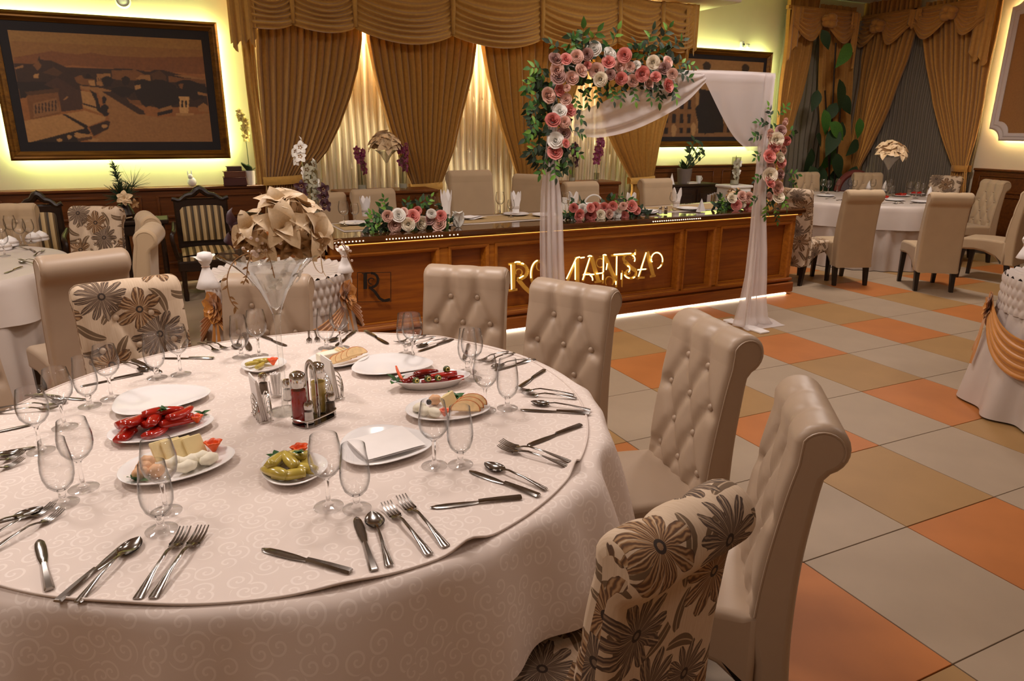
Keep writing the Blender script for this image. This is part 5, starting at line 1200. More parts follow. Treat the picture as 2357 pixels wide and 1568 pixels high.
# ------------------------------------------------------------------ cruet set, napkin holders, shakers
F['oilred'] = simple('red_chilli_sauce', (150, 26, 14), .25, .2, 30); F['oilyel'] = simple('yellow_oil', (196, 168, 84), .25, .2, 20); F['pepper_d'] = simple('ground_pepper', (92, 72, 50), .8, .2, 80); F['salt'] = simple('salt', (236, 230, 226), .8)
F['pick'] = simple('wooden_toothpick', (222, 190, 142), .7)
ca = math.atan2(*(PZ(775, 945, TZ)-PZ(688, 985, TZ)).yx)
cs = thing('cruet_stand', 'steel cruet stand with a looped handle in the middle of the table', 'cruet stand', (PZ(724, 967, TZ).x, PZ(724, 967, TZ).y, TZ+.001), ca)
def cl(px, py, z=.006): q = PZ(px, py, TZ); return (q.x, q.y, TZ+z)
pts = [(.068*math.copysign(abs(math.cos(a))**.7, math.cos(a)), .048*math.copysign(abs(math.sin(a))**.8, math.sin(a))*(1+.12*math.cos(2*a))) for a in [2*PI*i/40 for i in range(40)]]
MB().prism(pts, 0, .004).build('base', 'steel', cs, 30); MB().tube([(x, y, .022) for x, y in pts], .0025, 6, closed=True).build('guard_rail', 'chrome', cs); 
for x, y in ((pts[4]), (pts[14]), (pts[24]), (pts[34])): MB().tube([(x, y, .004), (x, y, .022)], .002, 6).build('rail_post', 'chrome', cs)
hp = catmull([(-.0, -.020, .004), (-.0, -.020, .12), (.0, -.018, .165), (.0, 0, .187), (.0, .018, .165), (.0, .020, .12), (.0, .020, .004)], 5); MB().tube(hp, .0065, 8, flat=.25).build('handle', 'chrome', cs)
def bottle(px, py, kind, label):
    q = cl(px, py); fill = F['oilred'] if kind == 'r' else F['oilyel']; o = thing('sauce_bottle', label, 'bottle', q)
    MB().lathe([(0, 0), (.0225, 0), (.024, .003), (.024, .075), (.022, .082), (.024, .09), (.022, .108), (.019, .113), (0, .113)], 24).build('glass_body', 'glass', o, 50)
    b = MB(); b.lathe([(0, .003), (.0215, .003), (.0222, .006), (.0222, .072), (.0205, .082), (.0222, .09), (.021, .103 if kind == 'r' else .098), (0, .103 if kind == 'r' else .098)], 24); b.build('contents', fill, o, 50)
    MB().lathe([(.0215, .112), (.0235, .114), (.0235, .143), (.021, .153), (.011, .159), (0, .160)], 24).build('cap', 'chrome', o, 50); MB().lathe([(0, 0), (.004, 0), (.004, .003), (0, .003)], 10, T=tr(.0175, -.006, .151) @ roty(PI/4)).build('pour_hole', 'black', o); return o
bottle(693, 975, 'r', 'glass bottle of red chilli sauce with a chrome cap in the cruet stand'); bottle(737, 950, 'y', 'glass bottle of yellow oil with a chrome cap in the cruet stand')
def shaker(q, fill, label):
    o = thing('shaker', label, 'shaker', q); MB().lathe([(0, 0), (.0155, 0), (.0165, .003), (.015, .02), (.0145, .042), (.0135, .047), (0, .047)], 18).build('glass_body', 'glass', o, 50); MB().lathe([(0, .002), (.0145, .002), (.0135, .02), (.013, .036), (0, .036)], 18).build('contents', F[fill], o, 50)
    MB().lathe([(.0142, .044), (.0155, .046), (.0155, .062), (.012, .068), (0, .069)], 18).build('cap', 'chrome', o, 50); return o
shaker(cl(712, 977), 'salt', 'salt shaker at the front of the cruet stand'); shaker(cl(762, 955), 'pepper_d', 'pepper shaker at the right end of the cruet stand')
shaker(cl(608, 905, .001), 'pepper_d', 'pepper shaker standing behind the left napkin holder'); shaker(cl(664, 920, .001), 'salt', 'salt shaker standing next to the tall vase stem')
def stickglass(q, label, mat, n, L, r, R0):
    o = thing('toothpick_glass', label, 'glass', q); MB().lathe([(0, 0), (R0*.8, 0), (R0*.82, .004), (R0, .055), (R0*.95, .055), (R0*.78, .008), (0, .008)], 20).build('tumbler', 'glass', o, 50)
    sb = MB()
    for i in range(n):
        a = 2.4*i; rr = R0*.7*math.sqrt((i+.5)/n); sb.tube([(rr*.6*math.cos(a), rr*.6*math.sin(a), .009), (rr*1.1*math.cos(a), rr*1.1*math.sin(a), L)], r, 5)
    s_ = sb.build('sticks', mat, o); s_['kind'] = 'stuff'; return o
stickglass(cl(731, 962), 'small glass of toothpicks in the cruet stand', F['pick'], 16, .065, .001, .0125); stickglass(cl(637, 914, .001), 'small tumbler of paper-wrapped sticks beside the napkin holder', 'napkin', 14, .082, .0032, .021)
def napkin_holder(p, rz, label, nlabel, lean):
    o = thing('napkin_holder', label, 'napkin holder', p, rz)
    for s in (-1, 1):
        for k, (w, h) in enumerate(((.048, .080), (.038, .064), (.028, .048), (.018, .033))):
            pts = [(-w, 0, .003)]+[(w*math.cos(PI-PI*i/14), 0, h-w*.0+(-w+w*math.sin(PI*i/14))) for i in range(15)]+[(w, 0, .003)]
            MB().tube([(x, s*(.016+k*.0018)+s*z*.05, z) for x, y, z in pts], .0019, 6).build('wire_arch', 'chrome', o)
    for x in (-.048, -.024, .024, .048): MB().tube([(x, -.022, .003), (x, .022, .003)], .0019, 6).build('cross_wire', 'chrome', o)
    for i in range(7):
        y = -.011+i*.0035; n_ = thing('paper_napkin', nlabel, 'napkin', (p[0]-y*math.sin(rz), p[1]+y*math.cos(rz), p[2]+.005), rz, nlabel.replace('folded paper napkin', 'folded paper napkins')); h = .125+.008*math.sin(i*2.1)
        b = MB(); b.box((.004*math.sin(i*3), 0, h/2), (.085, .0022, h), T=rotx(lean+.02*(i-3))); b.build('paper', 'napkin', n_, 0)
    return o
a_ = PZ(576, 938, TZ); c_ = PZ(606, 978, TZ); nd = c_-a_
napkin_holder((PZ(604, 962, TZ).x, PZ(604, 962, TZ).y, TZ+.001), math.atan2(nd.y, nd.x), 'chrome wire napkin holder with nested arches, left of the cruet stand', 'folded paper napkin standing in the left wire holder', .12)
a_ = PZ(752, 900, TZ); c_ = PZ(792, 930, TZ); nd = c_-a_
napkin_holder((PZ(766, 912, TZ).x, PZ(766, 912, TZ).y, TZ+.001), math.atan2(nd.y, nd.x), 'chrome wire napkin holder partly hidden behind the cruet bottles', 'folded paper napkin standing in the right wire holder', .10)
# ------------------------------------------------------------------ tall glass vase with silk flowers
def petal_mb(L=1, W=.62, cup=.25, tipcurl=-.35, n=8, wave=.09):
    g = []
    for i in range(n+1):
        t = i/n; w = W/2*(math.sin(PI*min(1, .1+t*.82))**.8)*(1-.25*t*t) if i < n else .01
        y = t*L; z = cup*math.sin(PI*t*.9)*L*.6+tipcurl*t*t*t*L*.5
        g.append([(-w, y, z+cup*w*.5+wave*math.sin(8*t)*w*2), (-w*.5, y, z), (0, y, z-cup*w*.25), (w*.5, y, z), (w, y, z+cup*w*.5-wave*math.sin(7*t+1)*w*2)])
    b = MB(); b.grid(g); return b
PET = {k: petal_mb(1, *a).mesh('petal', m, 180) for k, m, a in (('poin', 'poin', (.78, .45, -.6)), ('maroon', 'maroon', (.7, .35, -.3)), ('white', 'orchid_white', (.8, .2, -.2)), ('mag', 'magenta', (.75, .25, -.3)), ('yel', 'orchid_yellow', (.75, .25, -.3)), ('gold', 'goldleaf', (.6, .4, -.2)))}
LEAFME = {k: leaf_mb(1, .5, .18, 5, .2).mesh('leaf', k, 180) for k in ('leaf', 'leaf_light', 'leaf_dark', 'leaf_grey')}
GLEAF = leaf_mb(1, .42, .2, 4, .3).mesh('gold_leaf', 'goldleaf', 180)
def flower(parent, p, d, s, kind, n=6, layers=2, name='petal', seed=0, nm='flower', lift=0.0):
    "a silk flower: an empty mesh core part with petal sub-parts"
    r_ = random.Random(seed); A = align(d)
    core = MB(); 
    for q in range(5): core.sphere((.012*math.cos(q*1.26), .012*math.sin(q*1.26), .006), .006, 6, 4)
    c = core.build(nm, 'goldleaf', parent, 180); c.matrix_basis = tr(*p) @ A
    for L in range(layers):
        for i in range(n-L):
            T = rotz(2*PI*i/(n-L)+L*.5+r_.uniform(-.15, .15)) @ rotx(.18+lift+.42*L+r_.uniform(-.12, .12)) @ scl(s*(1-.18*L)*r_.uniform(.85, 1.1))
            link(name, PET[kind], c, T)
    return c
def spray(parent, pts, n, L, name='leaf_spray', me=GLEAF, mat='goldleaf', r=.0016, seed=1, droop=.0):
    r_ = random.Random(seed); C = catmull(pts, 6); b = MB(); b.tube(C, r, 5); s_ = b.build(name, mat, parent)
    for i in range(n):
        k = int((i+.7)/n*(len(C)-2)); p = C[k]; t = (C[k+1]-C[k]).normalized(); side = 1 if i % 2 else -1
        u = Vector((r_.uniform(-1, 1), r_.uniform(-1, 1), r_.uniform(-.3, .3))); w = t.cross(u).normalized()*side; d = (t*.6+w*.8).normalized()
        A = align(t.cross(d) if t.cross(d).length > 1e-3 else (0, 0, 1), d)
        x = d.cross(Vector(A.col[2][:3])); zc = x.cross(d)
        Mx = Matrix(((x.x, d.x, -zc.x, p.x), (x.y, d.y, -zc.y, p.y), (x.z, d.z, -zc.z, p.z), (0, 0, 0, 1)))
        link('leaf', me, s_, Mx @ scl(L*r_.uniform(.75, 1.15)))
    return s_
VC = (.246, 2.145)
vs = thing('trumpet_vase', 'tall clear trumpet vase with champagne silk flowers in the middle of the table', 'vase', (VC[0], VC[1], TZ+.001))
MB().lathe([(0, 0), (.050, 0), (.051, .003), (.04, .007), (.012, .014), (.0095, .03), (.0078, .15), (.0085, .28), (.013, .315), (0, .318)], 28).build('foot_and_stem', 'vase_glass', vs, 60)
MB().lathe([(.010, .312), (.022, .345), (.045, .395), (.078, .440), (.118, .478), (.146, .497), (.148, .498), (.142, .492), (.114, .474), (.074, .436), (.041, .391), (.018, .343), (0, .325)], 40).build('bowl', 'vase_glass', vs, 60)
M['frost'] = sheer('milky_gel_beads', (226, 214, 204), .34)
MB().lathe([(0, .328), (.017, .345), (.038, .392), (.070, .436), (.085, .452), (0, .455)], 32).build('gel_filling', 'frost', vs, 60)
r_ = random.Random(4)
for i in range(38):
    a = r_.uniform(0, 6.28); z = r_.uniform(.395, .465); rr = (.040+(z-.395)*1.05)*r_.uniform(.75, .95)
    link('blossom_petal', PET['white'], vs, tr(rr*math.cos(a), rr*math.sin(a), z) @ align((math.cos(a), math.sin(a), -.3)) @ rotz(r_.uniform(0, 6)) @ scl(.026))
def vp(px, py, dy=0.0):     # a point in the flower head, at the vase's distance
    q = PY(px, py, VC[1]+dy); return (q.x-VC[0], q.y-VC[1], q.z-TZ-.001)
RC = Vector((-RGT[0]*0, -1, .25))
flower(vs, vp(650, 538, -.05), (-.05, -1, .75), .092, 'poin', 5, 2, seed=1, lift=.4); flower(vs, vp(706, 540, -.02), (.75, -.8, .55), .098, 'poin', 5, 2, seed=2, lift=.3)
flower(vs, vp(640, 492, .02), (-.1, -.45, 1), .09, 'poin', 5, 2, seed=3, lift=.55); flower(vs, vp(582, 528, -.03), (-.7, -.8, .7), .07, 'poin', 5, 2, seed=4, lift=.1); flower(vs, vp(684, 498, .04), (.45, -.35, 1), .088, 'poin', 5, 2, seed=5, lift=.55)
flower(vs, vp(700, 545, .07), (.8, .5, .6), .085, 'poin', 5, 1, seed=6, lift=.1); flower(vs, vp(605, 545, .08), (-.6, .7, .6), .08, 'poin', 5, 1, seed=16, lift=.1)
for i_, (px_, py_) in enumerate(((610, 568), (640, 572), (668, 570), (696, 572), (722, 566), (655, 560))): flower(vs, vp(px_, py_, -.055+.02*(i_ % 2)), (.1*(i_-2), -1, .3), .05, 'gold' if i_ % 3 else 'poin', 5, 2, seed=30+i_, lift=.2)
MB().tube([(.1465*math.cos(2*PI*i/48), .1465*math.sin(2*PI*i/48), .498) for i in range(48)], .0022, 6, closed=True).build('rim', 'vase_glass', vs)
for i, (px, py, s, rr) in enumerate(((545, 520, .06, .3), (540, 540, .055, -.4), (552, 505, .055, 1.1), (530, 555, .042, 2.6), (525, 535, .045, 1.9))): link('maroon_petal', PET['maroon'], vs, tr(*vp(px, py, .0)) @ align((-.8, -.5, .2)) @ rotz(rr*2) @ scl(s))
for i, (px, py) in enumerate(((590, 490), (578, 494))): link('velvet_leaf', LEAFME['leaf_dark'], vs, tr(*vp(px+20, py+4, -.02)) @ rotz(1.6) @ rotx(.3) @ scl(.062))
flower(vs, vp(560, 556, -.04), (-.4, -1, .2), .036, 'gold', 5, 2, seed=7); flower(vs, vp(585, 570, -.06), (-.1, -1, .3), .032, 'gold', 5, 2, seed=8); flower(vs, vp(620, 572, -.07), (.1, -1, .5), .03, 'gold', 5, 2, seed=9)
b = MB()
for px, py, r in ((592, 552, .006), (583, 582, .009), (590, 587, .008), (578, 548, .005), (612, 576, .005), (560, 572, .005), (596, 577, .005), (604, 560, .004), (646, 560, .005)): b.sphere(vp(px, py, -.085), r, 10, 6)
for i in range(9): pass
pe = b.build('pearls', 'pearl', vs, 180); pe['kind'] = 'stuff'
spray(vs, [vp(575, 580, -.09), vp(540, 600, -.11), vp(523, 640, -.11), vp(530, 690, -.10), vp(548, 712, -.10)], 9, .020, 'hanging_spray', seed=3)
spray(vs, [vp(580, 582, -.10), vp(570, 610, -.12), vp(568, 635, -.12), vp(560, 655, -.12)], 8, .016, 'hanging_spray', seed=5)
spray(vs, [vp(610, 575, -.10), vp(622, 600, -.12), vp(632, 640, -.12)], 5, .014, 'hanging_spray', seed=6)
for pts in ([(730, 560), (765, 560), (785, 552), (805, 590)], [(735, 575), (770, 555), (792, 570), (812, 620)]):
    spray(vs, [vp(px, py, .04) for px, py in pts], 0, .01, 'beaded_spray')
b = MB(); 
for px, py in ((788, 561), (774, 567), (807, 578), (785, 575), (798, 572), (810, 600), (790, 590)): b.sphere(vp(px, py, .04), .0042, 8, 5)
q_ = b.build('spray_beads', 'pearl', vs, 180); q_['kind'] = 'stuff'
b = MB(); b.tube(catmull([vp(716, 590, -.02), vp(728, 620, -.03), vp(742, 628, -.03), (vp(740, 600, -.03)), vp(738, 585, -.02)], 6), .006, 6, flat=.15); b.tube(catmull([vp(738, 588, -.02), vp(742, 620, -.03), (vp(752, 638, -.03)), vp(768, 652, -.03)], 6), .006, 6, flat=.15); b.build('ribbon', 'poin', vs, 180)

# ------------------------------------------------------------------ small swagged tables
def swag_table(c, rt, rb, z, label, seed, swags, roses, bows):
    o = thing('swagged_table', label, 'table', (c[0], c[1], 0)); n = 480
    MB().lathe([(0, z-.03), (rt-.012, z-.03), (rt-.012, z-.006), (0, z-.006)], 32).build('tabletop', 'dark_wood', o); MB().lathe([(0, 0), (.2, 0), (.2, .03), (.04, .06), (.04, z-.03), (0, z-.03)], 20).build('pedestal', 'dark_wood', o)
    P = []
    for q in (.001, .5, .85, .96, 1.0): P.append([(rt*q*math.cos(2*PI*i/n), rt*q*math.sin(2*PI*i/n), z+(.012*math.sin(36*2*PI*i/n)*(q > .9)+.01*(q > .9))) for i in range(n)])
    MB().grid(P, cv=True).build('top_cloth', 'cloth_white', o, 180)
    P = []; zs = [z-.0+.012-k*(.20)/26 for k in range(27)]
    for k, zz in enumerate(zs):
        v = k/26; row = []
        for i in range(n):
            a = 2*PI*i/n; rr = rt+.004+.013*abs(math.sin(30*a+(PI/2 if (k//7) % 2 else 0)))*(.45+.55*abs(math.sin(PI*k/7)))
            row.append((rr*math.cos(a), rr*math.sin(a), zz))
        P.append(row)
    MB().grid(P, cv=True).build('smocked_band', 'cloth_white', o, 180)
    P = []
    for k in range(15):
        v = k/14; zz = (z-.185)*(1-v)+.012*v; row = []
        for i in range(n):
            a = 2*PI*i/n; f = math.sin(24*a+.5*math.sin(3*a))*(.012*(1-v)+.0)+v*.035*math.sin(11*a+seed+.6*math.sin(4*a)); rr = lerp(rt+.004, rb, v**.9)+f; row.append((rr*math.cos(a), rr*math.sin(a), zz))
        P.append(row)
    MB().grid(P, cv=True).build('skirt', 'cloth_white', o, 180)
    for a0, a1, z0, z1, dip, wd in swags:
        P = []
        for i in range(25):
            u = i/24; a = lerp(a0, a1, u); zz = lerp(z0, z1, u)-dip*math.sin(PI*u); w = wd*(.22+.78*math.sin(PI*u)**.7); row = []
            for j in range(29):
                s = j/28; zq = zz-w*(s-.15); rr = lerp(rt+.012, rb, max(0, min(1, (z-.185-zq)/(z-.2)))**.9)+.035+.010*math.sin(2*PI*4.5*s+.6)*math.sin(PI*(.1+.8*u)); row.append((rr*math.cos(a), rr*math.sin(a), zq))
            P.append(row)
        MB().grid(P).build('satin_swag', 'satin', o, 180)
    for a, zz, s, kind in roses:
        rr = lerp(rt, rb, max(0, (z-.185-zz)/z))+.045; base = Vector((rr*math.cos(a), rr*math.sin(a), zz)); d = Vector((math.cos(a), math.sin(a), .1)); A = tr(*base) @ align(d)
        b = MB()
        for L, (n_, rad, tilt) in enumerate(((7, 1.0, .25), (6, .78, .6), (5, .55, .95), (3, .34, 1.25))):
            for i in range(n_):
                g = []
                for ii in range(5):
                    t = ii/4; row = []
                    for jj in range(5):
                        uu = (jj-2)/2; w = .52*rad*(.5+.6*math.sin(PI*t*.8)); row.append((uu*w*s, t*rad*s*math.cos(tilt), t*rad*s*math.sin(tilt)*.7+.12*s*uu*uu-.10*s*t*t+.03*s*math.sin(uu*5+i)))
                    g.append(row)
                b.grid(g, T=A @ rotz(2*PI*i/n_+L*.4))
        b.build('rosette', 'satin', o, 180)
        for k, (da, ln) in enumerate(((-.05, .30), (.07, .36))):
            g = []
            for ii in range(9):
                t = ii/8; rq = lerp(rt, rb, max(0, min(1, (z-.185-(zz-t*ln))/z)))+.05; aa = a+da*(.3+t); g.append([((rq+.006*math.sin(w_*2+t*4))*math.cos(aa+w_*.028*(1 if kind else .6)/rt*.38), (rq+.006*math.sin(w_*2+t*4))*math.sin(aa+w_*.028*(1 if kind else .6)/rt*.38), zz-t*ln) for w_ in (-1, 0, 1)])
            MB().grid(g).build('satin_tail', 'satin', o, 180)
    for a in bows:
        base = (rt*.95*math.cos(a), rt*.95*math.sin(a), z+.012); w_ = thing('tied_napkin', label.split(' swagged')[0].split(' small')[0]+' napkin', 'napkin')
        bpy.data.objects.remove(w_)
    return o
def tied_napkin(p, rz, label, s=1.0):
    o = thing('tied_napkin', label, 'napkin', p, rz, 'tied white napkins')
    MB().lathe([(.045, 0), (.05, .004), (.036, .04), (.018, .085), (.014, .10), (.026, .118), (.034, .14), (.028, .158), (0, .165)], 18, T=scl(s)).build('fabric', 'napkin', o, 180); MB().tube([(.0155*s*math.cos(a), .0155*s*math.sin(a), .098*s) for a in [2*PI*i/14 for i in range(14)]], .004*s, 5, closed=True).build('tie', 'pearl', o)
    for sx in (-1, 1): link('wing', PET['white'], o, tr(0, 0, .1*s) @ rotz(sx*1.2) @ rotx(.7) @ scl(.075*s))
    return o
ml = (.52, 4.20)
def ang(c, px, py, z): q = PZ(px, py, z); return math.atan2(q.y-c[1], q.x-c[0])
aL, aR_ = R(210), R(316)
swag_table(ml, .39, .46, .80, 'small round swagged table with two gold rosettes behind the vase', 1.0, [(aR_, aL+.0, .68, .66, .16, .15), (aL, aL-1.6, .66, .66, .14, .13), (aR_, aR_+1.7, .68, .66, .14, .13)], [(aL, .68, .085, 1), (aR_, .70, .085, 1)], [])
q = PZ(480, 668, .80); tied_napkin((q.x, q.y, .812), .4, 'white tied napkin figure at the left rim of the small swagged table', 1.15)
q = PZ(795, 632, .80); tied_napkin((q.x, q.y, .812), 2.0, 'white tied napkin figure at the right rim of the small swagged table', .95)
mr = (4.68, 2.08); aM = R(126)
swag_table(mr, .45, .54, .79, 'round swagged table cut off by the right edge, satin rosette at its side', 2.2, [(aM, aM+1.75, .68, .66, .20, .22), (aM-1.5, aM, .62, .66, .14, .15)], [(aM, .60, .085, 1), (aM-1.5, .62, .08, 1)], [])
q = PZ(2335, 600, .80); tied_napkin((q.x+.06, q.y-.02, .812), .4, 'white tied napkin on the swagged table at the right edge', .9)
o = thing('cork_coaster', 'round tan place mat on the swagged table at the right edge', 'place mat', (4.62, 2.06, .813)); MB().lathe([(0, 0), (.17, 0), (.175, .003), (.17, .006), (0, .006)], 36).build('mat', simple('tan_mat', (198, 150, 104), .6), o, 50)

# ------------------------------------------------------------------ roses, garlands and the white arch
def rose_mb():
    b = MB()
    g = []
    for i in range(31):        # rolled bud
        a = 2*PI*2.4*i/30; r = .04+.17*i/30; g.append([(r*.75*math.cos(a), r*.75*math.sin(a), .15), (r*1.05*math.cos(a), r*1.05*math.sin(a), .55), (r*.85*math.cos(a), r*.85*math.sin(a), .98-.10*i/30)])
    b.grid(g)
    for L, (n_, r0, h, fl, ph) in enumerate(((3, .36, .98, .05, 0), (4, .54, .93, .10, .5), (5, .76, .83, .18, .9), (6, 1.0, .62, .30, .2))):
        for i in range(n_):
            g = []
            for ii in range(6):
                t = ii/5; row = []
                for jj in range(7):
                    u = (jj/6-.5); a = 2*PI/n_*1.45*u; rad = r0*(.30+.66*t**.75)+fl*max(0, t-.65)**1.3*1.6+.06*(jj/6)*t-.02; z = h*t*(1-.16*(2*u)**2*t)-fl*max(0, t-.7)*1.1+.04*math.sin(9*u+i)*t; row.append((rad*math.cos(a), rad*math.sin(a), z))
                g.append(row)
            b.grid(g, T=rotz(2*PI*i/n_+ph))
    return b
ROSE = {}
_rb = rose_mb()
for k in ('pink', 'dusty', 'mauve', 'cream', 'white', 'blush', 'deep'): ROSE[k] = _rb.mesh('rose', 'rose_'+k, 180)
def put_rose(parent, p, d, r, col): return link('rose', ROSE[col], parent, tr(*p) @ align(d) @ rotz(random.uniform(0, 6)) @ scl(r, r, r*.95) @ tr(0, 0, -.35))
def leafspray(parent, p, d, n, L, kinds, seed, curve=.4, rad=.0022):
    r_ = random.Random(seed); d = Vector(d).normalized(); ln = L*.8*(.55*n/2+.5); pts = [Vector(p)]
    L *= .82
    side = d.cross(Vector((r_.uniform(-1, 1), r_.uniform(-1, 1), r_.uniform(-1, 1)))).normalized(); dn = Vector((0, 0, -1))
    for i in range(1, 5): pts.append(pts[-1]+(d+dn*curve*i/4).normalized()*ln/4)
    b = MB(); b.tube(pts, [rad, rad, rad*.8, rad*.7, rad*.5], 4); b.build('sprig_stem', 'stem', parent)
    for i in range(n):
        t = (i+1)/n; k = min(3, int(t*4)); q = pts[k].lerp(pts[k+1], t*4-k if t < 1 else 1); ax = (pts[k+1]-pts[k]).normalized()
        sd = (-RC).cross(ax); sd = sd.normalized() if sd.length > .1 else side
        if i == n-1: dd = ax
        else: dd = (ax*.55+sd*(1 if i % 2 else -1)*.85+Vector((r_.uniform(-.25, .25), r_.uniform(-.35, .1), r_.uniform(-.25, .25)))).normalized()
        nrm = Vector((r_.uniform(-.5, .5), -1, r_.uniform(-.1, .7))); x = dd.cross(nrm).normalized(); z_ = x.cross(dd)
        Mx = Matrix(((x.x, dd.x, z_.x, q.x), (x.y, dd.y, z_.y, q.y), (x.z, dd.z, z_.z, q.z), (0, 0, 0, 1)))
        link('leaf', LEAFME[r_.choice(kinds)], parent, Mx @ scl(L*r_.uniform(.8, 1.15)))
YA = 4.34
def ap(px, py, dy=0.0): return PY(px, py, YA+dy)
ar = thing('wedding_arch', 'white rectangular arch draped with chiffon in front of the counter', 'arch', (ap(1735, 748).x, YA, 0))
inv = tr(ar.location).inverted()
xr, xl = ap(1738, 740).x, ap(1268, 500).x; zt_a = ap(1783, 172).z; xr2 = ap(1783, 172).x
def bar(name, a, c, r): MB().box((0, 0, .5), (1, 1, 1), .1, T=inv @ tr(*a) @ align(Vector(c)-Vector(a)) @ scl(r, r, (Vector(c)-Vector(a)).length)).build(name, 'white_frame', ar, 30)
bar('post', (xr2-.02, YA, 0), (xr2-.02, YA, zt_a), .035); bar('post', (xl, YA, 0), (xl, YA, zt_a), .035); bar('crossbar', (xl, YA, zt_a-.018), (xr2, YA, zt_a-.018), .035)
for x in (xl, xr2-.02): MB().box((x, YA, .008), (.10, .45, .016), .004, T=inv).build('foot_plate', 'white_frame', ar, 30)
def chiffon(name, rows, nu, amp, nf, mat='chiffon', dy=-.04, dense=4):
    "rows: list of polylines (px points) from the top hem to the bottom hem, gathered along their length"
    P = []
    nr = len(rows); k0 = max(len(r) for r in rows)
    fine = []
    for r in rows:
        q = [Vector((x, y, 0)) for x, y in r]; c = catmull(q, 8) if len(q) > 2 else [q[0].lerp(q[1], i/16) for i in range(17)]
        m_ = len(c)-1; fine.append([c[min(m_-1, int(i*m_/nu))].lerp(c[min(m_-1, int(i*m_/nu))+1], i*m_/nu-min(m_-1, int(i*m_/nu))) for i in range(nu+1)])
    for s in range((nr-1)*dense+1):
        t = s/dense; k = min(nr-2, int(t)); f = t-k; row = []
        for i in range(nu+1):
            p = fine[k][i].lerp(fine[k+1][i], f); v = t/(nr-1); d = amp*math.sin(2*PI*nf*v+1.2*math.sin(3*i/nu)); w = ap(p.x, p.y, dy); d*= math.sin(PI*(.08+.84*i/nu)); row.append((w.x, w.y+d, w.z+.3*d))
        P.append(row)
    MB().grid(P, T=inv).build(name, mat, ar, 180)
# left swag: from the crossbar at 1610 to the left post
chiffon('swag_drape', [[(1618, 168), (1560, 172), (1460, 205), (1380, 240), (1322, 262)], [(1624, 176), (1572, 205), (1480, 255), (1390, 285), (1322, 288)], [(1626, 188), (1570, 240), (1470, 292), (1385, 315), (1322, 312)]], 30, .016, 2.5, dense=12)
# right fall: from the crossbar and the post to the gathered point
chiffon('corner_drape', [[(1612, 166), (1680, 300), (1722, 348)], [(1660, 166), (1700, 290), (1728, 346)], [(1720, 168), (1732, 280), (1736, 348)], [(1766, 170), (1752, 280), (1744, 350)], [(1782, 172), (1768, 290), (1752, 352)]], 26, .007, 2.0, dense=8)
chiffon('crossbar_wrap', [[(1604, 160), (1700, 164), (1786, 168)], [(1604, 172), (1700, 176), (1784, 180)], [(1606, 186), (1700, 188), (1782, 190)]], 20, .006, 2, dy=-.03)
def fall(name, prof, nf, dy, z1=.012, depth=.06):
    "a gathered fall of cloth: prof rows (py, left px, right px)"
    P = []; n = nf*8
    for py, l, r in prof:
        a, c = ap(l, py, dy), ap(r, py, dy); row = []
        for i in range(n+1):
            u = i/n; row.append((lerp(a.x, c.x, u), a.y+depth*(.35+.65*(py-380)/370)*math.sin(2*PI*nf*u+.01*py)*.5+.02*math.sin(PI*u), max(z1, lerp(a.z, c.z, u))))
        P.append(row)
    MB().grid(P, T=inv).build(name, 'chiffon', ar, 180)
fall('post_drape', [(170, 1762, 1785), (250, 1755, 1778), (330, 1744, 1768), (400, 1738, 1764), (460, 1732, 1760), (520, 1728, 1761), (580, 1722, 1764), (640, 1716, 1765), (690, 1706, 1766), (730, 1696, 1772), (752, 1690, 1786)], 3, -.05)
fall('post_drape', [(280, 1262, 1284), (380, 1252, 1280), (440, 1243, 1288), (500, 1241, 1293), (560, 1242, 1295), (620, 1244, 1298), (700, 1246, 1306), (790, 1246, 1314), (830, 1238, 1330)], 4, -.05)
# train of cloth pooled on the floor at the right post
b = MB(); g = []
cF = ap(1736, 742)
for i in range(13):
    t = i/12; g.append([(cF.x-.18+.42*s_/10, cF.y-.12+.30*t+.0, .006+.022*abs(math.sin(3*t+s_*.9))*math.sin(PI*t)) for s_ in range(11)])
b.grid(g, T=inv); b.build('pooled_hem', 'chiffon', ar, 180)

def garland(name, label, cat, loc, roses, scale, origin, dy, sprigs, kinds=('leaf', 'leaf', 'leaf_light', 'leaf_dark', 'leaf_grey'), Ybase=YA, wr=None, filler=(), fdy=.06, zmin=None):
    root = thing(name, label, cat, loc); L0 = Vector(loc)
    for i, (x, y, r, col) in enumerate(roses):
        px, py = origin[0]+x/scale, origin[1]+y/scale; p = PY(px, py, Ybase+dy+random.uniform(-.03, .03)); zc = PROJ(p)[2]; rr = r/scale/CF*zc*1.12
        d = (random.uniform(-.5, .5)-.25, -1, random.uniform(-.15, .6)); put_rose(root, p-L0, d, rr, col)
    for k, (px, py, dx, dz, n, L) in enumerate(sprigs):
        p = PY(px, py, Ybase+dy+.03); leafspray(root, p-L0, (dx, random.uniform(-.5, .1), dz), n, L, kinds, 100+k+len(label))
    fb = MB(); lf = leaf_mb(1, .52, .2, 3, .2)
    for k, (px, py) in enumerate(filler):
        p = PY(px, py, Ybase+dy+fdy)-L0
        for q in range(15):
            fb.merge(lf, tr(p.x+random.uniform(-.07, .07), p.y+random.uniform(-.02, .05), max(p.z+random.uniform(-.06, .06), -9 if zmin is None else zmin-L0.z+random.uniform(.0, .05))) @ align((random.uniform(-.7, .7), -1, random.uniform(-.5, .8))) @ rotz(random.uniform(0, 6)) @ scl(random.uniform(.05, .08)), m=random.choice((0, 0, 1, 2)))
    if filler: fb.build('foliage', ['leaf_dark', 'leaf', 'leaf_grey'], root, 180)['kind'] = 'stuff'
    return root
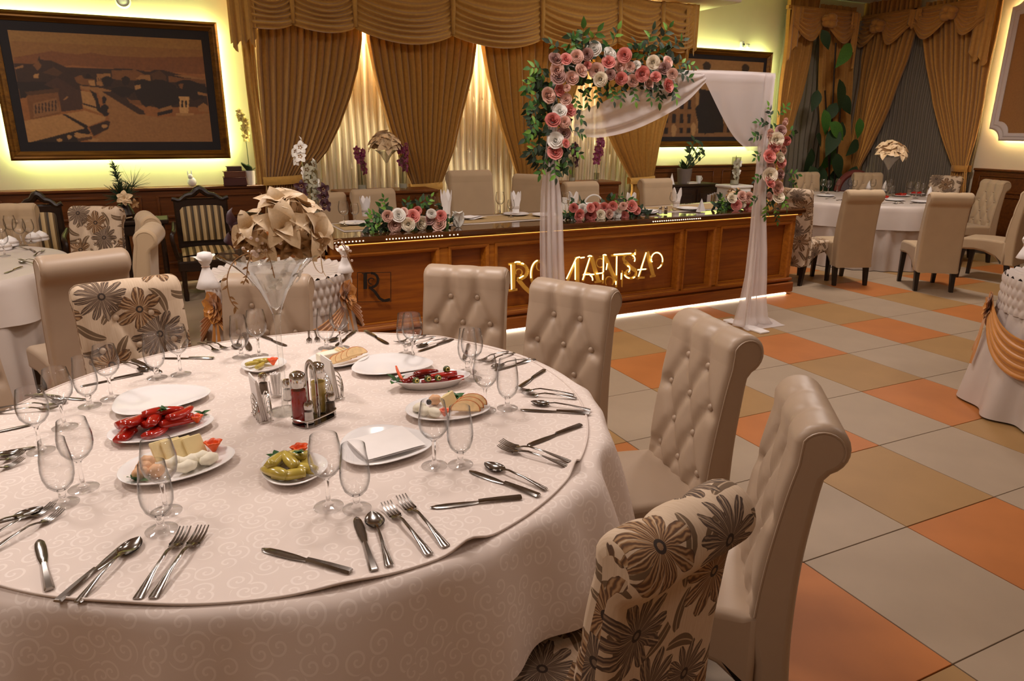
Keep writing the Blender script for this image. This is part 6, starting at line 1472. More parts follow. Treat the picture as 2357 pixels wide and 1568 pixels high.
RL = [(440, 540, 80, 'mauve'), (575, 540, 65, 'pink'), (715, 510, 75, 'blush'), (850, 480, 68, 'mauve'), (940, 405, 82, 'white'), (1140, 475, 80, 'white'), (1125, 580, 75, 'pink'), (1330, 490, 80, 'pink'), (460, 680, 80, 'dusty'), (475, 770, 85, 'mauve'), (650, 785, 78, 'blush'), (770, 690, 78, 'dusty'), (855, 615, 45, 'pink'), (970, 690, 85, 'dusty'), (1020, 800, 78, 'cream'), (1150, 740, 60, 'mauve'), (1275, 620, 70, 'blush'), (1290, 790, 70, 'pink'), (1435, 820, 70, 'blush'), (1405, 640, 55, 'dusty'), (1485, 615, 50, 'white'), (1560, 730, 85, 'pink'), (1640, 860, 65, 'dusty'), (1735, 770, 60, 'pink'), (1700, 580, 75, 'cream'), (1890, 575, 65, 'blush'), (1850, 660, 70, 'mauve'), (1950, 730, 60, 'dusty'), (1895, 880, 78, 'pink'), (490, 940, 72, 'pink'), (590, 910, 40, 'blush'), (345, 1010, 88, 'dusty'), (575, 1060, 65, 'dusty'), (630, 1200, 70, 'pink'), (495, 1210, 80, 'white'), (405, 1330, 85, 'deep'), (560, 1350, 65, 'blush'),
      (548, 1504, 78, 'mauve'), (441, 1590, 90, 'white'), (573, 1630, 52, 'pink'), (433, 1744, 86, 'pink')]
SP = [(1340, 118, -.2, 1, 6, .085), (1352, 112, .3, 1, 5, .08), (1330, 115, -.6, .8, 5, .075), (1250, 160, -1, .3, 6, .07), (1245, 185, -1, -.1, 6, .07), (1240, 210, -1, -.5, 6, .07), (1240, 240, -.8, -.8, 7, .065), (1236, 270, -.7, -.8, 7, .065), (1240, 300, -1, -.3, 6, .065), (1245, 330, -1, -.3, 6, .065), (1255, 360, -.5, -1, 7, .065), (1275, 365, .1, -1, 7, .065), (1295, 350, .6, -.9, 7, .065), (1310, 335, 1, -.5, 6, .06), (1318, 300, 1, -.1, 5, .06),
      (1320, 215, .4, -1, 6, .06), (1345, 200, .3, -1, 7, .06), (1375, 195, .0, -1, 6, .06), (1405, 195, .1, -1, 7, .06), (1430, 195, -.1, -1, 6, .065), (1455, 200, .2, -1, 6, .06), (1490, 195, .1, -1, 7, .06), (1515, 190, .2, -1, 8, .062), (1545, 190, .3, -1, 7, .06), (1560, 165, 1, -.2, 6, .065), (1565, 145, 1, .1, 7, .065), (1540, 115, .8, .8, 6, .07), (1515, 105, .3, 1, 6, .075), (1490, 110, .1, 1, 5, .075), (1410, 100, .2, 1, 4, .07), (1290, 120, -.7, .7, 5, .065), (1320, 255, .8, -.6, 5, .06)]
FI = [(1238, 190), (1240, 225), (1236, 262), (1238, 300), (1240, 340), (1255, 372), (1280, 378), (1300, 365), (1335, 100), (1350, 120), (1480, 112), (1520, 118), (1550, 150), (1345, 190), (1400, 190), (1450, 190), (1500, 195), (1540, 200), (1255, 190), (1262, 240), (1265, 285), (1262, 330), (1290, 345), (1300, 175), (1325, 150), (1340, 120), (1365, 170), (1395, 150), (1430, 170), (1460, 150), (1485, 180), (1510, 150), (1530, 130), (1535, 185), (1420, 125), (1480, 125), (1290, 210), (1300, 270)]
garland('rose_garland', 'large corner garland of pink, mauve and cream roses on the arch', 'flower garland', ap(1290, 330, -.1), RL, 5.612, (1200, 40), -.10, SP, filler=FI)
RR = [(865, 580, 35, 'blush'), (830, 655, 42, 'mauve'), (790, 733, 55, 'cream'), (735, 690, 45, 'dusty'), (880, 745, 35, 'deep'), (850, 820, 38, 'blush'), (770, 800, 45, 'deep'), (730, 880, 52, 'pink'), (825, 890, 40, 'cream'), (835, 935, 42, 'pink'), (740, 970, 45, 'dusty'), (735, 1045, 55, 'cream'), (735, 1105, 48, 'pink'), (825, 1040, 40, 'mauve'), (800, 1160, 55, 'blush'), (730, 1235, 35, 'dusty'), (810, 1240, 45, 'cream')]
garland('rose_garland.001', 'narrow garland of roses tied to the right post of the arch', 'flower garland', ap(1780, 470, -.1), RR, 3.825, (1580, 130), -.10,
        [(1775, 275, -.3, 1, 6, .06), (1790, 270, .6, .9, 7, .06), (1765, 285, -1, .4, 5, .06), (1755, 310, -1, .0, 6, .06), (1752, 350, -1, -.3, 5, .06), (1755, 400, -1, -.4, 5, .06), (1805, 400, 1, .2, 7, .06), (1810, 415, 1, -.2, 6, .06), (1800, 450, .4, -1, 6, .06), (1770, 465, -.2, -1, 7, .06), (1785, 475, .2, -1, 8, .058), (1745, 450, -1, -.4, 5, .06), (1815, 300, 1, .2, 3, .06)], filler=[(1772, 300), (1782, 340), (1778, 380), (1780, 420), (1785, 450), (1805, 320)])

# ------------------------------------------------------------------ flowers lying on the counter
YB = CO.y+.12
def garr(label, roses, sc, org, sprigs, x, filler, nm):
    return garland(nm, label, 'flower arrangement', (x, YB+.03, ZTOP+.006), roses, sc, org, -.065, sprigs, Ybase=YB+.035*(x-1), filler=filler, fdy=.055, zmin=ZTOP+.012)
garr('low arrangement of roses and trailing green on the left of the counter', [(880, 500, 60, 'dusty'), (1010, 490, 70, 'white'), (1075, 450, 45, 'blush'), (1180, 500, 70, 'pink'), (1230, 440, 50, 'pink'), (1400, 470, 50, 'white'), (1510, 500, 60, 'pink'), (970, 605, 75, 'dusty'), (1125, 595, 70, 'cream'), (1280, 580, 70, 'cream'), (1370, 540, 60, 'mauve'), (1490, 590, 75, 'dusty')], 5.124, (720, 400),
     [(885, 500, -1, .2, 7, .06), (880, 510, -1, -.1, 7, .065), (880, 525, -1, -.4, 7, .06), (895, 530, -.6, -.5, 5, .055), (890, 485, -.2, 1, 6, .06), (930, 480, .2, 1, 4, .055), (980, 478, .3, 1, 6, .055), (1020, 500, 1, .0, 3, .05), (870, 500, -.8, .6, 5, .055), (940, 525, .2, -.3, 4, .05), (1000, 525, .5, -.2, 4, .05)], PY(945, 520, YB).x, [(868, 520), (885, 518), (900, 515), (915, 520), (930, 520), (945, 522), (960, 525), (975, 520), (990, 520), (1015, 520), (1032, 520), (900, 485), (950, 480), (1000, 485)], 'rose_arrangement')
garr('low arrangement of darker pink roses in the middle of the counter', [(590, 1170, 45, 'deep'), (690, 1180, 50, 'white'), (650, 1250, 60, 'pink'), (780, 1170, 45, 'pink'), (830, 1160, 50, 'pink'), (780, 1250, 58, 'deep'), (890, 1250, 52, 'cream'), (935, 1165, 50, 'pink'), (990, 1240, 45, 'dusty'), (1030, 1150, 48, 'pink'), (1075, 1240, 45, 'white'), (1100, 1190, 35, 'cream'), (1160, 1260, 45, 'pink'), (1150, 1150, 40, 'blush'), (1240, 1150, 60, 'pink'), (1300, 1200, 40, 'pink')], 4.9, (1200, 240),
     [(1420, 470, .2, 1, 5, .055), (1430, 475, .5, 1, 5, .05), (1310, 505, -.6, -.4, 5, .05), (1335, 512, -.1, -1, 5, .05), (1390, 512, .1, -1, 6, .055), (1480, 505, 1, -.2, 5, .05), (1450, 510, .8, -.3, 4, .05), (1310, 490, -1, .1, 4, .05)], PY(1385, 505, YB+.1).x, [(1320, 505), (1350, 508), (1380, 510), (1410, 508), (1440, 505), (1465, 500), (1305, 498), (1335, 508), (1395, 510), (1425, 507), (1452, 503), (1478, 500), (1330, 475), (1400, 470), (1450, 475)], 'rose_arrangement.001')
garr('low arrangement of roses with spread greenery at the right end of the counter', [(400, 1250, 38, 'cream'), (440, 1310, 40, 'pink'), (495, 1300, 28, 'cream'), (540, 1320, 35, 'pink'), (490, 1230, 40, 'blush'), (545, 1240, 40, 'blush')], 3.825, (1580, 130),
     [(1680, 470, -1, .5, 7, .055), (1675, 478, -1, .0, 8, .055), (1680, 488, -1, -.3, 7, .055), (1680, 500, -.6, -1, 6, .055), (1660, 470, -.3, 1, 5, .055), (1730, 465, .4, 1, 4, .055), (1760, 480, 1, -.4, 6, .055), (1775, 490, .4, -1, 6, .06), (1690, 455, -.2, 1, 5, .05)], PY(1700, 490, YB+.14).x, [(1655, 482), (1665, 480), (1685, 485), (1700, 475), (1745, 480), (1672, 470), (1690, 490), (1712, 490), (1760, 482), (1720, 462)], 'rose_arrangement.002')
# ------------------------------------------------------------------ place settings on the counter
def on_counter(px, py): return PZ(px, py, ZTOP+.006)
GC = 'wine glasses standing on the counter'
for px, py, s, lab in ((793, 521, 1.05, 'wine glass at the left end of the counter, taller of two'), (818, 517, .9, 'wine glass at the left end of the counter, shorter of two'),
        (986, 496, 1.0, 'wine glass behind the left rose arrangement, left of two'), (1007, 500, .95, 'wine glass behind the left rose arrangement, right of two'),
        (1151, 493, 1.05, 'wine glass on the counter right of the tall chair'), (1176, 500, .8, 'small wine glass in front of the plate with a folded napkin'),
        (1301, 492, 1.05, 'wine glass on the counter just right of the left arch drape'), (1424, 490, .95, 'wine glass behind the middle rose arrangement'),
        (1548, 484, .9, 'wine glass beside the crown napkin at the right of the counter')):
    q = on_counter(px, py); glass('W', (q.x, q.y, ZTOP+.007), lab, GC, s)
def cplate(px, py, lab, r=.115):
    q = on_counter(px, py); o = thing('plate', lab, 'plate', (q.x, q.y, ZTOP+.006), 0, 'plates on the counter'); MB().lathe([(0, 0), (.6*r, 0), (r, .013), (r, .016), (.66*r, .005), (0, .004)], 32).build('dish', 'porcelain', o, 50); return o
cplate(815, 516, 'white plate at the left end of the counter'); cplate(1188, 495, 'white plate under a folded napkin right of the tall chair'); cplate(1255, 497, 'white plate beside the left drape of the arch'); cplate(1490, 488, 'white plate right of the middle rose arrangement'); cplate(1585, 482, 'white plate at the right half of the counter')
def crown(px, py, lab, h=.15, z=None):
    q = on_counter(px, py); o = thing('crown_napkin', lab, 'napkin', (q.x, q.y, z or ZTOP+.009), random.uniform(0, 1), 'napkins folded upright on the counter'); n = 32; P = []
    for k in range(6):
        v = k/5; P.append([((.030+.016*v*v)*math.cos(2*PI*i/n), (.030+.016*v*v)*math.sin(2*PI*i/n), v*h*(.62+.38*abs(math.cos(2*2*PI*i/n))**1.5)) for i in range(n)])
    b = MB(); b.grid(P, cv=True); b.build('fabric', 'napkin', o, 180); MB().lathe([(.0325, .035), (.035, .04), (.035, .055), (.0325, .06)], 24).build('band', 'cloth_white', o); return o
crown(842, 498, 'white crown napkin left of the left rose arrangement', .17); crown(1028, 508, 'tall white napkin right of the left rose arrangement', .25); crown(1187, 494, 'white crown napkin on the plate right of the tall chair', .19, ZTOP+.022)
crown(1319, 484, 'white crown napkin beside the middle rose arrangement, left end', .17); crown(1452, 480, 'white crown napkin behind the right end of the middle roses', .15); crown(1556, 478, 'white crown napkin in front of the dark cabinet', .19)
def tent(px, py, lab, w=.07, h=.10, n=2):
    q = on_counter(px, py); o = thing('tent_napkin', lab, 'napkin', (q.x, q.y, ZTOP+.007), .3)
    for k in range(n): MB().grid([[(lerp(-w/2, w/2, i/4)*(1-j/4), .02*(k-.5)*(1-j/4)*2, h*j/4) for j in range(5)] for i in range(5)]).build('fold', 'napkin', o, 0)
    MB().grid([[(lerp(-w/2, w/2, i/4), .02*(2*j-1), 0) for j in range(2)] for i in range(5)]).build('fold', 'napkin', o, 0); return o
tent(1613, 487, 'white triangular folded napkin at the right of the counter', .10, .12)
q = on_counter(1055, 522); o = thing('lotus_napkin', 'white napkin folded like a lotus at the front edge of the counter', 'napkin', (q.x, q.y, ZTOP+.004))
for i in range(7): link('petal', PET['white'], o, rotz(i*.9) @ rotx(1.15+.1*(i % 3)) @ scl(.13))
def flatnap(px, py, lab):
    q = on_counter(px, py); o = thing('flat_napkin', lab, 'napkin', (q.x, q.y, ZTOP+.008), .1); MB().grid([[(x, y, .010+.008*math.sin(x*28+y*9)) for y in (-.06, -.02, .02, .06)] for x in (-.10, -.06, -.02, .02, .06, .10)]).build('fabric', 'napkin', o, 180); MB().grid([[(x*.8, y*.8+.01, .018+.006*math.sin(x*22+y*20+1)) for y in (-.06, 0, .06)] for x in (-.10, -.05, 0, .05, .10)]).build('fabric', 'napkin', o, 180)
flatnap(1090, 504, 'crumpled white napkin lying in front of the tall chair'); flatnap(1500, 490, 'crumpled white napkin right of the middle roses')
q = on_counter(1288, 488); o = thing('white_pitcher', 'small white curved pitcher beside the left arch drape', 'pitcher', (q.x+.06, q.y+.02, ZTOP+.006)); MB().lathe([(0, 0), (.03, 0), (.036, .03), (.028, .07), (.02, .10), (.026, .125), (.023, .125), (.017, .10), (0, .09)], 20).build('body', 'ceramic_white', o); MB().tube(catmull([(.02, 0, .11), (.055, 0, .10), (.055, 0, .05), (.033, 0, .03)], 5), .005, 6).build('handle', 'ceramic_white', o)
q = on_counter(1372, 482); o = thing('white_basket_handle', 'white arched basket behind the middle rose arrangement', 'basket', (q.x, q.y+.05, ZTOP+.006)); MB().tube([(.10*math.cos(PI*i/16), 0, .04+.09*math.sin(PI*i/16)) for i in range(17)], .008, 8).build('handle', 'ceramic_white', o); MB().lathe([(0, 0), (.08, 0), (.105, .05), (.10, .05), (.075, .008), (0, .008)], 24).build('bowl', 'ceramic_white', o)
for px, py, mt, lab in ((1519, 493, 'salt', 'white salt shaker on the counter right of the middle roses'), (1532, 493, 'pepper_d', 'pepper shaker on the counter right of the middle roses')): q = on_counter(px, py); shaker((q.x, q.y, ZTOP+.006), mt, lab)

# ------------------------------------------------------------------ furniture along the back wall
def cabinet(name, label, x0, x1, y0, y1, z, mat, ndoor, cat='cabinet', z0=.0):
    o = thing(name, label, cat, ((x0+x1)/2, (y0+y1)/2, 0)); w, d = x1-x0, y1-y0
    MB().box((0, 0, (z-.04)/2), (w, d, z-.04)).build('body', mat, o, 0); MB().box((0, 0, z-.02), (w+.06, d+.04, .04), .012).build('top', mat, o, 30); MB().box((0, -.005, .05), (w+.03, d+.02, .10), .01).build('plinth', mat, o, 30)
    for i in range(ndoor):
        xa, xb = -w/2+w*i/ndoor+.02, -w/2+w*(i+1)/ndoor-.02; dr = MB().box(((xa+xb)/2, -d/2-.008, (z-.06)/2+.06), (xb-xa, .018, z-.20), .004).build('door', mat, o, 30)
        MB().box(((xa+xb)/2, -d/2-.02, (z-.06)/2+.06), (xb-xa-.10, .012, z-.32), .006).build('door_panel', mat, dr, 30); MB().sphere((xb-.03 if i % 2 == 0 else xa+.03, -d/2-.026, z*.55), .011, 8, 6).build('knob', 'brass', dr)
    return o
p0, p1 = PY(786, 440, 7.5), PY(1003, 436, 7.5); ZS = p1.z
cabinet('sideboard', 'dark wooden sideboard carrying flower vases, behind the counter on the left', p0.x, p1.x, 7.5, 7.9, ZS, 'panel_wood', 4)
p2, p3 = PY(1297, 418, 7.5), PY(1425, 418, 7.5); ZS2 = p3.z
cabinet('sideboard.001', 'wooden sideboard seen through the flower arch', p2.x, p3.x, 7.5, 7.9, ZS2, 'panel_wood', 2)
p4, p5 = PY(1500, 424, 7.9), PY(1652, 422, 7.9); ZS3 = p5.z
cabinet('buffet', 'low dark buffet under the street photograph', p4.x, p5.x, 7.9, 8.3, ZS3, 'carved', 3)
cabinet('side_cabinet', 'small wooden cabinet adjoining the left end of the counter', .50, .97, 5.22, 5.72, .90, 'counter_dark', 1)
M['vase_dim'] = thinglass('cylinder_vase_glass', (236, 236, 230), (190, 190, 182))
def orchid_vase(p, h, r, kind, label, blossoms, stemh, lean=.0, s=.035, seed=0, group=None):
    o = thing('orchid_vase', label, 'vase', p, 0, group); rr = random.Random(seed)
    MB().lathe([(0, 0), (r, 0), (r, h), (r*.93, h), (r*.93, .012), (0, .012)], 24).build('cylinder', 'vase_dim', o, 50)
    MB().lathe([(0, .013), (r*.9, .013), (r*.9, h*.16), (0, h*.17)], 18).build('white_pebbles', 'ceramic_white', o, 50)
    pts = catmull([(0, 0, .02), (lean*.2, 0, stemh*.5), (lean*.7, -.01, stemh*.85), (lean, -.02, stemh)], 6); MB().tube(pts, .004, 5).build('stem', 'stem', o)
    for i in range(blossoms):
        t = 1-.62*i/max(1, blossoms-1); k = int(t*(len(pts)-1)); q = pts[k]; a = rr.uniform(-1.2, 1.2)
        b = flower(o, (q.x+.028*math.sin(a*2), q.y-.02, q.z), (math.sin(a), -1, .1), s*(1-.25*t), kind, 5, 1, seed=seed+i, nm='blossom')
    return o
def back(px, Y): return PY(px, 430, Y).x
def at_top(px, py, z): q = PZ(px, py, z); return (q.x, q.y, z+.001)
orchid_vase((back(834, 7.66), 7.66, ZS+.001), .34, .045, 'mag', 'cylinder vase with maroon orchids at the left of the sideboard', 8, PY(830, 345, 7.66).z-ZS, -.02, .062, 1)
orchid_vase((back(928, 7.66), 7.66, ZS+.001), .36, .045, 'mag', 'cylinder vase with maroon orchids at the right of the sideboard', 9, PY(928, 335, 7.66).z-ZS, .01, .062, 2)
orchid_vase((back(1372, 7.66), 7.66, ZS2+.001), .10, .035, 'mag', 'magenta orchid in a short glass vase seen through the arch, right one', 10, PY(1376, 322, 7.66).z-ZS2, .03, .068, 3)
orchid_vase((back(1316, 7.66), 7.66, ZS2+.001), .30, .04, 'maroon', 'maroon orchid vase seen through the arch, half hidden by the garland', 9, PY(1322, 335, 7.66).z-ZS2, .03, .066, 4)
o = orchid_vase(at_top(722, 510, .90), .46, .055, 'white', 'tall glass cylinder packed with white orchids near the counter end', 0, .42, .0, .06, 5)
rr = random.Random(9)
for i in range(16): a = rr.uniform(0, 6.3); z = .10+.52*i/16; flower(o, (.030*math.cos(a)-.06*(z > .45), .03*math.sin(a), z), (math.cos(a), math.sin(a)-1, .2), .052, 'white', 5, 1, seed=i, nm='blossom')
for i, (x, z) in enumerate(((-.085, .20), (-.075, .27), (-.10, .15), (.075, .18), (.085, .12), (-.06, .11), (.08, .24))): flower(o, (x, -.03, z), (x*5, -1, .1), .06, 'maroon', 5, 1, seed=40+i, nm='blossom')
def trumpet(p, h, kind, label, s, n, seed):
    o = thing('trumpet_vase', label, 'vase', p); k = h/.5
    b = MB(); b.lathe([(0, 0), (.050, 0), (.051, .003), (.012, .014), (.0078, .15), (.0085, .28), (.013, .315), (0, .318)], 20, T=scl(k)); b.build('foot_and_stem', 'vase_glass', o, 60)
    b = MB(); b.lathe([(.010, .312), (.022, .345), (.045, .395), (.078, .440), (.118, .478), (.146, .497), (.142, .492), (.074, .436), (.018, .343), (0, .325)], 28, T=scl(k)); b.build('bowl', 'vase_glass', o, 60)
    b = MB(); b.lathe([(0, .328), (.017, .345), (.038, .392), (.070, .436), (.11, .475), (0, .48)], 24, T=scl(k)); b.build('filling', 'frost', o, 60)
    r_ = random.Random(seed)
    for i in range(n):
        a = 2*PI*i/n+r_.uniform(-.3, .3); e = r_.uniform(.2, 1.0); rr = .10*k*(1-.4*e); flower(o, (rr*math.cos(a), rr*math.sin(a), k*(.50+.09*e)), (math.cos(a), math.sin(a), e+.3), s*r_.uniform(.85, 1.1), kind, 6, 2, seed=seed+i, lift=.35)
    return o
trumpet((back(892, 7.7), 7.7, ZS+.001), PY(892, 345, 7.7).z-ZS, 'poin', 'trumpet vase with golden silk flowers on the sideboard', .15, 7, 60)
trumpet((RT[0]+.32, RT[1]-.02, .763), .52, 'poin', 'white-filled trumpet vase with cream lilies on the right table', .135, 7, 80)
# left wall: console, arrangement, books, orchid, figurine
pc0, pc1 = PY(262, 510, 7.3), PY(388, 508, 7.3); zc_ = pc0.z
o = thing('console_table', 'dark narrow console table in front of the wainscot', 'table', ((pc0.x+pc1.x)/2, 7.45, 0)); w = pc1.x-pc0.x
MB().box((0, 0, zc_-.02), (w, .36, .04), .01).build('top', 'carved', o, 30); MB().box((0, .0, zc_-.09), (w-.08, .30, .10), .01).build('apron', 'carved', o, 30)
for sx in (-1, 1):
    for sy in (-1, 1): MB().lathe([(0, 0), (.02, 0), (.026, .05), (.016, .12), (.024, .3), (.018, zc_-.12), (0, zc_-.12)], 12, T=tr(sx*(w/2-.07), sy*.13, 0)).build('leg', 'carved', o)
o = thing('pine_arrangement', 'dark vase of pine, fir and a cream bloom on the console table', 'flower arrangement', (PY(289, 500, 7.4).x, 7.4, zc_+.001))
MB().lathe([(0, 0), (.06, 0), (.085, .05), (.06, .11), (.045, .14), (.035, .14), (0, .12)], 20).build('vase', 'carved', o)
zt_p = PY(262, 380, 7.4); dx = zt_p.x-o.location.x; hz = zt_p.z-zc_
sp = MB(); st = catmull([(0, 0, .12), (dx*.4, 0, hz*.6), (dx, 0, hz)], 8); sp.tube(st, .006, 5); rr = random.Random(3)
for i in range(170):
    k = rr.randint(3, len(st)-1); q = st[k]; d = Vector((rr.uniform(-1, 1), rr.uniform(-1, 1), rr.uniform(.0, 1.2))).normalized()*rr.uniform(.03, .075); sp.tube([q, q+d], [.005, .001], 3)
for i in range(46):
    d = Vector((rr.uniform(-1, 1), rr.uniform(-.6, .2), rr.uniform(-.2, 1))).normalized()*rr.uniform(.12, .22); sp.tube([(.09, 0, hz*.60), Vector((.09, 0, hz*.60))+d], [.002, .0006], 3)
for i in range(90):
    d = Vector((rr.uniform(-1, 1), rr.uniform(-.7, .3), rr.uniform(-.5, 1))).normalized()*rr.uniform(.08, .17); sp.tube([(0, 0, .20), Vector((0, 0, .22))+d], [.006, .002], 3)
sp.tube(catmull([(.02, 0, .12), (.06, 0, hz*.4), (.09, 0, hz*.60)], 5), .004, 5)
q_ = sp.build('fir_needles', 'leaf_dark', o, 0); q_['kind'] = 'stuff'
flower(o, (.02, -.12, .20), (-.1, -1, .3), .07, 'poin', 6, 2, seed=11); flower(o, (.09, -.10, .15), (.4, -1, .1), .05, 'gold', 5, 1, seed=12)
b = MB(); b.tube(catmull([(-.02, -.09, .08), (-.10, -.1, .06), (-.03, -.1, .02), (.06, -.1, .03)], 6), .014, 6, flat=.2); b.build('bow', 'poin', o, 180)
YL = 8.26; LZ = ZL+.001
o = thing('figurine', 'small white rabbit-like figurine on the wainscot ledge', 'figurine', (PY(442, 420, YL).x, YL, LZ))
b = MB(); b.sphere((0, 0, .045), (.045, .035, .048), 14, 8); b.sphere((-.01, -.01, .10), (.026, .024, .028), 12, 7); b.sphere((-.03, 0, .135), (.008, .008, .03), 8, 5); b.sphere((.005, 0, .14), (.008, .008, .03), 8, 5); b.build('body', 'ceramic_white', o, 180)
zb_ = LZ
for (w, d, h, c, lab) in ((.235, .15, .085, (74, 30, 20), 'thick dark red book at the bottom of the stack on the ledge'), (.22, .145, .062, (96, 52, 28), 'brown book in the middle of the stack on the ledge'), (.15, .12, .05, (64, 34, 22), 'small brown book on top of the stack on the ledge')):
    o = thing('book', lab, 'book', (PY(541, 420, YL).x, YL-.01, zb_), random.uniform(-.05, .05)); cm = simple('book_cover', c, .6); MB().box((0, 0, .004), (w, d, .008), .002).build('cover', cm, o); MB().box((0, 0, h-.004), (w, d, .008), .002).build('cover', cm, o); MB().box((0, -d/2+.006, h/2), (w, .012, h-.01), .005).build('spine', cm, o); MB().box((0, .004, h/2), (w-.02, d-.018, h-.016)).build('pages', simple('page_edges', (200, 176, 132), .9), o, 0); zb_ += h+.0005
def potted_orchid(p, potr, poth, potmat, stemtop, kind, label, n, leafmat, s=.06, seed=0, nleaf=5, lsize=.16):
    o = thing('potted_orchid', label, 'potted plant', p); rr = random.Random(seed)
    MB().lathe([(0, 0), (potr*.8, 0), (potr, poth), (potr*.92, poth), (potr*.85, poth*.85), (0, poth*.85)], 24).build('pot', potmat, o, 50)
    for i in range(nleaf): link('leaf', LEAFME[leafmat], o, tr(0, 0, poth*.85) @ rotz(i*2.3) @ rotx(.7+.2*(i % 2)) @ scl(lsize))
    pts = catmull([(0, 0, poth*.85), (stemtop[0]*.15, 0, poth+stemtop[2]*.5), (stemtop[0]*.6, -.01, poth+stemtop[2]*.85), (stemtop[0], -.02, stemtop[2]+poth)], 6); MB().tube(pts, .004, 5).build('stem', 'stem', o)
    for i in range(n):
        t = 1-.6*i/max(1, n-1); q = pts[int(t*(len(pts)-1))]; flower(o, (q.x+rr.uniform(-.025, .025), q.y-.015, q.z), (rr.uniform(-1, 1), -1, .1), s*(1.1-.4*t), kind, 5, 1, seed=seed+i, nm='blossom')
    return o
pp = PY(577, 420, YL); top = PY(552, 258, YL)
potted_orchid((pp.x, YL, LZ), .058, .15, 'ceramic_white', (top.x-pp.x, 0, top.z-LZ-.15), 'yel', 'yellow orchid in a white pot at the end of the wainscot ledge', 10, 'leaf_dark', .06, 3)
pp = PY(1574, 418, 8.05); top = PY(1612, 330, 8.05)
o = thing('potted_orchid', 'dark-leaved plant in a grey pot under the street photograph', 'potted plant', (pp.x, 8.05, ZS3+.001))
MB().lathe([(0, 0), (.085, 0), (.105, .20), (.096, .20), (.09, .18), (0, .17)], 24).build('pot', 'ceramic_grey', o, 50)
rr = random.Random(5)
for i in range(7): link('leaf', LEAFME['leaf_dark'], o, tr(0, 0, .18) @ rotz(i*2.1) @ rotx(.6+.1*i) @ scl(.17))
for i in range(8):
    d = Vector((top.x-pp.x+rr.uniform(-.12, .14), rr.uniform(-.1, .1), top.z-ZS3-.02+rr.uniform(-.14, .06))); pts = catmull([(0, 0, .18), (d.x*.35, d.y*.4, d.z*.6), tuple(d)], 6); sm = MB().tube(pts, .005, 5).build('stem', 'leaf_dark', o)
    for j in range(3): k = len(pts)-1-3*j; link('leaf', LEAFME['leaf_dark'], sm, tr(*pts[k]) @ align((0, -1, .3)) @ rotz(rr.uniform(-1.2, 1.2)) @ scl(.10))
for px, py, lab in ((1608, 417, 'small white cup on the dark buffet'),):
    q = PY(px, py, 8.02); o = thing('cup', lab, 'cup', (q.x, 8.02, ZS3+.001)); MB().lathe([(0, 0), (.03, 0), (.04, .10), (.036, .10), (.027, .01), (0, .01)], 20).build('body', 'ceramic_white', o); MB().tube(catmull([(.036, 0, .085), (.06, 0, .07), (.055, 0, .04), (.033, 0, .03)], 4), .005, 6).build('handle', 'ceramic_white', o)
q = PY(1546, 417, 7.98); o = thing('paper_cone', 'small white paper cone left of the grey pot', 'cone', (q.x, 7.98, ZS3+.001)); MB().lathe([(.042, 0), (.0, .15)], 20).build('cone', 'napkin', o); MB().lathe([(0, .0), (.046, 0), (.046, .004), (0, .004)], 20).build('base', 'napkin', o)
q = PY(1592, 418, 7.96); o = thing('book', 'pale book lying on the dark buffet', 'book', (q.x, 7.97, ZS3+.001)); MB().box((0, 0, .003), (.16, .11, .006), .002).build('cover', simple('pale_cover', (204, 186, 150), .7), o); MB().box((0, 0, .022), (.16, .11, .006), .002).build('cover', 'ceramic_white', o); MB().box((0, .003, .0125), (.15, .1, .013)).build('pages', 'napkin', o, 0)
for i in range(4):
    q = PY(1631+i*5.2, 446, 7.86); o = thing('upright_book', 'gold-spined book standing at the right end of the dark buffet', 'book', (q.x, 7.84, .42), 0, 'gold-spined books by the buffet'); cm = simple('gold_spine', (164, 124, 48), .5, .1, 20); h = .30+.01*i
    MB().box((0, -.05, h/2), (.022, .012, h), .004).build('spine', cm, o); MB().box((0, .0, h/2), (.018, .1, h-.01)).build('pages', 'napkin', o, 0)
b = thing('book_shelf', 'low dark shelf holding gold-spined books beside the buffet', 'shelf', (PY(1639, 446, 7.86).x, 7.83, 0)); MB().box((0, 0, .40), (.16, .20, .03), .004).build('board', 'carved', b)
for sx in (-1, 1): MB().box((sx*.07, 0, .192), (.02, .18, .385)).build('side', 'carved', b, 0)
vz = PY(1690, 425, 7.5)
o = cabinet('pedestal', 'white pedestal stand carrying the glass cylinder of white orchids', vz.x-.16, vz.x+.16, 7.35, 7.65, vz.z, 'ceramic_white', 1, 'pedestal')
o = orchid_vase((vz.x, 7.5, vz.z+.001), PY(1690, 362, 7.5).z-vz.z, .06, 'white', 'glass cylinder of white orchids right of the buffet', 0, .38, -.03, .06, 15)
for i in range(8): flower(o, (.012*math.sin(i*2), -.02, .08+.03*i), (math.sin(i*1.7), -1, .1), .065, 'white', 5, 1, seed=70+i, nm='blossom')
q = on_counter(1722, 478); o = thing('dried_arrangement', 'brown bowl of dried tan flowers behind the right rose arrangement', 'flower arrangement', (q.x+.05, q.y+.25, ZTOP+.003)); MB().lathe([(0, 0), (.05, 0), (.085, .07), (.08, .07), (.045, .01), (0, .01)], 22).build('bowl', 'carved', o)
for i in range(7): flower(o, (.055*math.cos(i*.9), .055*math.sin(i*.9), .09+.02*(i % 3)), (math.cos(i*.9), math.sin(i*.9)-.5, .8), .05, 'gold' if i % 2 else 'poin', 5, 2, seed=90+i)
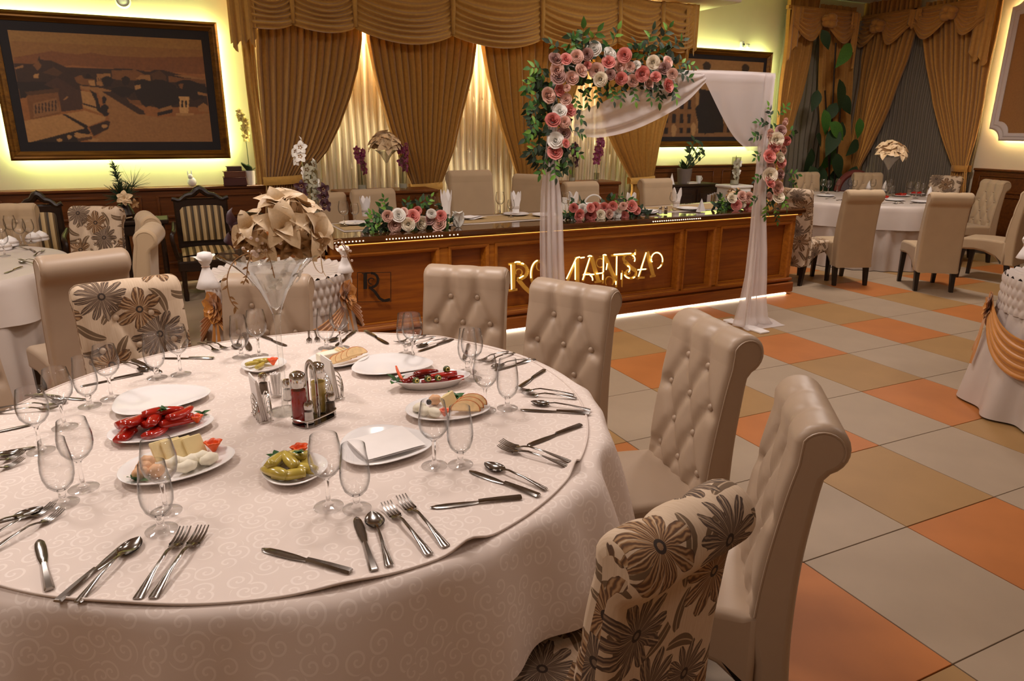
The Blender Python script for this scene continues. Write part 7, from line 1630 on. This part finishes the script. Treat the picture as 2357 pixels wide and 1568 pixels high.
# striped settees with carved frames
def settee(px0, px1, pyseat, Y, label, rz=0.0, first=True):
    a, c = PY(px0, pyseat, Y), PY(px1, pyseat, Y); w = c.x-a.x; zs = .42; o = thing('striped_settee', label, 'settee', ((a.x+c.x)/2, Y+.25, 0), rz, 'striped settees along the wainscot')
    b = MB(); b.grid([[(lerp(-w/2+.05, w/2-.05, i/16), -.28+.50*j/6, zs+.045*math.sin(PI*(.06+.88*i/16))**.5*math.sin(PI*(.08+.84*j/6))**.5) for j in range(7)] for i in range(17)], uv=[(lerp(0, w-.1, i/16), j/6) for i in range(17) for j in range(7)]); 
    b.grid([[(lerp(-w/2+.05, w/2-.05, i/16), -.285, zs-.12*j/2) for j in range(3)] for i in range(17)], uv=[(lerp(0, w-.1, i/16), j/6) for i in range(17) for j in range(3)]); b.build('seat_cushion', 'stripes', o, 180)
    zb0, zb1 = .50, .86; b = MB(); b.grid([[(lerp(-w/2+.08, w/2-.08, i/16), .20+.06*j/6-.03*math.sin(PI*i/16)**.5*math.sin(PI*j/6)**.5, lerp(zb0, zb1, j/6)) for j in range(7)] for i in range(17)], uv=[(lerp(0, w-.16, i/16), j/6) for i in range(17) for j in range(7)]); b.build('back_cushion', 'stripes', o, 180)
    MB().box((0, -.02, zs-.09), (w, .56, .10), .015).build('seat_rail', 'carved', o, 30); MB().box((0, .27, .66), (w-.06, .04, .50), .015, T=None).build('back_frame', 'carved', o, 30)
    cr = [(lerp(-w/2+.02, w/2-.02, i/20), .26, .90+.09*math.exp(-((i-10)/4.5)**2)+.012*math.cos(i*PI/2.5)) for i in range(21)]; MB().tube(cr, [.022+.014*math.exp(-((i-10)/3.5)**2) for i in range(21)], 8).build('crest_rail', 'carved', o)
    for sx in (-1, 1):
        MB().tube(catmull([(sx*(w/2-.01), -.27, .40), (sx*(w/2+.02), -.29, .60), (sx*(w/2), -.20, .66), (sx*(w/2-.01), .22, .68)], 6), .02, 8).build('arm', 'carved', o)
        for y in (-.27, .24): MB().lathe([(0, 0), (.02, 0), (.026, .06), (.018, .12), (.028, .26), (.03, .30), (0, .30)], 12, T=tr(sx*(w/2-.04), y, 0)).build('leg', 'carved', o)
    return o
settee(405, 552, 575, 7.25, 'striped settee with a carved crest against the wainscot, left of the vase flowers')
settee(20, 150, 580, 7.15, 'striped settee half hidden behind the left round table')
# tall plant in the corner
pc = PY(1915, 420, 7.85)
o = thing('potted_tree', 'tall dark large-leaved plant standing in the corner between the windows', 'potted plant', (pc.x, 7.85, 0))
MB().lathe([(0, 0), (.18, 0), (.24, .38), (.22, .38), (.2, .33), (0, .33)], 28).build('pot', 'ceramic_grey', o, 50)
BIG = leaf_mb(1, .52, .22, 7, .15).mesh('big_leaf', 'leaf_dark', 180); BIG2 = leaf_mb(1, .50, .22, 7, .15).mesh('big_leaf', 'leaf', 180)
rr = random.Random(12)
trk = []
for k, (tx, ty, hh) in enumerate(((1925, 90, 0), (1900, 200, 0), (1940, 180, 0))):
    q = PY(tx, ty, 7.85); pts = catmull([(.03*k, 0, .33), (.05*(k-1)+.3*(q.x-pc.x), 0, q.z*.5), (q.x-pc.x, 0, q.z-.05)], 8); MB().tube(pts, [.012]*len(pts), 6).build('stem', 'carved', o); trk.append(pts)
for px, py, L, ang_ in ((1938, 120, .55, -2.5), (1905, 85, .40, 2.6), (1938, 200, .62, 3.0), (1950, 235, .50, 2.4), (1890, 225, .42, 3.4), (1885, 300, .55, 2.2), (1905, 310, .60, 3.5), (1935, 300, .5, 3.9), (1960, 290, .40, 3.0), (1880, 360, .6, 3.0), (1915, 370, .6, 2.6), (1945, 360, .55, 3.6), (1870, 330, .5, 2.0), (1960, 340, .45, 4.0), (1895, 270, .5, 2.9), (1925, 255, .45, 3.7), (1900, 400, .6, 3.1), (1935, 405, .6, 3.3), (1870, 400, .5, 2.7), (1960, 400, .5, 3.6), (1915, 420, .6, 3.0)):
    q = PY(px, py-18, 7.80); d = Vector((rr.uniform(-.4, .4), -1, rr.uniform(-.1, .5))); link('big_leaf', BIG if rr.random() < .6 else BIG2, o, tr(q.x-pc.x, rr.uniform(-.25, .12), q.z) @ align(d) @ rotz(-ang_+PI*2) @ scl(L*.8, L*.75, L*.75))
# dark red rounded armchair and bench behind the right table
q = PY(1966, 425, 7.7); o = thing('round_armchair', 'dark red rounded chair back with a grey inset behind the right table', 'chair', (q.x, 7.7, 0), -.3); cm = simple('dark_red_upholstery', (120, 56, 44), .7); c2 = simple('grey_inset_fabric', (110, 104, 104), .8, .2, 60)
MB().tube([(.27*math.cos(PI*i/16), 0, .70+.27*math.sin(PI*i/16)) for i in range(17)], .05, 8).build('back_rim', cm, o); b = MB(); b.prism([(.27*math.cos(PI*i/16), .27*math.sin(PI*i/16)) for i in range(17)], -.03, .03, T=tr(0, 0, .70) @ rotx(PI/2)); b.build('back_inset', c2, o, 30); MB().box((0, -.2, .56), (.56, .46, .30), .05).build('seat', cm, o, 40)
for sx in (-1, 1):
    for y in (-.36, -.02): MB().box((sx*.22, y, .205), (.04, .04, .41), .004).build('leg', 'dark_wood', o)
q0 = PX(2235, 450, 9.9); o = thing('wall_bench', 'beige upholstered bench along the right wall', 'bench', (9.93, 4.2, 0)); MB().box((0, 0, .38), (.44, 2.2, .14), .03).build('seat', 'velour', o, 40); MB().box((.19, 0, .68), (.09, 2.2, .46), .03).build('backrest', 'velour', o, 40); MB().box((0, 0, .155), (.38, 2.1, .31)).build('base', 'dark_wood', o, 0)
# ------------------------------------------------------------------ things on the two farther tables
def on_t(px, py): return PZ(px, py, .762)
for i, (px, py, s, k) in enumerate(((1893, 443, 1, 'W'), (1905, 447, 1, 'W'), (1922, 441, 1, 'W'), (1949, 440, 1, 'W'), (1961, 441, .9, 'W'), (2010, 441, 1, 'W'), (2042, 454, 1, 'W'), (2050, 458, .9, 'W'), (2075, 441, 1.1, 'W'), (2107, 457, 1, 'W'), (2128, 448, 1, 'W'), (2150, 450, 1, 'W'), (2163, 452, .95, 'W'), (2178, 444, 1, 'W'))):
    q = on_t(px, py)
    if math.hypot(q.x-RT[0], q.y-RT[1]) > .93: v = Vector((q.x-RT[0], q.y-RT[1])).normalized()*.88; q = Vector((RT[0]+v.x, RT[1]+v.y, 0))
    glass(k, (q.x, q.y, .763), ['wine glass at the left rim of the right table', 'wine glass second from the left on the right table', 'wine glass in front of the far left chair of the right table', 'wine glass left of the dark red chair on the right table', 'smaller wine glass by the dark red chair on the right table', 'wine glass left of the lily vase on the right table', 'wine glass between the two rolled chairs, just right of the lily vase', 'small wine glass next to the lily vase on the right table', 'tall wine glass right of the lily vase at the far rim', 'wine glass right of the lily vase near the front rim', 'wine glass midway to the right on the right table', 'wine glass in front of the far floral chair, left of two', 'wine glass in front of the far floral chair, right of two', 'wine glass at the far right rim of the right table'][i], 'wine glasses on the right table', s)
for i, (px, py, lab) in enumerate(((1900, 452, 'left'), (2060, 462, 'middle'), (2120, 466, 'right'))):
    q = on_t(px, py); o = thing('plate', 'white plate on the right table, '+lab+' one in view', 'plate', (q.x, q.y, .763), 0, 'plates on the right table'); MB().lathe([(0, 0), (.07, 0), (.115, .013), (.115, .016), (.075, .005), (0, .004)], 28).build('dish', 'porcelain', o, 50)
for px, py, lab in ((1998, 440, 'white upright napkin on the right table left of the lily vase'), (2035, 440, 'white upright napkin on the right table right of the lily vase'), (2138, 455, 'white upright napkin on the right table behind the right rolled chair')):
    q = on_t(px, py); o = thing('crown_napkin', lab, 'napkin', (q.x, q.y, .763), .4, 'upright napkins on the right table'); MB().lathe([(.035, 0), (.04, .01), (.022, .10), (.0, .15)], 14).build('fabric', 'napkin', o, 180); MB().lathe([(.034, .02), (.041, .025), (.036, .045), (.03, .05)], 14).build('band', 'cloth_white', o, 180)
for px, py, rz, lab in ((2075, 452, .2, 'red dish of peppers at the middle of the right table'), (2110, 448, .5, 'red dish of peppers at the right of the right table'), (2034, 458, .3, 'red dish beside the rolled chair on the right table')):
    q = on_t(px, py); o = thing('dish', lab, 'dish', (q.x, q.y, .763), rz); MB().lathe([(0, 0), (.06, 0), (.10, .014), (.10, .017), (.065, .005), (0, .004)], 24, sx=1.2).build('plate', 'porcelain', o, 50); b = MB(); 
    for i in range(6): b.tube([(.09*math.cos(i*2.1)*.3-.04, .05*math.sin(i*1.7), .02), (.05*math.cos(i), .04*math.sin(i*2.2), .028), (.05+.02*math.cos(i*1.3), .03*math.sin(i*3), .02)], .016, 7)
    b.build('peppers', F['red'], o, 180)['kind'] = 'stuff'
for i, (px, py, d) in enumerate(((1925, 462, .3), (1900, 459, .1), (2030, 470, -.5), (2065, 471, .2), (2080, 469, 1.2), (1950, 455, .6), (2115, 472, -.2))):
    q = on_t(px, py); q2 = q+Vector((.2*math.cos(d), .2*math.sin(d), 0)); v = Vector((q.x-RT[0], q.y-RT[1])); 
    if v.length > .72: v = v.normalized()*.72; q = Vector((RT[0]+v.x, RT[1]+v.y, .762)); q2 = q+Vector((.2*math.cos(d), .2*math.sin(d), 0))
    cutlery('KFS'[i % 3], q2, q, 'steel cutlery at '+['the left rim', 'the far left rim', 'the front rim between the rolled chairs', 'the front rim right of the lily vase', 'the middle front', 'the left middle', 'the right front'][i]+' of the right table', .762)['group'] = 'cutlery on the right table'
for i, (px, py, s, lab) in enumerate(((31, 556, 1.05, 'wine glass on the left table, farther back of the tall pair'), (52, 566, 1.05, 'wine glass on the left table, nearer of the tall pair'), (72, 560, .95, 'wine glass on the left table, right of the tall pair'), (12, 590, .95, 'wine glass on the left table at the picture edge'), (8, 560, .95, 'wine glass at the far left of the left table'))):
    q = on_t(px, py); glass('W', (q.x, q.y, .763), lab, 'wine glasses on the left table', s)
for px, py, lab in ((78, 556, 'white folded napkin on the left table beside the glasses'), (95, 553, 'white folded napkin on the left table nearest its right rim'), (8, 575, 'white folded napkin on the left table at the picture edge'), (25, 566, 'white folded napkin on the left table behind the glasses')):
    q = on_t(px, py); o = thing('folded_napkin', lab, 'napkin', (q.x, q.y, .763), px*.1); MB().lathe([(.05, 0), (.055, .01), (.04, .05), (.0, .075)], 14).build('fabric', 'napkin', o, 180); MB().lathe([(.05, .02), (.056, .022), (.05, .035), (.045, .035)], 14).build('band', 'cloth_white', o, 180)
for i, (a, c, k, lab) in enumerate((((128, 566), (140, 573), 'K', 'knife near the right rim of the left table'), ((45, 605), (88, 612), 'S', 'dark spoon on the left table, front one'), ((52, 601), (92, 604), 'F', 'fork on the left table beside a spoon'), ((5, 632), (55, 614), 'K', 'knife along the front rim of the left table'), ((100, 580), (80, 590), 'F', 'fork in the middle of the left table'), ((110, 560), (130, 562), 'S', 'spoon at the far right rim of the left table'))):
    A_p, C_p = on_t(*a), on_t(*c); d = (A_p-C_p).normalized()*.1; m_ = (A_p+C_p)/2; v = Vector((m_.x-LT[0], m_.y-LT[1], 0))
    if v.length > .78: v = v.normalized()*.78
    m_ = Vector((LT[0]+v.x, LT[1]+v.y, .762)); cutlery(k, m_+d, m_-d, lab, .762)['group'] = 'cutlery on the left table'

# ------------------------------------------------------------------ look-alikes that share a description are told apart by their order in the view
bpy.context.view_layer.update()
_by = {}
for o in SC.objects:
    if o.parent is None and 'category' in o: _by.setdefault(o.get('label'), []).append(o)
ORD = ['leftmost', 'second from left', 'third from left', 'fourth from left', 'fifth from left', 'sixth from left', 'seventh from left', 'eighth from left', 'ninth from left', 'tenth from left', 'eleventh from left', 'twelfth from left']
for lab, os_ in _by.items():
    if len(os_) < 2: continue
    os_.sort(key=lambda o: PROJ(o.location)[0])
    for k, o in enumerate(os_): o['label'] = (ORD[k] if k < len(os_)-1 else 'rightmost')+' '+lab
